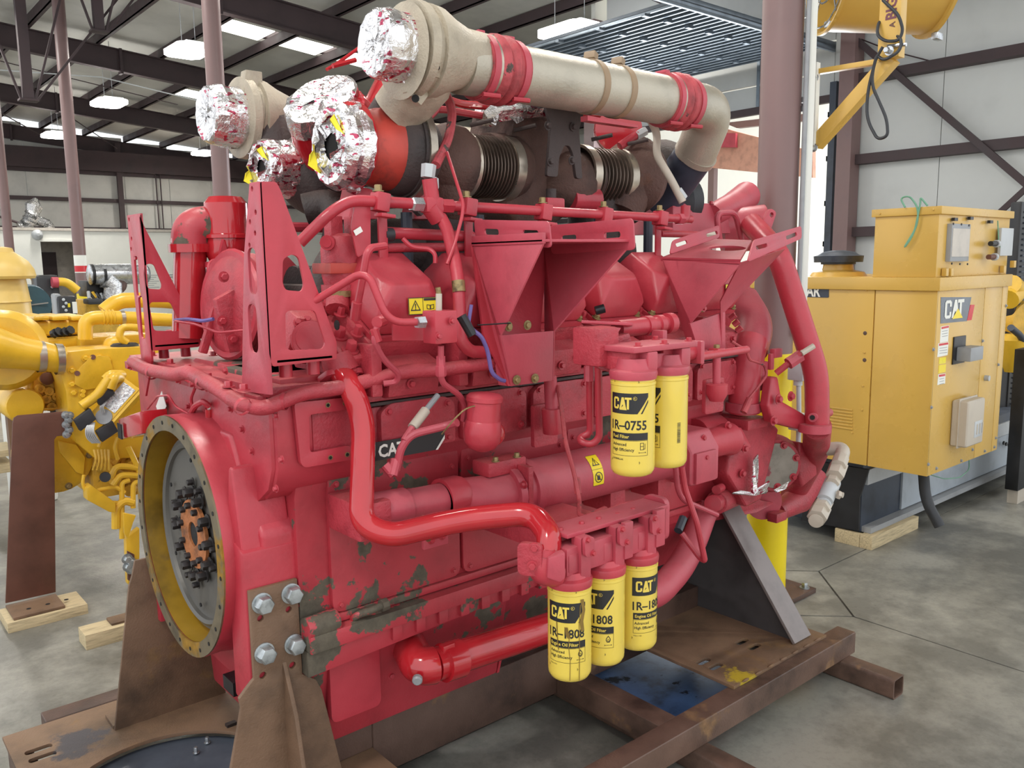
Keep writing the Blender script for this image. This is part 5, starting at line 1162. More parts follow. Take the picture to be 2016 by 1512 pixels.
bolts([at(1411, 687, Y=2.10)], Z1, .014, .016, m='brass', par=fp_)
pipe('cross_tube', [at(1378, 700, Y=2.1), at(1470, 688, Y=2.1)], .016, 'redhaze', en)
# pipes to the right of the oil filters
pipe('lower_lube_pipe', [at(1390, 1000, Y=2.45), at(1365, 1070, Y=2.40), at(1338, 1120, Y=2.30), at(1292, 1170, Y=2.26), at(1240, 1182, Y=2.3)], .062, 'redhaze', en, .10, 22)
pipe('drip_line', [at(1330, 920, Y=2.05), at(1334, 965, Y=2.05), at(1345, 985, Y=2.05), at(1412, 1014, Y=2.02)], .011, 'redhaze', en, .03, 10)
pipe('drip_line', [at(1342, 918, Y=2.0), at(1348, 960, Y=2.0), at(1372, 1030, Y=1.96), at(1388, 1105, Y=1.95), at(1378, 1098, Y=1.98), at(1342, 1050, Y=2.05)], .012, 'red', en, .02, 10)
R('dark_fitting', MB().cyl(at(1335, 1045, Y=2.06), at(1345, 1020, Y=2.08), .018, 8), 'navy')

# ---- exhaust in the V: elbows, bellows, centre casting
ye, ze = 2.80, 2.455
ex = R('exhaust_centre', MB().prism([(2.33, ye-.02, 2.28), (2.30, ye-.02, 2.40), (2.34, ye-.05, 2.62), (2.40, ye-.02, 2.78), (2.72, ye-.02, 2.78), (2.74, ye-.05, 2.58), (2.82, ye-.05, 2.46), (2.76, ye, 2.28), (2.60, ye, 2.20), (2.42, ye, 2.20)], (0, .30, 0)), 'exh', bev=.035, seg=3)
R('exhaust_flange', MB().lathe((2.32, ye+.03, ze), X1, [(-.06, .135), (.06, .145), (.12, .12)], 30), 'exh', ex)
R('exhaust_dome', MB().sph((2.70, ye, 2.40), .15, 24, 14, (1, 1, 1)), 'exh', ex)
R('exhaust_flange', MB().lathe((2.82, ye, ze-.02), X1, [(-.10, .10), (.03, .125)], 30), 'exh', ex)
def bellows(x0, x1, r, n):
    b = R('bellows', MB().lathe((x0, ye, ze-.01), X1, [(k*(x1-x0)/(n*4), r+.011*(1 if k % 4 in (1, 2) else -1)) for k in range(n*4+1)], 36), mat('bellows_steel', (.16, .12, .095), .42, metal=.7, var=.25, vs=4))
    for xa in (x0-.035, x1-.010): R('vee_clamp', MB().lathe((xa, ye, ze-.01), X1, [(0, r+.006), (0, r+.018), (.045, r+.018), (.045, r+.006)], 36, False), 'clampst', b)
    for xa in (x0-.01, x1+.01): R('clamp_bolt', MB().cyl((xa, ye-.08, ze+r+.02), (xa+.05, ye-.16, ze+r+.035), .009, 8), 'exhdk', b)
    return b
xb0 = at(908, 320, Y=ye).x; xb1 = at(985, 325, Y=ye).x; xb2 = at(1143, 340, Y=ye).x; xb3 = at(1208, 345, Y=ye).x
bellows(xb0, xb1, .118, 12); bellows(xb2, xb3, .118, 9)
R('turbine_elbow', MB().lathe(at(866, 320, Y=ye), X1, [(-.10, .08), (-.05, .13), (.02, .155), (.08, .15), (.13, .12)], 30), 'exh')
R('turbine_foot', MB().tube([at(868, 330, Y=ye), at(880, 395, Y=ye), at(890, 440, Y=ye+.05)], [.12, .10, .08], 20), 'exh')
R('turbine_elbow', MB().lathe(at(1222, 345, Y=ye), X1, [(-.02, .12), (.02, .16), (.10, .19), (.16, .16), (.20, .10)], 30), 'exh')
R('turbine_foot', MB().tube([at(1235, 360, Y=ye), at(1215, 420, Y=ye)], [.15, .11], 20), 'exh')
for x in (2.05, 2.95): R('exhaust_riser', MB().tube([(x, ye+.05, 2.42), (x, ye+.1, 1.9)], [.12, .13], 20), 'exhdk')
R('manifold', MB().cyl((1.6, 2.93, 2.12), (3.2, 2.93, 2.10), .12, 20), 'exhdk')
R('manifold', MB().cyl((1.5, 3.1, 1.95), (3.5, 3.1, 1.95), .10, 20), 'exhdk')
# bracket plate that carries the silver pipe
bp = rpoly([(2.505, 2.40), (2.53, 2.60), (2.50, 2.68), (2.535, 2.79), (2.73, 2.79), (2.73, 2.70), (2.69, 2.60), (2.71, 2.40), (2.675, 2.40), (2.655, 2.50), (2.635, 2.53), (2.605, 2.53), (2.575, 2.48), (2.565, 2.40)], .012)
kx = at(1108, 325, Y=2.60).x-2.61
R('pipe_bracket', MB().plate([(a+kx, b) for a, b in bp], [], (0, 2.60, 0), X1, Z1, .016, -Y1), 'exhdk', bev=.003)
R('bracket_arm', MB().box((2.53+kx, 2.50, 2.73), (2.73+kx, 2.72, 2.79)), 'exhdk', bev=.006)
for px, py in ((1078, 248), (1128, 250), (1083, 318), (1125, 316)): bolts([at(px, py, Y=2.58)], -Y1, .012, .014, m='exhdk', name='bolt')
# foil over the open exhaust outlet
fo_ = R('foil_wrap', MB().lathe(at(1015, 222, Y=2.86), V((.05, 0, 1)), [(-.03, .145), (-.02, .17), (.01, .175), (.03, .165), (.045, .12), (.04, .05)], 30).jitter(.011, 5), 'foil', sm=15, label='crumpled foil over the open exhaust outlet')
R('foil_flap', MB().tube([at(960, 238, Y=2.70), at(975, 222, Y=2.70), at(1020, 216, Y=2.69), at(1062, 214, Y=2.69)], .030, 9).jitter(.010, 8), 'foil', fo_, sm=15)
R('foil_flap', MB().prism([at(1000, 225, Y=2.68), at(1035, 222, Y=2.68), at(1030, 237, Y=2.68), at(1018, 242, Y=2.68)], (0, .004, 0)).jitter(.004, 2), 'foil', fo_, sm=15)
# ---- rear turbochargers
def foilcap(name, o, d, r, depth, seed, lab, torn=0, par=None):
    d = V(d).normalized(); prof = [(depth, r*1.02), (depth*.8, r*1.04), (depth*.55, r*1.0), (depth*.3, r*1.05), (depth*.12, r*1.0), (0, r*.96), (-.006, r*.90), (-.004, r*.7)]
    prof += [(.0, r*.5), (.004, r*.32)] if torn else [(.0, r*.5), (.003, r*.3), (0, r*.1)]
    mb = MB().lathe(o, d, prof, 44, not torn).jitter(r*.028, seed)
    c = R(name, mb, 'foil', par, sm=12, label=lab)
    rnd = random.Random(seed); _, u, v = ortho(d)
    for k in range(5):
        a = rnd.uniform(0, 6.28); p = V(o)+d*rnd.uniform(.2, .8)*depth+(u*cos(a)+v*sin(a))*r*1.03
        R('foil_fold', MB().tube([p, p+d*depth*.3+V((0, 0, rnd.uniform(-.02, .02))), p+d*depth*.5+u*rnd.uniform(-.03, .03)], [r*.05, r*.09, r*.02], 5).jitter(.004, k), 'foil', c, sm=10)
    if torn:
        R('dark_opening', MB().cyl(V(o)+d*.012, V(o)+d*.014, r*.62, 24), 'bore', c)
        for k, (a0, ln, mm) in enumerate(((.6, .35, 'foil'), (2.0, .4, 'foil'), (3.5, .5, 'foil'), (4.4, .3, 'foil'), (5.6, .10, 'fyel'), (2.7, .12, 'fyel'))):
            c0 = V(o)-d*.004; q = lambda a, rr, z=0: c0+(u*cos(a)+v*sin(a))*rr*r-d*z
            R('torn_flap', MB().prism([q(a0-.45, .8), q(a0+.45, .8), q(a0+.2, .8-ln, .02), q(a0-.1, .85-ln, .03)], -d*.003).jitter(.006, k), mm, c, sm=10)
    return c
tx = at(770, 295, Y=2.70)
tb1 = R('turbo_housing', MB().lathe(tx+V((-.02, 0, 0)), X1, [(-.02, .13), (.0, .155), (.02, .162), (.06, .165), (.06, .172), (.085, .172), (.085, .165), (.12, .15), (.17, .12)], 44), 'exhdk')
R('band_clamp', MB().lathe(tx+V((.055, 0, 0)), X1, [(0, .172), (0, .180), (.03, .180), (.03, .172)], 44, False), 'clampst', tb1)
R('turbo_cone', MB().lathe(tx+V((-.17, 0, 0)), X1, [(0, .125), (.04, .128), (.07, .132), (.10, .140), (.13, .148), (.16, .152)], 40), 'scorch', tb1)
R('cone_collar', MB().lathe(tx+V((-.20, 0, 0)), X1, [(0, .135), (.015, .150), (.05, .152), (.065, .135)], 40), 'redgloss', tb1)
foilcap('foil_cap', tx+V((-.26, -.02, -.01)), X1, .140, .10, 3, 'torn crumpled foil cap over the turbocharger inlet', 1)
tx2 = at(612, 340, Y=3.26)
tb2 = R('turbo_housing', MB().lathe(tx2, X1, [(-.12, .10), (-.06, .15), (-.02, .17), (.06, .17), (.14, .12)], 40), 'exhdk')
R('turbo_cone', MB().lathe(tx2+V((-.10, 0, 0)), X1, [(0, .115), (.04, .128), (.07, .14)], 36), 'scorch', tb2)
foilcap('foil_cap', tx2+V((-.22, 0, .005)), X1, .112, .13, 11, 'smaller torn foil cap on the far side turbocharger', 1)
# red oval outlet duct with foil over its slanted mouth
o1, o2_ = at(640, 215, Y=2.98), at(740, 120, Y=2.98)
du = (o2_-o1).normalized()
dd_ = V((.55, .15, -.45)).normalized()
R('charge_duct', MB().tube([at(670, 240, Y=2.98), at(720, 262, Y=2.95)+V((.10, .05, -.05))], [.14, .10], 24), 'redgloss')
mb = MB(); ring_ = []
fc = at(632, 193, Y=2.98); uu = (at(694, 152, Y=2.98)-at(572, 234, Y=2.98)); hl_ = uu.length/2; uu.normalize()
vw = (fc-CO).normalized(); pp_ = uu.cross(vw).normalized(); pp_ = pp_ if pp_.z > 0 else -pp_
nrm_ = (-vw*.72+pp_*.69).normalized(); nrm_ = (nrm_-uu*nrm_.dot(uu)).normalized(); vv_ = nrm_.cross(uu)
M_ = 30
def ov(k, s_, off): a = 2*pi*k/M_; return fc+uu*(cos(a)*hl_*s_)+vv_*(sin(a)*.105*s_)+nrm_*off
vs = []; fs = []
for s_, off in ((1.02, -.08), (1.03, -.04), (1.0, 0), (.9, .008), (.6, .004), (.2, .006)): vs += [ov(k, s_, off) for k in range(M_)]
for j in range(5):
    for i in range(M_): fs.append((j*M_+i, j*M_+(i+1) % M_, (j+1)*M_+(i+1) % M_, (j+1)*M_+i))
fs.append(tuple(range(5*M_, 6*M_)))
R('foil_cap', MB().add(vs, fs).jitter(.005, 9), 'foil', sm=15, label='slanted oval foil cap over the red duct')
vs = []; fs = []
for s_, off in ((.98, -.02), (.98, -.14), (.8, -.26)): vs += [ov(k, s_, off) for k in range(M_)]
for j in range(2):
    for i in range(M_): fs.append((j*M_+i, j*M_+(i+1) % M_, (j+1)*M_+(i+1) % M_, (j+1)*M_+i))
R('charge_duct', MB().add(vs, fs), 'redgloss')
R('duct_body', MB().frame(at(722, 232, Y=3.0), at(760, 158, Y=3.0)-at(722, 232, Y=3.0), V((.7, .2, 0)), V((0, 1, 0)), .26, .13, .12), 'redgloss', bev=.02)
pipe('thin_red_rod', [at(643, 137, Y=3.0), at(668, 122, Y=3.0), at(740, 70, Y=3.0)], .007, 'redgloss', en, n=6)
pipe('thin_red_rod', [at(655, 130, Y=2.95), at(700, 118, Y=2.95)], .010, 'redgloss', en, n=6)
# ---- long silver charge pipe on top
yp, zp = 2.45, 2.742
def xo(px): return at(px, 150, Y=yp).x
x0 = xo(905); x1 = xo(1322)
sp = R('charge_pipe', MB().lathe((x0, yp, zp), X1, [(0, .102), (x1-x0, .102)], 40), 'alu', label='long silver aluminium pipe')
def hosecoup(xs, par):
    h = R('hose_coupling', MB().lathe((xs, yp, zp), X1, [(0, .105), (.0, .110), (.045, .110), (.06, .121), (.075, .123), (.09, .112), (.10, .121), (.118, .123), (.133, .110), (.18, .110), (.18, .105)], 40), 'pinkhose', par)
    for q in (.006, .145): R('band_clamp', MB().lathe((xs+q, yp, zp), X1, [(0, .110), (0, .1145), (.026, .1145), (.026, .110)], 40, False), 'clampst' if 0 else 'redhaze', h); R('clamp_latch', MB().cbox((xs+q+.013, yp+.01, zp+.118), (.03, .06, .012)), 'redhaze', h, .002); R('clamp_screw', MB().cyl((xs+q-.02, yp-.06, zp-.105), (xs+q+.05, yp-.07, zp-.105), .009, 8), 'red', h)
    for q in (.033,): R('steel_band', MB().lathe((xs+q, yp, zp), X1, [(0, .111), (.012, .111)], 40, False), 'clampst', h)
hosecoup(xo(935), sp); hosecoup(xo(1305)-.01, sp)
for px in (1165, 1218):
    x = at(px, 170, Y=yp).x-.03; b_ = R('support_band', MB().lathe((x, yp, zp), X1, [(0, .102), (0, .107), (.03, .107), (.03, .102)], 40, False), mat('brown_strap', (.30, .21, .13), .6), sp)
    R('band_bolt', MB().cbox((x+.015, yp-.01, zp+.115), (.035, .05, .03), (0, .3, .3)), 'exhdk' if 0 else b_.data.materials[0], b_, .005)
xe = xo(1385)-.02
elp = [V((x1+.10, yp, zp)), V((xe+.02, yp, zp)), at(1398, 232, Y=yp), at(1372, 300, Y=yp+.10)]
R('pipe_elbow', MB().tube(fillet([V((x1+.08, yp, zp)), V((xe+.10, yp, zp)), at(1368, 306, Y=yp+.16)], .20, 14), .100, 36), 'alu', sp)
p0, p1 = at(1370, 302, Y=yp+.155), at(1300, 400, Y=yp+.42)
R('rubber_sleeve', MB().tube([p0, (p0+p1)/2, p1], [.098, .10, .10], 32), mat('blue_black_rubber', (.04, .05, .075), .5, var=.2), sp)
R('elbow_bead', MB().tube([p0-(p1-p0).normalized()*.015, p0+(p1-p0).normalized()*.015], .106, 32), 'alu', sp)
R('thin_stay', MB().prism([(xo(1150), yp-.02, zp-.115), (xo(1250), yp-.02, zp-.125), (xo(1250), yp-.02, zp-.135), (xo(1150), yp-.02, zp-.135)], (0, .04, 0)), 'red', sp)
# compressor-like aluminium funnel at the rear end
def funnel(c, ax, k, capseed, lab):
    ax = V(ax).normalized()
    f = R('cast_inlet', MB().lathe(c, ax, [(-.005, .150*k), (.0, .165*k), (.03, .168*k), (.035, .150*k), (.055, .150*k), (.06, .165*k), (.10, .160*k), (.15, .135*k), (.22, .110*k), (.34, .104*k)], 44), 'alucast', label='tan cast aluminium inlet')
    foilcap('foil_cap', V(c)-ax*.135*k, ax, .118*k, .15*k, capseed, lab)
    return f
fc1 = at(812, 92, Y=2.45)
fn = funnel(fc1+V((-.02, 0, -.01)), X1, .93, 21, 'crumpled silver foil cap on the end of the long top pipe')
R('flange_glass', MB().lathe(fc1+V((-.05, 0, -.02)), X1, [(0, .12), (.01, .155), (.02, .12)], 36), 'alucast', fn)
R('pressure_boss', MB().cbox(at(862, 128, Y=2.36), (.09, .05, .08), (.3, .1, 0)), 'alucast', fn, .01); R('boss_hole', MB().cyl(at(860, 133, Y=2.333), at(860, 133, Y=2.328), .010, 12), 'bore', fn)
R('lower_outlet', MB().tube([fc1+V((.06, .02, -.02)), at(830, 165, Y=2.52), at(800, 200, Y=2.60), at(778, 225, Y=2.64)], [.115, .105, .098, .092], 30), 'alucast', fn)
R('outlet_lug', MB().prism([at(800, 180, Y=2.42), at(868, 160, Y=2.42), at(852, 178, Y=2.42), at(830, 208, Y=2.42)], (0, .03, 0)), 'alucast', fn, .006)
R('lug_hole', MB().cyl(at(818, 194, Y=2.415), at(818, 194, Y=2.41), .013, 12), 'bore', fn)
R('black_duct', MB().tube([at(785, 215, Y=2.68), at(755, 262, Y=2.78), at(740, 300, Y=2.86)], [.093, .095, .10], 28), 'exhdk', fn)
fc2 = at(470, 232, Y=3.45)
fn2 = funnel(fc2, V((1, .02, 0)), .98, 33, 'crumpled silver foil cap on the far side inlet')
R('inlet_body', MB().tube([fc2+V((.05, 0, 0)), fc2+V((.25, 0, -.02)), fc2+V((.5, 0, -.03)), fc2+V((1.5, 0, -.03))], [.15, .11, .10, .10], 30), 'alucast', fn2)
R('cast_fin', MB().plate([(0, 0), (.13, 0), (.13, .05), (.09, .05), (.09, .12), (.02, .12)], [], at(468, 200, Y=3.42), X1, Z1, .05), 'alucast', fn2, .005)
R('cast_neck', MB().tube([fc2+V((.18, 0, -.05)), at(530, 268, Y=3.40), at(545, 320, Y=3.36)], [.13, .125, .10], 26), 'exhdk', fn2)
# far side charge elbow and front turbo parts
R('front_turbo', MB().lathe(at(1300, 345, Y=2.90), X1, [(-.15, .10), (-.08, .16), (.0, .18), (.08, .17), (.15, .12)], 32), 'exhdk')
R('compressor_cover', MB().lathe(at(1338, 395, Y=2.84), V((1, -.1, .1)), [(-.08, .08), (-.02, .125), (.05, .125), (.08, .09)], 32), 'rubber')
ts = R('red_turbo_bracket', MB().prism([A(1252, 320, 2.75), A(1278, 300, 2.75), A(1300, 340, 2.75), A(1285, 395, 2.75), A(1262, 420, 2.75), A(1255, 370, 2.75)], (0, .12, 0)), 'red', bev=.01)
R('red_flange_disc', MB().lathe(at(1217, 255, Y=2.95), V((-.55, -.83, .1)), [(-.10, .08), (-.02, .12), (.015, .12)], 28), 'redgloss')
R('disc_neck', MB().tube([at(1232, 270, Y=3.0), at(1245, 320, Y=3.0)], .05, 16), 'redgloss')
pipe('top_red_tube', [at(865, 190, Y=2.75), at(905, 205, Y=2.75), at(1180, 225, Y=2.75)], .016, 'redgloss', en, .03, 10)
pipe('top_red_tube', [at(790, 218, Y=2.72), at(870, 215, Y=2.72), at(950, 228, Y=2.72)], .014, 'red', en, .03, 10)
pipe('red_hose', [at(1140, 214, Y=2.78), at(1200, 212, Y=2.78), at(1260, 230, Y=2.76), at(1290, 240, Y=2.76)], .016, 'redhaze', en, .03, 10)
pipe('dusty_hose', [at(870, 170, Y=2.6), at(892, 215, Y=2.58), at(885, 270, Y=2.55), at(858, 325, Y=2.5)], .017, 'pinkhose', en, .06, 10)
pipe('red_hose', [at(858, 160, Y=2.58), at(862, 210, Y=2.58), at(832, 240, Y=2.58)], .018, 'red', en, .03, 10)
pipe('dusty_hose', [at(1280, 236, Y=2.6), at(1294, 262, Y=2.6), at(1292, 305, Y=2.58), at(1322, 355, Y=2.5), at(1344, 398, Y=2.46)], .018, 'beige', en, .04, 12)
R('hose_end_nut', MB().lathe(at(1334, 374, Y=2.48), V((.5, -.2, -.7)), [(0, .02), (.05, .022)], 6), 'lgrey')
R('hose_end_nut', MB().lathe(at(1252, 268, Y=2.72), V((1, -.2, .5)), [(0, .022), (.06, .022)], 6), 'lgrey'); pipe('red_hose', [at(1220, 288, Y=2.75), at(1255, 264, Y=2.72)], .020, 'red', en)
R('hose_guide', MB().lathe(at(853, 350, Y=2.5), V((-.25, 0, -1)), [(0, .02), (.03, .026), (.06, .022)], 8), 'lgrey')
R('flag_bracket', MB().prism([A(800, 395, 2.6), A(860, 395, 2.6), A(830, 425, 2.6)], (0, .03, 0)), 'exhdk')
for px, w in ((715, 60), (840, 50)): R('turbo_mount', MB().prism([A(px-w/2, 432, 2.66), A(px+w/2, 432, 2.66), A(px+w/3, 372, 2.68), A(px-w/4, 365, 2.70)], (0, .10, 0)), 'red', bev=.01)
R('turbo_drain', MB().cyl(at(1085, 372, Y=2.62), at(1085, 405, Y=2.62), .022, 12), 'exhdk'); R('drain_flange', MB().cbox(at(1086, 402, Y=2.60), (.10, .06, .05)), 'red', bev=.01)
R('red_adapter', MB().lathe(at(1120, 392, Y=2.72), X1, [(0, .055), (.04, .06), (.14, .055), (.16, .06)], 20), 'red')
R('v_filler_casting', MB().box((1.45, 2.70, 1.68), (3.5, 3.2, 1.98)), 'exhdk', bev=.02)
R('far_rail', MB().cyl((1.4, 3.1, 2.2), (3.4, 3.1, 2.2), .02, 10), 'red')
for k in range(5): R('dark_stud_tube', MB().cyl((1.75+k*.34, 2.66, 1.95), (1.75+k*.34, 2.66, 2.24), .022, 10), 'navy')
# ---- front end: aftercooler housing, water pump, pipes
R('front_housing', MB().prism([(3.46, 2.52, .86), (3.46, 2.50, 1.55), (3.46, 2.62, 1.72), (3.46, 3.28, 1.72), (3.46, 3.4, 1.55), (3.46, 3.38, .86)], (.22, 0, 0)), 'redcast', bev=.02)
fcv = R('front_top_box', MB().prism([A(1325, 400, 2.75), A(1430, 400, 2.75), A(1440, 460, 2.7), A(1325, 460, 2.7)], (0, .30, 0)), 'redhaze', bev=.012)
bolts([at(1362, 398, Y=2.75), at(1400, 402, Y=2.75), at(1330, 398, Y=2.75)], Z1, .01, .014, par=fcv)
R('crossover_duct', MB().tube([A(1400, 425, 2.75), A(1440, 405, 2.8), A(1470, 385, 2.85)], [.06, .07, .08], 18), 'redhaze', fcv)
R('round_outlet', MB().lathe(at(1478, 450, Y=2.70), V((.6, -.6, .1)), [(-.16, .12), (.08, .12)], 26), 'redhaze', fcv)
R('lifting_eye', MB().plate(rpoly([(0, 0), (.06, 0), (.13, .18), (.085, .2), (.03, .1)], .02), [circ(.098, .165, .013, 10)], at(1482, 488, Y=2.5), V((1, -.3, 0)), Z1, .02), 'redhaze', fcv, .003)
pipe('hoop_tube', [at(1418, 480, Y=2.6), at(1410, 420, Y=2.6), at(1448, 418, Y=2.6), at(1460, 475, Y=2.6)], .015, 'redhaze', en, .05, 10)
cp = R('coolant_pipe', MB().tube(fillet([A(1478, 440, 2.55), A(1533, 500, 2.32), A(1608, 735, 2.13), A(1609, 850, 2.12)], .09, 8), .058, 30), 'redgloss' if 0 else 'red', label='long sloping red coolant pipe')
R('pump_casting', MB().tube(fillet([A(1609, 840, 2.12), A(1606, 890, 2.30), A(1560, 975, 2.58)], .12, 8), .068, 26), 'redcast')
R('pump_neck_flange', MB().lathe(at(1604, 842, Y=2.12), Z1, [(-.02, .06), (-.02, .078), (.02, .078), (.02, .06)], 26), 'redhaze')
# pump body
pc = at(1525, 915, Y=2.36)
pb = R('water_pump', MB().lathe(pc, V((-.55, -.83, 0)), [(-.22, .11), (-.12, .15), (-.03, .155), (.0, .135), (.015, .135)], 36), 'redcast')
R('worn_cover_plate', MB().plate(circ(0, 0, .118, 28), [], pc+V((-.55, -.83, 0)).normalized()*.016, V((.83, -.55, 0)), Z1, .006), mat('bare_cast_cover', (.27, .24, .20), .5, metal=.4, var=.2, vs=8, chips=((.50, .12, .14), 5, .55, .04)), pb)
for k in range(7):
    a = radians(20+k*51); bolts([pc+V((-.55, -.83, 0)).normalized()*.022+V((.83, -.55, 0)).normalized()*(cos(a)*.112)+Z1*(sin(a)*.112)], V((-.55, -.83, 0)), .013, .018, par=pb)
R('pump_volute', MB().prism([A(1462, 820, 2.32), A(1512, 822, 2.30), A(1535, 845, 2.3), A(1500, 985, 2.3), A(1470, 1000, 2.3), A(1432, 935, 2.32), A(1440, 860, 2.34)], (.02, .22, 0)), 'redcast', bev=.02, seg=3)
R('volute_front', MB().prism([A(1575, 870, 2.30), A(1604, 878, 2.28), A(1610, 935, 2.28), A(1580, 960, 2.3), A(1572, 930, 2.3)], (.0, .10, 0)), 'redcast', pb, .014, seg=3)
R('volute_cheek', MB().tube([A(1598, 930, 2.52), A(1570, 985, 2.52), A(1530, 1008, 2.5)], [.095, .08, .05], 20), 'redcast', pb)
R('foot_teeth', MB().cbox(A(1530, 1016, 2.42), (.10, .06, .05)), 'redcast', pb, .006)
R('angled_link', MB().prism([A(1437, 842, 2.28), A(1460, 842, 2.28), A(1480, 880, 2.26), A(1462, 888, 2.26)], (0, .03, 0)), 'red', pb, .006)
bolts([at(1466, 883, Y=2.25), at(1461, 932, Y=2.30), at(1432, 838, Y=2.28)], -Y1, .014, .014, par=pb)
pd = R('pump_pedestal', MB().cbox(at(1467, 830, Y=2.34), (.17, .15, .05)), 'redcast', bev=.01)
R('vertical_duct', MB().tube([A(1465, 812, 2.34), A(1465, 760, 2.34), A(1472, 700, 2.36), A(1478, 672, 2.38)], [.075, .075, .082, .085], 26), 'red', pd)
R('duct_clamp', MB().lathe(at(1464, 800, Y=2.34), Z1, [(-.022, .080), (-.022, .088), (.022, .088), (.022, .080)], 26), 'redhaze', pd)
R('upper_elbow', MB().tube(fillet([A(1478, 690, 2.38), A(1492, 640, 2.42), A(1462, 590, 2.55)], .14, 8), .082, 26), 'redhaze', pd)
R('elbow_lug', MB().cbox(at(1528, 695, Y=2.28), (.07, .03, .045)), 'redhaze', pd, .006); R('elbow_lug', MB().cbox(at(1518, 712, Y=2.28), (.03, .02, .08)), 'redhaze', pd, .006)
R('side_lugs', MB().cbox(at(1500, 740, Y=2.3), (.06, .03, .14)), 'redhaze', pd, .006)
# support yoke
yk = R('support_yoke', MB().prism([A(1520, 742, 2.22), A(1532, 742, 2.22), A(1540, 790, 2.2), A(1575, 810, 2.18), A(1610, 832, 2.15), A(1632, 820, 2.15), A(1628, 850, 2.15), A(1570, 845, 2.18), A(1520, 832, 2.2), A(1512, 800, 2.2)], (0, .05, 0)), 'red', bev=.012, seg=3)
R('yoke_tube', MB().cyl(at(1600, 822, Y=2.10), at(1632, 812, Y=2.22), .022, 16), 'redhaze', yk); R('yoke_bore', MB().cyl(at(1599, 822, Y=2.097), at(1599.5, 822, Y=2.099), .012, 12), 'bore', yk)
bolts([at(1532, 786, Y=2.18), at(1556, 780, Y=2.18), at(1522, 828, Y=2.18)], -Y1, .016, .016, par=yk)
R('yoke_rod', MB().cyl(at(1528, 735, Y=2.2), at(1582, 692, Y=2.1), .015, 12), 'red', yk); R('rod_clevis', MB().cyl(at(1552, 716, Y=2.15), at(1576, 700, Y=2.12), .030, 8), 'redhaze', yk)
R('rod_tip', MB().cyl(at(1578, 696, Y=2.10), at(1602, 681, Y=2.07), .014, 8), 'beige', yk)
pipe('sensor_wire', [at(1440, 672, Y=2.25), at(1470, 690, Y=2.22), at(1475, 708, Y=2.22), at(1505, 718, Y=2.22), at(1510, 738, Y=2.22), at(1490, 765, Y=2.24), at(1470, 790, Y=2.25)], .007, 'pinkhose', en, .02, 7)
R('sensor_plug', MB().tube([at(1476, 785, Y=2.24), at(1464, 812, Y=2.24)], .016, 10), 'pinkhose')
for k, (px, py) in enumerate(((1438, 628), (1444, 640), (1450, 652))): R('connector', MB().cyl(at(px, py, Y=2.3), at(px+10, py-8, Y=2.28), .014, 8), 'redcast')
# white elbow fittings hanging at the far right
wf = R('white_elbow', MB().tube(fillet([at(1628, 884, Y=2.20), at(1662, 882, Y=2.12), at(1655, 906, Y=2.10)], .04, 6), .035, 20), 'beige', label='cream painted pipe elbow with fittings')
ln = [(1655, 905), (1650, 925), (1640, 950), (1630, 975), (1612, 1008)]
for k, ((a, b), (c, d), r, n) in enumerate((((1656, 902), (1650, 918), .040, 8), ((1652, 914), (1643, 938), .046, 6), ((1644, 936), (1638, 952), .036, 6), ((1640, 948), (1624, 985), .040, 18), ((1627, 980), (1621, 994), .036, 18), ((1623, 988), (1616, 1002), .045, 6), ((1617, 1000), (1608, 1020), .050, 6), ((1609, 1018), (1606, 1026), .036, 18))):
    R('union_fitting', MB().cyl(at(a, b, Y=2.10), at(c, d, Y=2.08), r, n), 'beige' if k not in (3, 4) else 'lgrey', wf, .003)
R('valve_spigot', MB().cyl(at(1640, 970, Y=2.07), at(1660, 975, Y=2.02), .014, 10), 'beige', wf); R('spigot_nut', MB().cyl(at(1648, 973, Y=2.04), at(1654, 975, Y=2.03), .022, 6), 'beige', wf)
# starter-like cylinders low right
st_ = R('pump_motor', MB().cyl(at(1410, 990, Y=2.36), at(1470, 965, Y=2.50), .055, 24), 'redcast', bev=.004); R('motor_cap', MB().cyl(at(1403, 992, Y=2.33), at(1418, 986, Y=2.38), .042, 18), 'red', st_, .004)
R('motor_port', MB().cyl(at(1410, 965, Y=2.34), at(1420, 960, Y=2.36), .022, 12), 'red', st_)
R('front_lower_casting', MB().prism([A(1395, 900, 2.48), A(1450, 960, 2.46), A(1500, 985, 2.44), A(1530, 990, 2.44), A(1490, 1010, 2.44), A(1390, 1030, 2.48), A(1370, 990, 2.48)], (0, .35, 0)), 'redcast', bev=.02)
R('gear_cover_round', MB().lathe(at(1500, 985, Y=2.5), V((-.6, -.8, 0)), [(-.10, .10), (.03, .10)], 26), 'redhaze')
R('foil_rag', MB().prism([A(1483, 905, 2.27), A(1492, 893, 2.27), A(1494, 925, 2.27), A(1492, 960, 2.25), A(1515, 945, 2.23), A(1512, 970, 2.23), A(1485, 975, 2.24), A(1443, 972, 2.27), A(1455, 966, 2.27), A(1482, 968, 2.26)], (0, .006, 0)).jitter(.006, 4), 'foil', sm=8, label='torn silver foil scrap')
R('foil_rag', MB().prism([A(1524, 965, 2.24), A(1552, 948, 2.22), A(1549, 962, 2.22), A(1530, 970, 2.23)], (0, .005, 0)).jitter(.004, 6), 'foil', sm=8)
R('crank_pulley', MB().lathe((3.68, YC, 1.08), X1, [(0, .22), (.10, .22), (.10, .12), (.16, .12)], 40), 'redcast')
R('right_back_pipe', MB().tube([A(1455, 590, 2.6), A(1440, 560, 2.7)], .08, 20), 'redhaze')

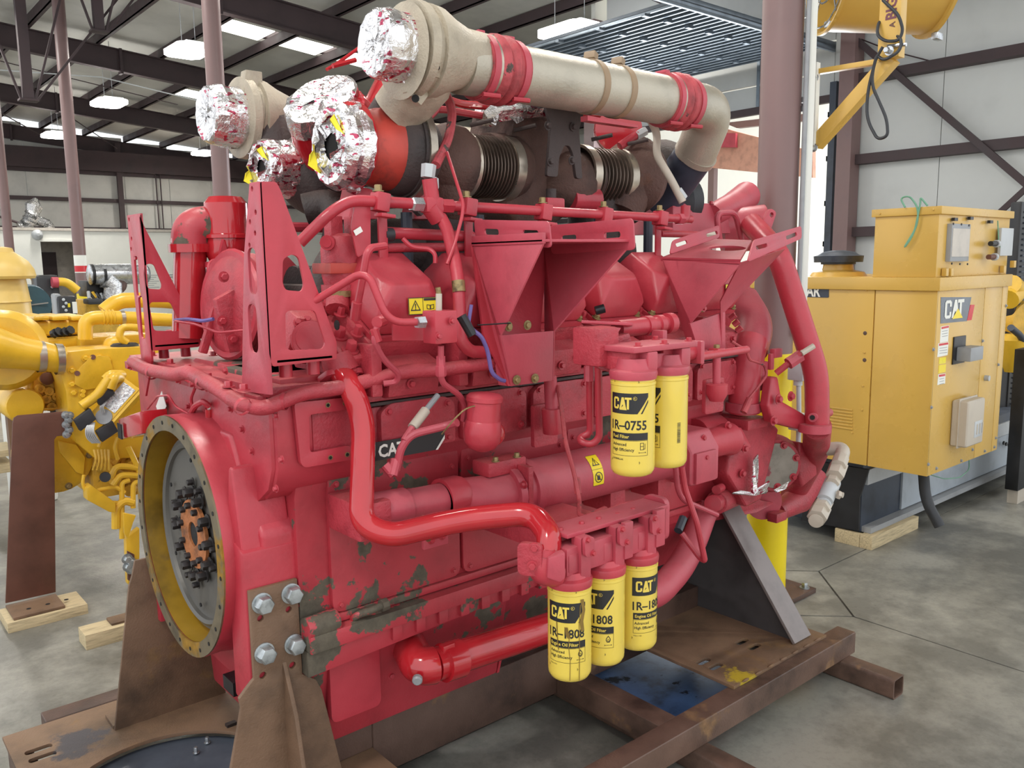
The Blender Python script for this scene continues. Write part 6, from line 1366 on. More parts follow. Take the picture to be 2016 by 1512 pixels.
# ================================================================== YELLOW GENERATOR CABINET (right)
gn = thing('generator_set', 'big yellow generator cabinet with a silver-lit control side on a blue-black base beside the column', 'generator', (6.5, 3.2, .1))
def G(name, mb, m='yelbox', par=None, bev=0, label=None, seg=2): return build(name, mb, m, par or gn, bev, label, seg=seg)
gx0, gy0, gz0, gz1 = 5.50, 2.32, .635, 1.925
gx1 = at(1983, 600, Y=gy0).x
cab = G('cabinet_shell', MB().box((gx0+.012, gy0+.012, gz0), (gx1, 3.95, gz1-.06)), bev=.004)
ypan = at(1717, 700, X=gx0).y
for a, b in ((gy0, ypan-.004), (ypan+.004, 3.95)): G('side_panel', MB().box((gx0, a, gz0), (gx0+.012, b, gz1-.085)), par=cab, bev=.003)
xs_ = [gx0, at(1931, 700, Y=gy0).x, at(1965, 700, Y=gy0).x, gx1]
for a, b in zip(xs_[:-1], xs_[1:]): G('door_panel', MB().box((a+.003, gy0, gz0), (b-.003, gy0+.012, gz1-.085)), par=cab, bev=.003)
G('cabinet_roof', MB().box((gx0-.02, gy0-.02, gz1-.085), (gx1+.01, 3.97, gz1)), par=cab, bev=.006)
cz1 = at(1857, 405, Y=gy0).z; cx0 = at(1857, 470, Y=gy0+.02).x-.03; cy1 = at(1720, 480, X=gx0).y; cx1_ = at(1992, 470, Y=gy0).x
cbx = G('control_box', MB().box((gx0+.005, gy0+.02, gz1), (cx1_, cy1, cz1-.03)), bev=.005)
G('box_lid', MB().box((gx0-.01, gy0, cz1-.05), (cx1_+.02, cy1+.02, cz1)), par=cbx, bev=.005)
def GF(a, b): return at(a, b, Y=gy0+.015)   # on the front of the control box
q0, q1 = GF(1862, 515), GF(1903, 442)
G('display_frame', MB().box((q0.x, gy0-.012, q0.z), (q1.x, gy0+.02, q1.z)), 'grey', cbx, .003)
G('display_panel', MB().box((q0.x+.012, gy0-.015, q0.z+.03), (q1.x-.012, gy0-.012, q1.z-.03)), 'pale', cbx)
for px, py in ((1868, 441), (1884, 442), (1899, 444), (1865, 519), (1881, 520), (1896, 520)): p = GF(px, py); G('panel_screw', MB().cyl((p.x, gy0-.016, p.z), (p.x, gy0-.011, p.z), .007, 8), 'black', cbx)
for k, (px, py) in enumerate(((1942, 480), (1938, 506))):
    p = GF(px, py); G('plug_connector', MB().cyl((p.x-.05, gy0-.03, p.z), (p.x+.04, gy0-.03, p.z), .018, 10), 'rustred' if k else 'black', cbx); G('plug_collar', MB().cyl((p.x+.04, gy0-.03, p.z), (p.x+.065, gy0-.03, p.z), .026, 10), 'lgrey', cbx)
for px, py in ((1875, 432), (1906, 430), (1945, 437)): p = GF(px, py); G('slot_cover', MB().cbox((p.x, gy0+.0, p.z), (.05, .02, .02)), 'black', cbx)
p, q = GF(1954, 518), GF(1988, 450); G('hinged_flap', MB().box((p.x+.03, gy0-.02, p.z+.05), (q.x-.02, gy0+.0, q.z)), 'lgrey', cbx, .003)
pipe('conduit_line', [GF(1955, 435)-V((0, .03, 0)), GF(1957, 480)-V((0, .03, 0)), GF(1966, 500)-V((0, .03, 0))], .004, 'green', cbx, .02, 6)
for px, py in ((1856, 536), (1866, 536), (1970, 530), (1990, 520)): p = GF(px, py); G('corner_bracket', MB().cbox((p.x, gy0, p.z), (.04, .03, .05)), 'yelbox', cbx, .004)
# louvre, holes, bolts on the left face
def GL(a, b): return at(a, b, X=gx0)
for k in range(7):
    p = GL(1647, 803+k*6.2); G('louvre', MB().box((gx0-.006, p.y-.12, p.z-.006), (gx0, p.y+.10, p.z+.004)), 'yelbox', cab, .002)
for px, py in ((1703, 656), (1702, 709)): p = GL(px, py); G('lifting_hole', MB().lathe((gx0-.001, p.y, p.z), X1, [(0, .012), (.001, .014)], 14), 'rustdk', cab)
for px, py in ((1706, 572), (1702, 694), (1699, 760), (1697, 807), (1678, 852)): p = GL(px, py); bolts([(gx0, p.y, p.z)], -X1, .006, .006, m='yelbox', par=cab)
for px, py in ((1732, 413), (1838, 405)): p = at(px, py+8, X=gx0-.01); bolts([p], -X1, .006, .006, m='yelbox', par=cbx)
G('nameplate', MB().plate(rpoly([(a.y, a.z) for a in (GL(1632, 567), GL(1632, 586), GL(1494, 582), GL(1494, 563))], .01), [], (gx0, 0, 0), Y1, Z1, .004, -X1), 'navy', cab)
t = text2d('ERPILLAR', .075, .03, .78); pR = GL(1616, 583)
L_ = max(a for a, b in t[0]); mbt = flat_print([(t[0], t[1], 0, 0)], V((gx0-.0055, pR.y+L_, pR.z-.002)), -Y1, Z1, .001); raw('nameplate_lettering', mbt.v, mbt.f, 'white', cab)
# decals on the front
def GD(a, b, off=0.0): return V((at(a, b, Y=gy0).x, gy0-off, at(a, b, Y=gy0).z))
def decal(name, L, m, off=.002, par=None): return G(name, MB().prism([GD(a, b, 0) for a, b in L], (0, -off, 0)), m, par or cab)
decal('logo_decal', [(1851, 637), (1852, 585), (1912, 585), (1903, 632)], mat('slate_decal', (.10, .12, .15), .3, var=0))
lg = []
sx = GD(1858, 628); w_ = GD(1897, 622).x-sx.x; hgt = GD(1858, 592).z-sx.z
for it in cat_logo(1.0)[:3]: lg.append(([(a*w_/1.75, b*hgt) for a, b in it[0]], it[1], 0, 0))
mbt = flat_print(lg, V((sx.x, gy0-.0030, sx.z)), X1, Z1, .001); raw('logo_lettering', mbt.v, mbt.f, 'white', cab)
mbt = flat_print([(*poly2([(.38*w_, -.05*hgt), (.92*w_, -.05*hgt), (.65*w_, .5*hgt)]), 0, 0)], V((sx.x, gy0-.0046, sx.z)), X1, Z1, .001); raw('logo_triangle', mbt.v, mbt.f, 'yelsafe', cab)
decal('logo_stripe', [(1903, 631), (1910, 600), (1918, 600), (1912, 630)], 'redsign', .003)
for k, (L, m) in enumerate((([(1852, 643), (1868, 640), (1866, 672), (1850, 675)], 'white'), ([(1847, 676), (1867, 673), (1865, 699), (1845, 703)], 'white'), ([(1849, 705), (1862, 703), (1861, 715), (1848, 717)], 'fyel'), ([(1848, 719), (1862, 717), (1861, 732), (1847, 735)], 'yelsafe'), ([(1847, 737), (1861, 735), (1860, 755), (1845, 758)], 'white'))):
    d_ = decal('warning_decal', L, m)
    if m == 'white':
        a, b = L[0], L[1]; decal('decal_header', [(a[0]+1, a[1]+1), (b[0]-1, b[1]+1), (b[0]-1, b[1]+5), (a[0]+1, a[1]+5)], 'redsign', .003, d_)
        for r_ in range(3):
            y_ = a[1]+9+r_*5; decal('decal_text', [(a[0]+2, y_), (b[0]-3, y_-2), (b[0]-3, y_-1), (a[0]+2, y_+1)], 'grey', .003, d_)
# disconnect box and moulded case
p = GD(1873, 718); q = GD(1892, 664); G('switch_back_plate', MB().box((p.x, gy0-.01, p.z), (q.x+.06, gy0, q.z+.01)), 'black', cab, .003)
p = GD(1880, 716); q = GD(1900, 680); G('switch_cover', MB().box((p.x-.01, gy0-.10, p.z+.02), (q.x+.05, gy0-.01, q.z)), 'grey', cab, .006)
p, q = GD(1867, 884), GD(1910, 772)
cs = G('moulded_case', MB().box((p.x+.005, gy0-.11, p.z+.02), (q.x-.02, gy0, q.z-.02)), 'beige', cab, .02, seg=3)
G('case_lip', MB().box((p.x+.0, gy0-.055, p.z+.01), (q.x-.015, gy0-.045, q.z-.01)), 'beige', cs, .004)
G('case_emblem', MB().box((p.x+.12, gy0-.113, q.z-.28), (q.x-.06, gy0-.108, q.z-.17)), 'lgrey', cs, .002)
for k in range(3): G('emblem_bar', MB().box((p.x+.15+k*.045, gy0-.116, q.z-.26), (p.x+.165+k*.045, gy0-.113, q.z-.19)), 'beige', cs)
for px, py in ((1837, 688), (1833, 802), (1934, 671), (1921, 780), (1965, 718), (1827, 914), (1843, 922), (1892, 907), (1914, 885), (1938, 888), (1957, 880), (1960, 862), (1980, 602)): bolts([GD(px, py)], -Y1, .008, .009, m='grey', par=cab)
G('door_lock', MB().cyl(GD(1939, 744), GD(1939, 744)-V((0, .03, 0)), .02, 12), 'lgrey', cab)
# weather cap of the air cleaner on the roof
kc = GL(1650, 545); kx = V((gx0+.28, at(1650, 520, X=gx0+.28).y, gz1))
G('cleaner_dome', MB().lathe(kx, Z1, [(0, .20), (.03, .18), (.045, .11), (.10, .10)], 26), 'yelbox')
cp_ = G('weather_cap', MB().lathe(kx+V((0, 0, .085)), Z1, [(0, .12), (.015, .12), (.015, .168), (.06, .172), (.068, .14), (.088, .11), (.10, .04)], 32), 'navy', label='dark round weather cap')
G('loop_wire', MB().tube(fillet([at(1782, 408, X=5.48), at(1772, 390, X=5.48), at(1790, 385, X=5.48), at(1808, 408, X=5.48), at(1806, 445, X=5.48), at(1776, 494, X=5.48), at(1800, 460, X=5.48), at(1812, 400, X=5.48), at(1812, 388, X=5.48), at(1826, 405, X=5.48)], .06, 6), .006, 6), 'green', label='green loop of wire')
# skid base
px0 = 5.66
G('base_skid', MB().prism([(px0, 2.83, .10), (px0, 2.83, .30), (px0, 2.83+.0, .634), (px0, 4.4, .634), (px0, 4.4, .10)], (3.6, 0, 0)), 'navy', bev=.004)
G('skid_side_beam', MB().box((px0+.02, 2.76, .10), (9.6, 2.83, .14)), 'grey'); G('skid_side_beam', MB().box((px0+.02, 2.80, .45), (9.6, 2.835, .56)), 'lgrey')
G('skid_web', MB().box((px0+.6, 2.815, .15), (9.6, 2.83, .44)), mat('pale_blue_skid_face', (.36, .40, .44), .4, var=.12, vs=5))
G('corner_gusset', MB().prism([at(1690, 1045, X=5.63), at(1692, 980, X=5.63), at(1710, 925, X=5.63), at(1590, 905, X=5.63), at(1578, 1025, X=5.63)], (.02, 0, 0)), 'black')
for k in range(3):
    p = at(1975+k*5, 872+k*2, Y=2.79); G('skid_hole', MB().cyl(p, p-V((0, .01, 0)), .018, 10), 'black')
G('black_hose', MB().tube(fillet([at(1818, 930, Y=2.5), at(1822, 985, Y=2.45), at(1850, 1036, Y=2.35)], .25, 8), .036, 16), 'rubber', label='black rubber hose stub')
pipe('ground_wire', [at(1833, 935, Y=2.5), at(1860, 943, Y=2.5), at(1890, 940, Y=2.5), at(1908, 925, Y=2.5), at(1908, 905, Y=2.5)], .004, 'green', gn, .05, 6)
# engine part behind the cabinet at the frame edge
ge = G('yellow_engine_end', MB().lathe(at(2000, 635, Y=3.0), V((-.3, -.9, 0)), [(-.2, .3), (0, .3), (.02, .22), (.12, .20)], 24), 'yelcast')
G('yellow_elbow', MB().tube(fillet([at(1985, 590, Y=2.9), at(2003, 572, Y=2.9), at(1990, 560, Y=2.9)], .1), .09, 16), 'yel', ge); G('belt_drive', MB().lathe(at(1995, 760, Y=2.95), V((-.3, -.9, 0)), [(-.1, .35), (.02, .34)], 20), 'black', ge)
G('oil_bowl', MB().lathe(at(1992, 690, Y=2.9), Z1, [(-.2, .05), (0, .12), (.1, .14), (.15, .08)], 16), 'yel', ge)
# lumber under the generator
lm = at(1690, 1072, Z=.0)
lb = tag(build('lumber_block', MB().box((5.62, 2.72, 0), (6.35, 2.81, .098)).box((5.62, 2.812, 0), (5.66, 3.0, .098)), 'wood', None, .003), 'pale pine timber under the corner of the generator base', 'lumber')
# radiator at the right edge
ra = G('radiator', MB().box((9.3, 3.0, .64), (9.5, 3.3, .7)), 'black', label='tall dark finned radiator')
rx = at(1998, 600, Y=2.95).x
build('radiator_frame', MB().box((rx, 2.95, .0), (rx+1.2, 3.05, 2.55)), 'black', ra, .02)
for k in range(40): build('radiator_fin', MB().box((rx+.06, 2.935, .5+k*.05), (rx+1.1, 2.95, .515+k*.05)), 'navy', ra)
pipe('radiator_hose', [at(1990, 645, Y=2.8), at(2008, 660, Y=2.8), at(2030, 700, Y=2.8)], .03, 'navy', ra)
tl = thing('equipment_stand', 'dark steel post of a stand cut off by the right edge of the picture', 'stand', (7.2, 2.4, 0))
p = at(2010, 880, Y=2.45); build('stand_post', MB().box((p.x, 2.45, .12), (p.x+.5, 2.55, 1.3)), 'black', tl, .005); build('stand_foot', MB().box((p.x+.04, 2.46, 0), (p.x+.40, 2.54, .119)), 'beige', tl)

# ================================================================== WALL FAN top right
fa = thing('column_fan', 'yellow drum fan on a yellow bracket arm fixed to the stout column', 'fan', (4.66, 2.45, 2.7))
FXp = 4.62
def FP(a, b, dx=0): p = at(a, b, X=FXp+dx); return p
def F(name, mb, m='yelbox', par=None, bev=0): return build(name, mb, m, par or fa, bev)
def flatbar(name, a, b, w, th, m='yelbox', dx=0): 
    a, b = V(a), V(b); d = (b-a); return F(name, MB().frame(a-d.cross(X1).normalized()*w/2+V((dx, 0, 0)), d, X1, d.cross(X1), d.length, th, w), m, bev=.003)
F('mount_plate', MB().box((4.60, FP(1600, 200).y-.03, FP(1600, 292).z), (4.64, FP(1600, 200).y+.03, FP(1600, 125).z)), 'white', bev=.003)
flatbar('stay_bar', FP(1597, 142), FP(1748, 117), .028, .045)
flatbar('diagonal_arm', FP(1600, 284), FP(1752, 112), .075, .07)
F('upright_arm', MB().box((FXp-.02, FP(1775, 60).y, FP(1755, 115).z), (FXp+.05, FP(1733, 60).y, FP(1755, -60).z)), bev=.004)
mx = FP(1752, 112)
bolts([mx+V((-.05, -.02, .02)), FP(1606, 154)+V((-.01, 0, 0)), FP(1604, 288)+V((-.01, 0, -.01))], -X1, .016, .04, m='chrome', par=fa)
F('axle_bolt', MB().cyl(mx+V((-.03, -.0, .05)), mx+V((-.03, -.10, .04)), .010, 8), 'chrome')
t = text2d('BIG', .058, .03, .9)
o = FP(1762, 36, -.021)
mbt = MB().add([V((FXp-.0215, 0, 0))+V((0, o.y+b-.005, o.z+a)) for a, b in t[0]], t[1]); raw('arm_lettering', mbt.v, mbt.f, mat('maroon_print', (.16, .04, .06), .4, var=0), fa)
t = text2d('A', .03, .03, 1.0); oo = FP(1762, 42, -.021); mbt = MB().add([V((FXp-.0215, oo.y+b+.0, oo.z-.03+a)) for a, b in t[0]], t[1]); raw('arm_mark', mbt.v, mbt.f, 'rustred', fa)
# drum, seen from below behind the arm: half hidden by the top of the frame
dc = at(1740, -75, X=5.25)
dax = V((-.74, .66, 0.05)).normalized()
hw = 213/FPX*(dc-CO).dot(CF)/2
dr0 = dc-dax*hw; rr_ = dc.z-at(1740, 60, X=5.25).z
drm = F('fan_drum', MB().lathe(dr0, dax, [(0, rr_+.01), (.0, rr_+.025), (.02, rr_+.025), (.025, rr_), (2*hw-.025, rr_), (2*hw-.02, rr_+.025), (2*hw, rr_+.025), (2*hw, rr_+.01)], 48, False))
for e_, nme in ((dr0, 'guard'), (dr0+dax*2*hw, 'guard')):
    _, u_g, v_g = ortho(dax)
    for rk in (.3, .6, .95): F('guard_ring', MB().tube([e_+(u_g*cos(2*pi*k/24)+v_g*sin(2*pi*k/24))*rr_*rk for k in range(25)], .006, 5, False), 'chrome', drm)
    for k in range(6): F('guard_spoke', MB().cyl(e_, e_+(u_g*cos(pi*k/3)+v_g*sin(pi*k/3))*rr_, .005, 5), 'chrome', drm)
for px, py in ((1634, 50), (1845, 72)): F('drum_foot', MB().cbox(CO+(at(px, py, X=5.2)-CO).normalized()*((dc-CO).length-.05), (.08, .04, .04)), 'chrome', drm, .006)
for k in range(5):
    a = 2*pi*k/5; _, u_g, v_g = ortho(dax); F('fan_blade', MB().prism([dc+(u_g*cos(a)+v_g*sin(a))*.06, dc+(u_g*cos(a+.5)+v_g*sin(a+.5))*rr_*.9+dax*.04, dc+(u_g*cos(a)+v_g*sin(a))*rr_*.9-dax*.04], dax*.01), 'black', drm)
F('fan_motor', MB().cyl(dc-dax*.12, dc+dax*.12, .09, 20), 'black', drm)
cordp = [FP(1738, 0, -.04), FP(1770, 30, -.05), FP(1778, 60, -.03), FP(1770, 80, -.03), FP(1745, 82, -.06), FP(1726, 70, -.05), FP(1730, 40, -.03), FP(1742, 50, .07), FP(1775, 78, -.04), FP(1772, 100, -.05), FP(1740, 120, -.07), FP(1726, 108, -.05), FP(1722, 125, -.05), FP(1708, 180, -.05), FP(1706, 235, -.05), FP(1728, 275, -.05), FP(1748, 268, -.05), FP(1746, 235, -.05), FP(1715, 165, -.05), FP(1722, 120, -.06), FP(1738, 92, -.06)]
F('power_cord', MB().tube(fillet(cordp, .12, 6), .0085, 8), 'rubber')

# ================================================================== YELLOW ENGINE behind, left
Yp = 5.60
def T5(a, b): return (a/3.024, 400+b/3.024)     # reading of the enlarged crop
def Q(px, py, y=Yp): return at(px, py, Y=y)
ye_ = thing('yellow_diesel_engine', 'yellow diesel engine with thick hoses and a tilted control box, left of the red engine', 'engine', (1.9, 5.9, 0))
def E_(name, mb, m='yel', par=None, bev=0, label=None, seg=2, sm=35): return build(name, mb, m, par or ye_, bev, label, sm, seg=seg)
def poly(name, L, y, th, m='yel', par=None, bev=.006, label=None): return E_(name, MB().prism([Q(a, b, y) for a, b in L], (0, th, 0)), m, par, bev, label)
def yt(name, pts, r, m='yel', par=None, bend=.08, n=14): return E_(name, MB().tube(fillet([Q(*p) if len(p) == 3 else Q(p[0], p[1]) for p in pts], bend, 6), r, n), m, par)
# rear/front gear case
gc = poly('gear_case', [(121, 705), (135, 693), (180, 688), (275, 683), (330, 683), (330, 850), (290, 900), (190, 905), (150, 870), (135, 820), (130, 770), (121, 740)], 5.62, .35, 'yel', None, .03)
cv = poly('cover_plate', [(147, 757), (148, 735), (180, 700), (215, 702), (222, 722), (222, 732), (188, 765), (168, 768)], 5.60, .02, 'yel', gc, .004)
for a, b in ((141, 729), (141, 756), (144, 773), (162, 778), (168, 705), (195, 703), (212, 709), (163, 770)): bolts([Q(a, b, 5.62)], -Y1, .016, .016, m='yel', par=gc)
for a, b in ((183, 703), (152, 735)): E_('gasket_hole', MB().cyl(Q(a, b, 5.598), Q(a, b, 5.60), .016, 10), 'rustred', gc)
poly('white_sticker', [(124, 712), (131, 708), (129, 732), (122, 735)], 5.605, .003, 'white', gc, 0)
E_('filler_cap', MB().lathe(Q(247, 700, 5.75), Z1, [(-.06, .075), (-.01, .085), (.0, .085), (.07, .085), (.08, .07)], 18), 'rubber', gc)
# control box tilted
pA, pB, pC = Q(176, 815, 5.45), Q(243, 742, 5.45), Q(276, 764, 5.40)
u_ = pB-pA; v_ = pC-pB; v_ = v_-u_*(v_.dot(u_)/u_.dot(u_)); n_ = u_.cross(v_).normalized()
if n_.y > 0: n_ = -n_
ec = E_('control_module', MB().frame(pA-n_*.0, u_, v_, -n_, u_.length, v_.length*1.12, .10), 'yel', None, .008)
E_('module_label', MB().frame(pA+n_*.003+u_*.30+v_*.18, u_, v_, -n_, u_.length*.62, v_.length*.72, .004), 'duct', ec)
E_('round_badge', MB().lathe(pA+u_*.12+v_*.62+n_*.001, n_, [(0, .048), (.006, .046)], 18), 'grey', ec)
E_('module_lip', MB().frame(pA+v_*1.0, u_, v_, -n_, u_.length, .02, .16), 'yel', ec)
for (a, b), (c, d) in (((186, 778), (210, 758)), ((147, 828), (168, 812)), ((190, 850), (208, 838))):
    E_('black_connector', MB().frame(Q(a, b, 5.38), Q(c, d, 5.38)-Q(a, b, 5.38), V((.4, 0, -1)), Y1, .11, .075, .05), 'rubber', ec, .006)
yt('braided_hose', [(215, 765, 5.4), (222, 745, 5.4), (232, 742, 5.45), (238, 752, 5.5)], .035, 'yel', ec, .05); yt('braided_hose', [(207, 748, 5.42), (218, 738, 5.42), (240, 738, 5.5)], .03, 'yel', ec, .05)
yt('loom_hose', [(160, 800, 5.42), (175, 790, 5.42), (192, 778, 5.4), (215, 745, 5.4)], .030, 'yel', ec, .05)
for k in range(6): yt('bare_wire', [(176+k*2, 832, 5.4), (168+k*3, 845+k, 5.36), (170+k*4, 862, 5.38), (182+k*3, 872, 5.4)], .005, 'lgrey', ec, .03, 5)
for k in range(3): yt('bare_wire', [(200+k*3, 812, 5.4), (196+k*3, 800, 5.38), (208+k*2, 790, 5.4)], .004, 'lgrey', ec, .03, 5)
# intake pipe at the left with clamp
ip = E_('intake_pipe', MB().tube([Q(-25, 682, 5.6), Q(40, 695, 5.6), Q(122, 708, 5.62)], [.125, .095, .082], 24), 'yel')
E_('pipe_bellmouth', MB().lathe(Q(8, 690, 5.75), V((-.2, -1, 0)), [(-.05, .24), (0, .24), (.06, .20)], 28), 'yel', ip)
for px in (80, 116): E_('band_clamp', MB().lathe(Q(px, 702 if px < 100 else 707, 5.61), V((1, 0, -.06)), [(-.02, .095), (.02, .092)], 24, False), 'clampst', ip)
E_('worn_patch', MB().lathe(Q(95, 704, 5.61), V((1, 0, -.06)), [(-.05, .0925), (.05, .0905)], 24, False), 'grey', ip) if 0 else None
# pipes above
up = yt('charge_pipe', [(168, 668, 5.9), (168, 628, 5.9), (205, 624, 5.9), (420, 634, 5.9)], .045, 'yel', None, .16, 18)
for k in range(4): E_('hose_ring', MB().lathe(Q(202+k*7, 624.5, 5.9), X1, [(-.006, .046), (0, .052), (.006, .046)], 18, False), 'yel', up)
E_('band_clamp', MB().lathe(Q(241, 626, 5.9), X1, [(-.012, .048), (.012, .048)], 18, False), 'clampst', up)
yt('charge_pipe', [(205, 614, 6.3), (232, 592, 6.3), (300, 590, 6.3), (420, 600, 6.3)], .055, 'yel', None, .2, 18)
yt('coolant_tube', [(250, 675, 5.7), (235, 665, 5.7), (238, 645, 5.7), (262, 644, 5.7), (285, 648, 5.7)], .024, 'yel', None, .07)
yt('coolant_tube', [(228, 690, 5.9), (215, 680, 5.9), (228, 675, 5.9), (250, 690, 5.9)], .05, 'yel', None, .08)
vcv = E_('rocker_cover', MB().box(Q(62, 664, 6.2), Q(178, 628, 6.2)+V((0, .45, 0))), 'yel', None, .03, seg=3)
for k in range(3): E_('rocker_cover', MB().box(Q(66+k*37, 632, 6.15), Q(98+k*37, 621, 6.15)+V((0, .45, 0))), 'yel', vcv, .02)
E_('cover_skirt', MB().box(Q(66, 690, 6.1), Q(160, 664, 6.1)+V((0, .5, 0))), 'yel', vcv, .015)
E_('manifold_plate', MB().box(Q(160, 700, 6.0), Q(330, 655, 6.0)+V((0, .4, 0))), 'yel', vcv, .01)
for a, b in ((105, 658), (112, 655), (125, 655), (135, 652)): E_('torn_hose', MB().cyl(Q(a, b, 6.12), Q(a+5, b-3, 6.10), .03, 8), 'black', vcv)
bk = E_('engine_block', MB().box(Q(62, 812, 5.95), Q(330, 690, 5.95)+V((0, .8, 0))), 'yelcast', None, .02)
for a, b in ((78, 765), (95, 770), (90, 785), (110, 780), (128, 788), (85, 745), (118, 760), (72, 790), (100, 800)): E_('casting_boss', MB().lathe(Q(a, b, 5.95), -Y1, [(-.02, .035), (.03, .028), (.03, .012), (.02, .012)], 12), 'yelcast', bk)
for a, b, c, d in ((62, 740, 90, 720), (95, 735, 120, 722), (62, 812, 130, 800)): E_('block_rib', MB().box(Q(a, b, 5.90), Q(c, d, 5.90)+V((0, .08, 0))), 'yelcast', bk, .01)
E_('rust_core_plug', MB().lathe(Q(92, 745, 5.90), -Y1, [(0, .04), (.02, .04), (.03, .02)], 14), 'rustred', bk)
E_('gear_drum', MB().lathe(Q(50, 800, 5.75), Y1, [(0, .10), (.02, .11), (.5, .11)], 24), 'yel', bk)
yt('rear_hoop', [(58, 725, 5.8), (60, 755, 5.8), (52, 790, 5.8), (44, 792, 5.8)], .02, 'yelcast', bk)
wr_ = E_('dark_wheel_rim', MB().lathe(Q(42, 775, 6.2), V((1, .4, 0)), [(-.05, .16), (0, .17), (.04, .16)], 24), 'black', bk)
# round flywheel cover behind the stand, lower block
rc = E_('round_cover', MB().lathe(Q(112, 905, 5.75), -Y1, [(-.30, .20), (0, .21), (.02, .18)], 30), 'yel')
for k in range(6): bolts([Q(112, 905, 5.73)+V((cos(k)*.185, 0, sin(k)*.185))], -Y1, .014, .014, m='brass', par=rc)
poly('sump', [(108, 905), (170, 905), (172, 938), (140, 962), (108, 955)], 5.85, .5, 'yelcast', rc, .02)
for k in range(4): bolts([Q(115+k*14, 925, 5.84)], -Y1, .016, .02, m='yelcast', par=rc)
poly('cast_web', [(115, 868), (150, 875), (168, 900), (165, 935), (150, 930), (118, 890)], 5.70, .03, 'yel', rc, .006)
# tangle of pipes under the control box
lw = E_('lower_casting', MB().box(Q(185, 985, 5.75), Q(320, 850, 5.75)+V((0, .6, 0))), 'yelcast', None, .03)
for a, b, r in ((222, 895, .05), (250, 905, .04), (205, 915, .045), (270, 880, .05), (235, 940, .05), (262, 955, .05), (210, 870, .04), (285, 930, .05), (245, 870, .035)):
    E_('casting_boss', MB().lathe(Q(a, b, 5.75), V((random.uniform(-.6, .3), -1, random.uniform(-.2, .5))), [(-.05, r*1.3), (.04, r*1.2), (.05, r*.8), (.11, r*.75), (.11, r*.4)], 14), 'yelcast', lw)
for pts, r in (([(218, 940), (228, 918), (250, 918), (300, 925)], .020), ([(222, 955), (235, 935), (262, 935), (300, 940)], .020), ([(195, 880), (200, 862), (240, 848), (262, 840)], .013),
               ([(180, 985), (190, 965), (230, 958), (245, 970)], .014), ([(185, 975), (200, 988), (240, 990)], .012), ([(228, 1040), (228, 1000), (245, 985), (262, 990)], .026), ([(240, 1060), (240, 950), (255, 945)], .016),
               ([(262, 1000), (262, 950), (285, 945)], .016), ([(232, 860), (225, 880), (232, 905)], .012), ([(165, 935), (162, 955), (172, 970)], .010), ([(252, 880), (262, 900), (275, 930)], .018)):
    yt('fuel_line', [(a, b, 5.55) for a, b in pts], r, 'yel', lw, .05, 10)
poly('filter_guard', [(170, 962), (180, 955), (228, 990), (228, 1010), (215, 1008), (172, 985)], 5.5, .10, 'yel', lw, .008)
E_('black_cap', MB().lathe(Q(207, 939, 5.50), V((-.2, -1, .1)), [(0, .033), (.015, .030)], 18), 'rubber', lw)
poly('bent_bracket', [(243, 1010), (268, 1015), (262, 1030), (252, 1062), (245, 1050)], 5.45, .03, 'yel', lw, .004)
poly('hanging_plate', [(248, 1060), (275, 1040), (275, 1110), (262, 1160), (252, 1150)], 5.55, .06, 'yel', lw, .006)
poly('mount_plate', [(251, 1085), (265, 1092), (266, 1150), (252, 1142)], 5.50, .02, 'rustred', lw, .003)
for a, b in ((250, 1100), (256, 1106), (252, 1115), (258, 1120)): bolts([Q(a, b, 5.49)], -Y1, .022, .03, m='boltst', par=lw)
for k in range(5): yt('ignition_wire', [(185+k*7, 885, 5.5), (190+k*6, 905, 5.48), (183+k*8, 925, 5.5)], .008, 'yelcast', lw, .03, 6)
# support legs to the floor (hidden by the stand in the photograph)
E_('stand_leg', MB().box((2.3, 6.0, 0), (2.45, 6.5, 1.0)), 'rustred')
# brown end stand of the yellow engine
es = thing('engine_end_stand', 'tall red-brown steel end stand bolted to the yellow engine, standing on a timber', 'stand', (.9, 5.55, 0))
SP = [(11, 1188), (25, 835), (27, 823), (35, 818), (130, 810), (142, 812), (142, 856), (124, 858), (112, 859), (107, 866), (110, 1166)]
build('upright_plate', MB().prism([Q(a, b, 5.56) for a, b in SP], (0, .015, 0)), 'rustred', es, .003)
fz = Q(12, 1190, 5.56).z; build('foot_flange', MB().box((Q(11, 1188, 5.56).x, 5.33, .062), (Q(110, 1166, 5.56).x, 5.575, .078)), 'rust', es, .003)
for k in range(3): build('foot_hole', MB().cyl((.85+k*.10, 5.42, .0785), (.85+k*.10, 5.42, .0795), .013, 10), 'bore', es)
for a, b in ((129, 817), (135, 826), (130, 836), (136, 846), (131, 855), (137, 818)): bolts([Q(a, b, 5.555)], -Y1, .016, .03, m='boltst', par=es)
tag(build('timber', MB().box((.72, 5.31, 0), (1.14, 5.58, .060)), 'wood', None, .003), 'pine timber under the foot of the red-brown end stand', 'lumber')
l1, l2 = at(172, 1278, Z=0), at(245, 1255, Z=0)
tag(build('timber', MB().box((1.00, 4.78, 0), (1.75, 4.93, .085)), 'wood', None, .003), 'pine timber on the floor behind the left stand plate of the red engine', 'lumber')
bt = tag(build('steel_plate_offcut', MB().plate(rrect(.55, .11, .004, 1, (1.42, 4.87)), [circ(1.24, 4.845, .012, 10), circ(1.25, 4.90, .012, 10)], (0, 0, .0855), X1, Y1, .012), 'rust'), 'small rusty drilled plate lying on a pine timber', 'steel plate')
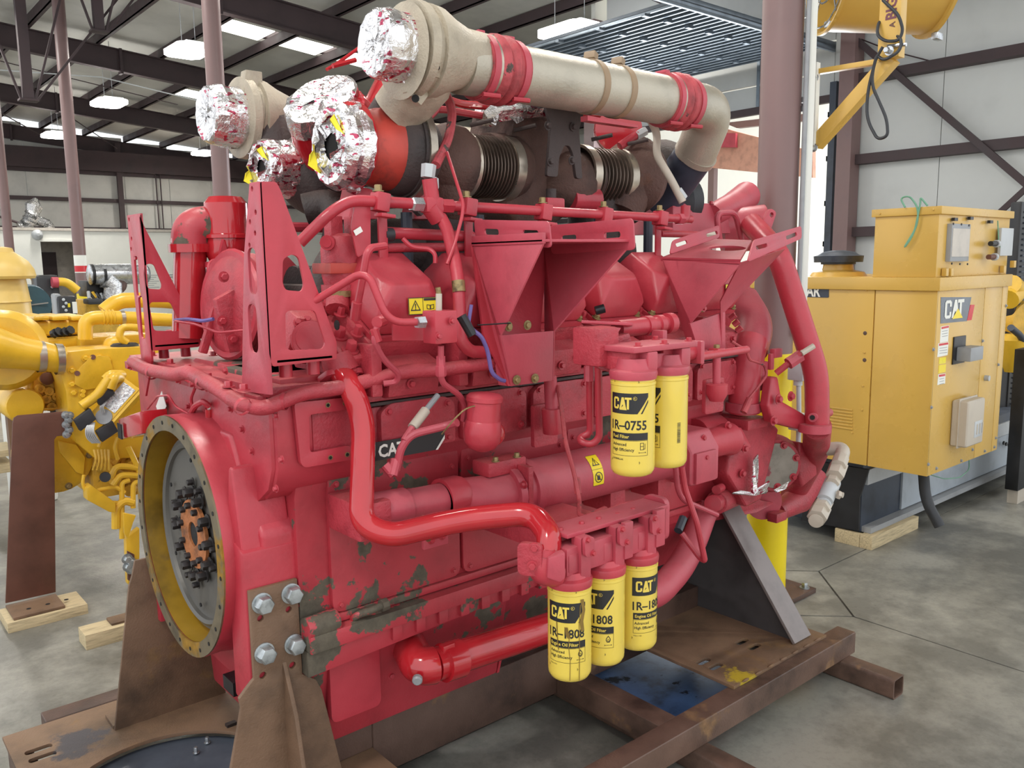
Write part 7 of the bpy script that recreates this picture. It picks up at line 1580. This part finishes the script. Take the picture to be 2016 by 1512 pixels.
# low pallet beams at the far left
pl = thing('pallet', 'pale wooden pallet at the left edge behind the red-brown end stand', 'pallet', (.3, 8.0, 0))
for k, (a, b, c, d) in enumerate(((-30, 900, 26, 880), (-30, 932, 22, 908))):
    p, q = Q(a, b, 8.0), Q(c, d, 8.0); build('board', MB().box((p.x, 7.9, max(0.02, p.z)), (q.x, 8.3, max(.10, q.z))), 'wood', pl, .004)
for x in (-.1, .35): build('bearer', MB().box((x, 7.9, 0), (x+.1, 8.3, .35)), 'wood', pl)

# ================================================================== far equipment, left
def far(name, label, cat, y): return thing(name, label, cat, (Q(60, 600, y).x, y, 0))
def fb_(name, a, b, c, d, y, th, m, par, bev=.01, z0=None, label=None):
    p, q = Q(a, b, y), Q(c, d, y)
    return build(name, MB().box((p.x, y, p.z if z0 is None else z0), (q.x, y+th, q.z)), m, par, bev, label)
ac = far('air_cleaner', 'cream-yellow domed air cleaner at the left edge, beside the blue covered inlet', 'air cleaner', 7.4)
b0 = Q(8, 632, 7.4)
build('cleaner_body', MB().lathe((b0.x, 7.4, b0.z), Z1, [(-.05, .20), (0, .20), (0, .215), (.02, .215), (.02, .195), (.14, .19), (.145, .20), (.16, .19), (.34, .17)], 28), mat('cream_yellow_paint', (.66, .46, .13), .4, var=.05), ac)
build('cleaner_dome', MB().lathe((b0.x, 7.4, b0.z+.34), Z1, [(-.02, .235), (0, .245), (.05, .235), (.11, .20), (.16, .14), (.18, .11), (.21, .10), (.22, .05)], 28), 'yelbox' if 0 else bpy.data.materials['cream_yellow_paint'], ac)
build('cleaner_post', MB().box((b0.x-.05, 7.35, 0), (b0.x+.05, 7.45, b0.z)), 'rust', ac)
bc_ = Q(62, 600, 7.7)
build('blue_cover', MB().lathe(bc_, V((.15, -1, 0)), [(-.20, .155), (-.05, .165), (0, .15), (.012, .15)], 24), 'bluehose', ac, label='dark blue inlet cover')
build('cover_seam', MB().cbox(bc_+V((0, -.015, 0)), (.24, .006, .01), (0, -.1, 0)), 'grey', ac)
fb_('yellow_valve_block', 26, 640, 46, 578, 7.6, .3, 'yelcast', ac, .02)
for k in range(5): build('fitting', MB().sph(Q(42+random.uniform(-6, 6), 610+k*6, 7.55), .03, 8, 6), 'rustdk' if k % 2 else 'yelcast', ac)
wb_ = far('white_drum', 'white plastic tub with a dark mark below the blue covered inlet', 'tub', 8.2)
p = Q(44, 652, 8.2); build('tub_body', MB().box((p.x-.18, 8.2, 0), (p.x+.16, 8.5, Q(44, 632, 8.2).z)), 'white', wb_, .03); build('dark_mark', MB().cyl((p.x-.02, 8.197, p.z-.02), (p.x-.02, 8.2, p.z-.02), .028, 10), 'navy', wb_)
r1 = far('tall_radiator', 'tall black radiator with a hose on top, in front of the office doorway', 'radiator', 13.0)
fb_('core_frame', 79, 640, 116, 541, 13.0, .35, 'black', r1, .05, 0.0)
p, q = Q(90, 552, 12.9), Q(150, 552, 12.9)
build('top_hose', MB().tube(fillet([Q(103, 556, 12.9), Q(130, 554, 12.9), Q(152, 572, 12.9)], .2), .06, 14), 'yel', r1); build('hose_cuff', MB().cyl(Q(102, 556, 12.9), Q(114, 556, 12.9), .075, 14), 'redhaze', r1)
fb_('label', 96, 612, 100, 605, 12.99, .01, 'yelsafe', r1, 0)
for k in range(3): build('frame_bolt', MB().sph(Q(103, 565+k*18, 12.98), .02, 8, 5), 'lgrey', r1)
r2 = far('short_radiator', 'shorter black radiator with a silver edge beside the sticker column', 'radiator', 12.2)
fb_('core_frame', 118, 640, 150, 582, 12.2, .3, 'black', r2, .04, 0.0); fb_('silver_edge', 113, 640, 120, 578, 12.25, .25, 'grey', r2, .03, 0.0)
fb_('label', 134, 605, 138, 597, 12.19, .01, 'yelsafe', r2, 0); fb_('paper', 144, 617, 151, 594, 12.18, .01, 'white', r2, 0)
for k in range(4): build('frame_bolt', MB().sph(Q(125+(k % 2)*5, 590+k*7, 12.19), .02, 8, 5), 'lgrey', r2)
tc_ = far('yellow_machine', 'yellow machine with a tubular guard rail at the left edge in front of the office', 'machine', 14.0)
fb_('machine_body', -20, 640, 78, 578, 14.2, .8, 'yel', tc_, .03, 0.0); fb_('machine_cab', 12, 590, 40, 538, 14.2, .5, 'yel', tc_, .02)
fb_('dark_battery_box', -15, 552, 18, 528, 14.1, .4, 'navy', tc_, .02)
for pts in ([(38, 585), (40, 545), (64, 543), (69, 560), (70, 590)], [(40, 550), (60, 575), (72, 588)], [(30, 556), (45, 545)]): build('guard_rail', MB().tube(fillet([Q(a, b, 13.9) for a, b in pts], .2), .035, 8), 'yel', tc_)
me_ = far('stacked_engine', 'small yellow engine with a shiny silver muffler, right of the sticker column', 'engine', 13.2)
build('muffler', MB().lathe(Q(173, 541, 13.2), X1, [(0, .10), (.02, .15), (.80, .15), (.84, .10)], 22), 'chrome', me_); build('muffler_cap', MB().cyl(Q(226, 544, 13.2), Q(233, 544, 13.2), .12, 16), 'black', me_)
for px in (178, 200): build('muffler_band', MB().lathe(Q(px, 541, 13.2), X1, [(0, .152), (.04, .152)], 22, False), 'black', me_)
fb_('dark_engine_top', 172, 585, 210, 552, 13.3, .5, 'black', me_, .03); build('foil_elbow', MB().tube([Q(208, 552, 13.1), Q(222, 562, 13.1), Q(222, 590, 13.1)], .13, 14), 'duct', me_); build('rust_turbo', MB().sph(Q(230, 560, 13.2), .14, 14, 9), 'exh', me_)
fb_('lower_block', 172, 640, 232, 588, 13.3, .6, 'yelcast', me_, .03, 0.0)
for k in range(14): build('small_pipe', MB().tube([Q(174+k*4, 570+random.uniform(0, 14), 13.2), Q(178+k*4+random.uniform(-4, 8), 592+random.uniform(-6, 10), 13.15)], .025, 7), random.choice(('yel', 'black', 'lgrey', 'yelcast')), me_)
fb_('black_covers', 174, 600, 204, 588, 12.9, .3, 'rubber', me_, .03); fb_('black_covers', 206, 598, 222, 588, 12.9, .3, 'rubber', me_, .03)
bg = far('grey_cabinet', 'low pale grey cabinet against the office wall behind the far tall bracket', 'cabinet', 20.0)
fb_('cabinet_body', 225, 640, 270, 577, 20.0, .6, 'lgrey', bg, .02, 0.0)

# posters and signs on the office wall
def sign(name, a, b, c, d, m, label, cat, items=None):
    p, q = Q(a, b, YO-.012), Q(c, d, YO-.012)
    o = tag(build(name, MB().box((p.x, YO-.022, p.z), (q.x, YO-.004, q.z)), m, None), label, cat); return o, p, q
o, p, q = sign('notice_board', 289, 570, 316, 538, 'white', 'white printed notice on the office wall seen through the far tall bracket', 'notice')
for k in range(7): z = q.z-.08-k*.08; build('notice_text', MB().box((p.x+.06, YO-.026, z), (q.x-.08-.1*(k % 3), YO-.022, z+.02)), 'grey', o)
o, p, q = sign('safety_sign', 325, 570, 345, 537, 'white', 'green and white safety sign on the office wall left of the red riser pipe', 'sign')
build('green_panel', MB().box((p.x+.02, YO-.026, p.z+.10), (q.x-.02, YO-.022, q.z-.30)), 'signg', o); build('red_panel', MB().box((p.x+.01, YO-.028, p.z+.30), (p.x+.12, YO-.026, p.z+.50)), 'redsign', o)
for k in range(3): build('sign_text', MB().box((p.x+.06, YO-.029, p.z+.16+k*.12), (q.x-.06, YO-.026, p.z+.20+k*.12)), 'white', o)
for k in range(2): build('sign_text', MB().box((p.x+.03, YO-.029, q.z-.10-k*.09), (q.x-.04, YO-.022, q.z-.06-k*.09)), 'grey', o)
o, p, q = sign('name_board', 388, 545, 420, 530, 'white', 'white board lettered DOOSAN on the office wall behind the red pump', 'sign')
t = text2d('DOOSAN', .20, .02, .72); mbt = flat_print([(t[0], t[1], 0, 0)], V((Q(393, 541, YO).x, YO-.024, Q(393, 541, YO).z)), X1, Z1, .002); raw('board_lettering', mbt.v, mbt.f, 'print', o)
for a, b, c, d in ((402, 530, 405, 526), (401, 549, 407, 545), (403, 568, 406, 562), (391, 568, 396, 556), (391, 548, 394, 536)): build('board_mark', MB().box(Q(a, b, YO-.02), Q(c, d, YO-.02)+V((0, .008, 0))), 'grey', o)
# flexible foil ducts on the office roof
fd = thing('flexible_duct', 'crinkled silver flexible ducts lying on the office roof', 'duct', (6.5, 36.2, 3.55))
YD = 36.3
def dz(a, b): return Q(a, b, YD)
for pts, r in (([(38, 450), (52, 446), (60, 430), (66, 415)], .24), ([(70, 432), (80, 436), (92, 440), (100, 452)], .17)):
    P = fillet([dz(*p) for p in pts], .6, 10); n = len(P); rs = [r*(1+.10*(-1)**i) for i in range(n)]
    build('duct_tube', MB().tube(P, rs, 16).jitter(.02, 3), 'duct', fd, sm=15)
build('duct_hood', MB().lathe(dz(64, 418), V((.3, 0, 1)), [(0, .24), (.25, .30), (.55, .05)], 12).jitter(.02, 2), 'duct', fd, sm=10)
build('duct_strap', MB().tube([dz(-5, 425), dz(40, 440), dz(75, 450), dz(125, 452)], .05, 6), 'darkbeam', fd)
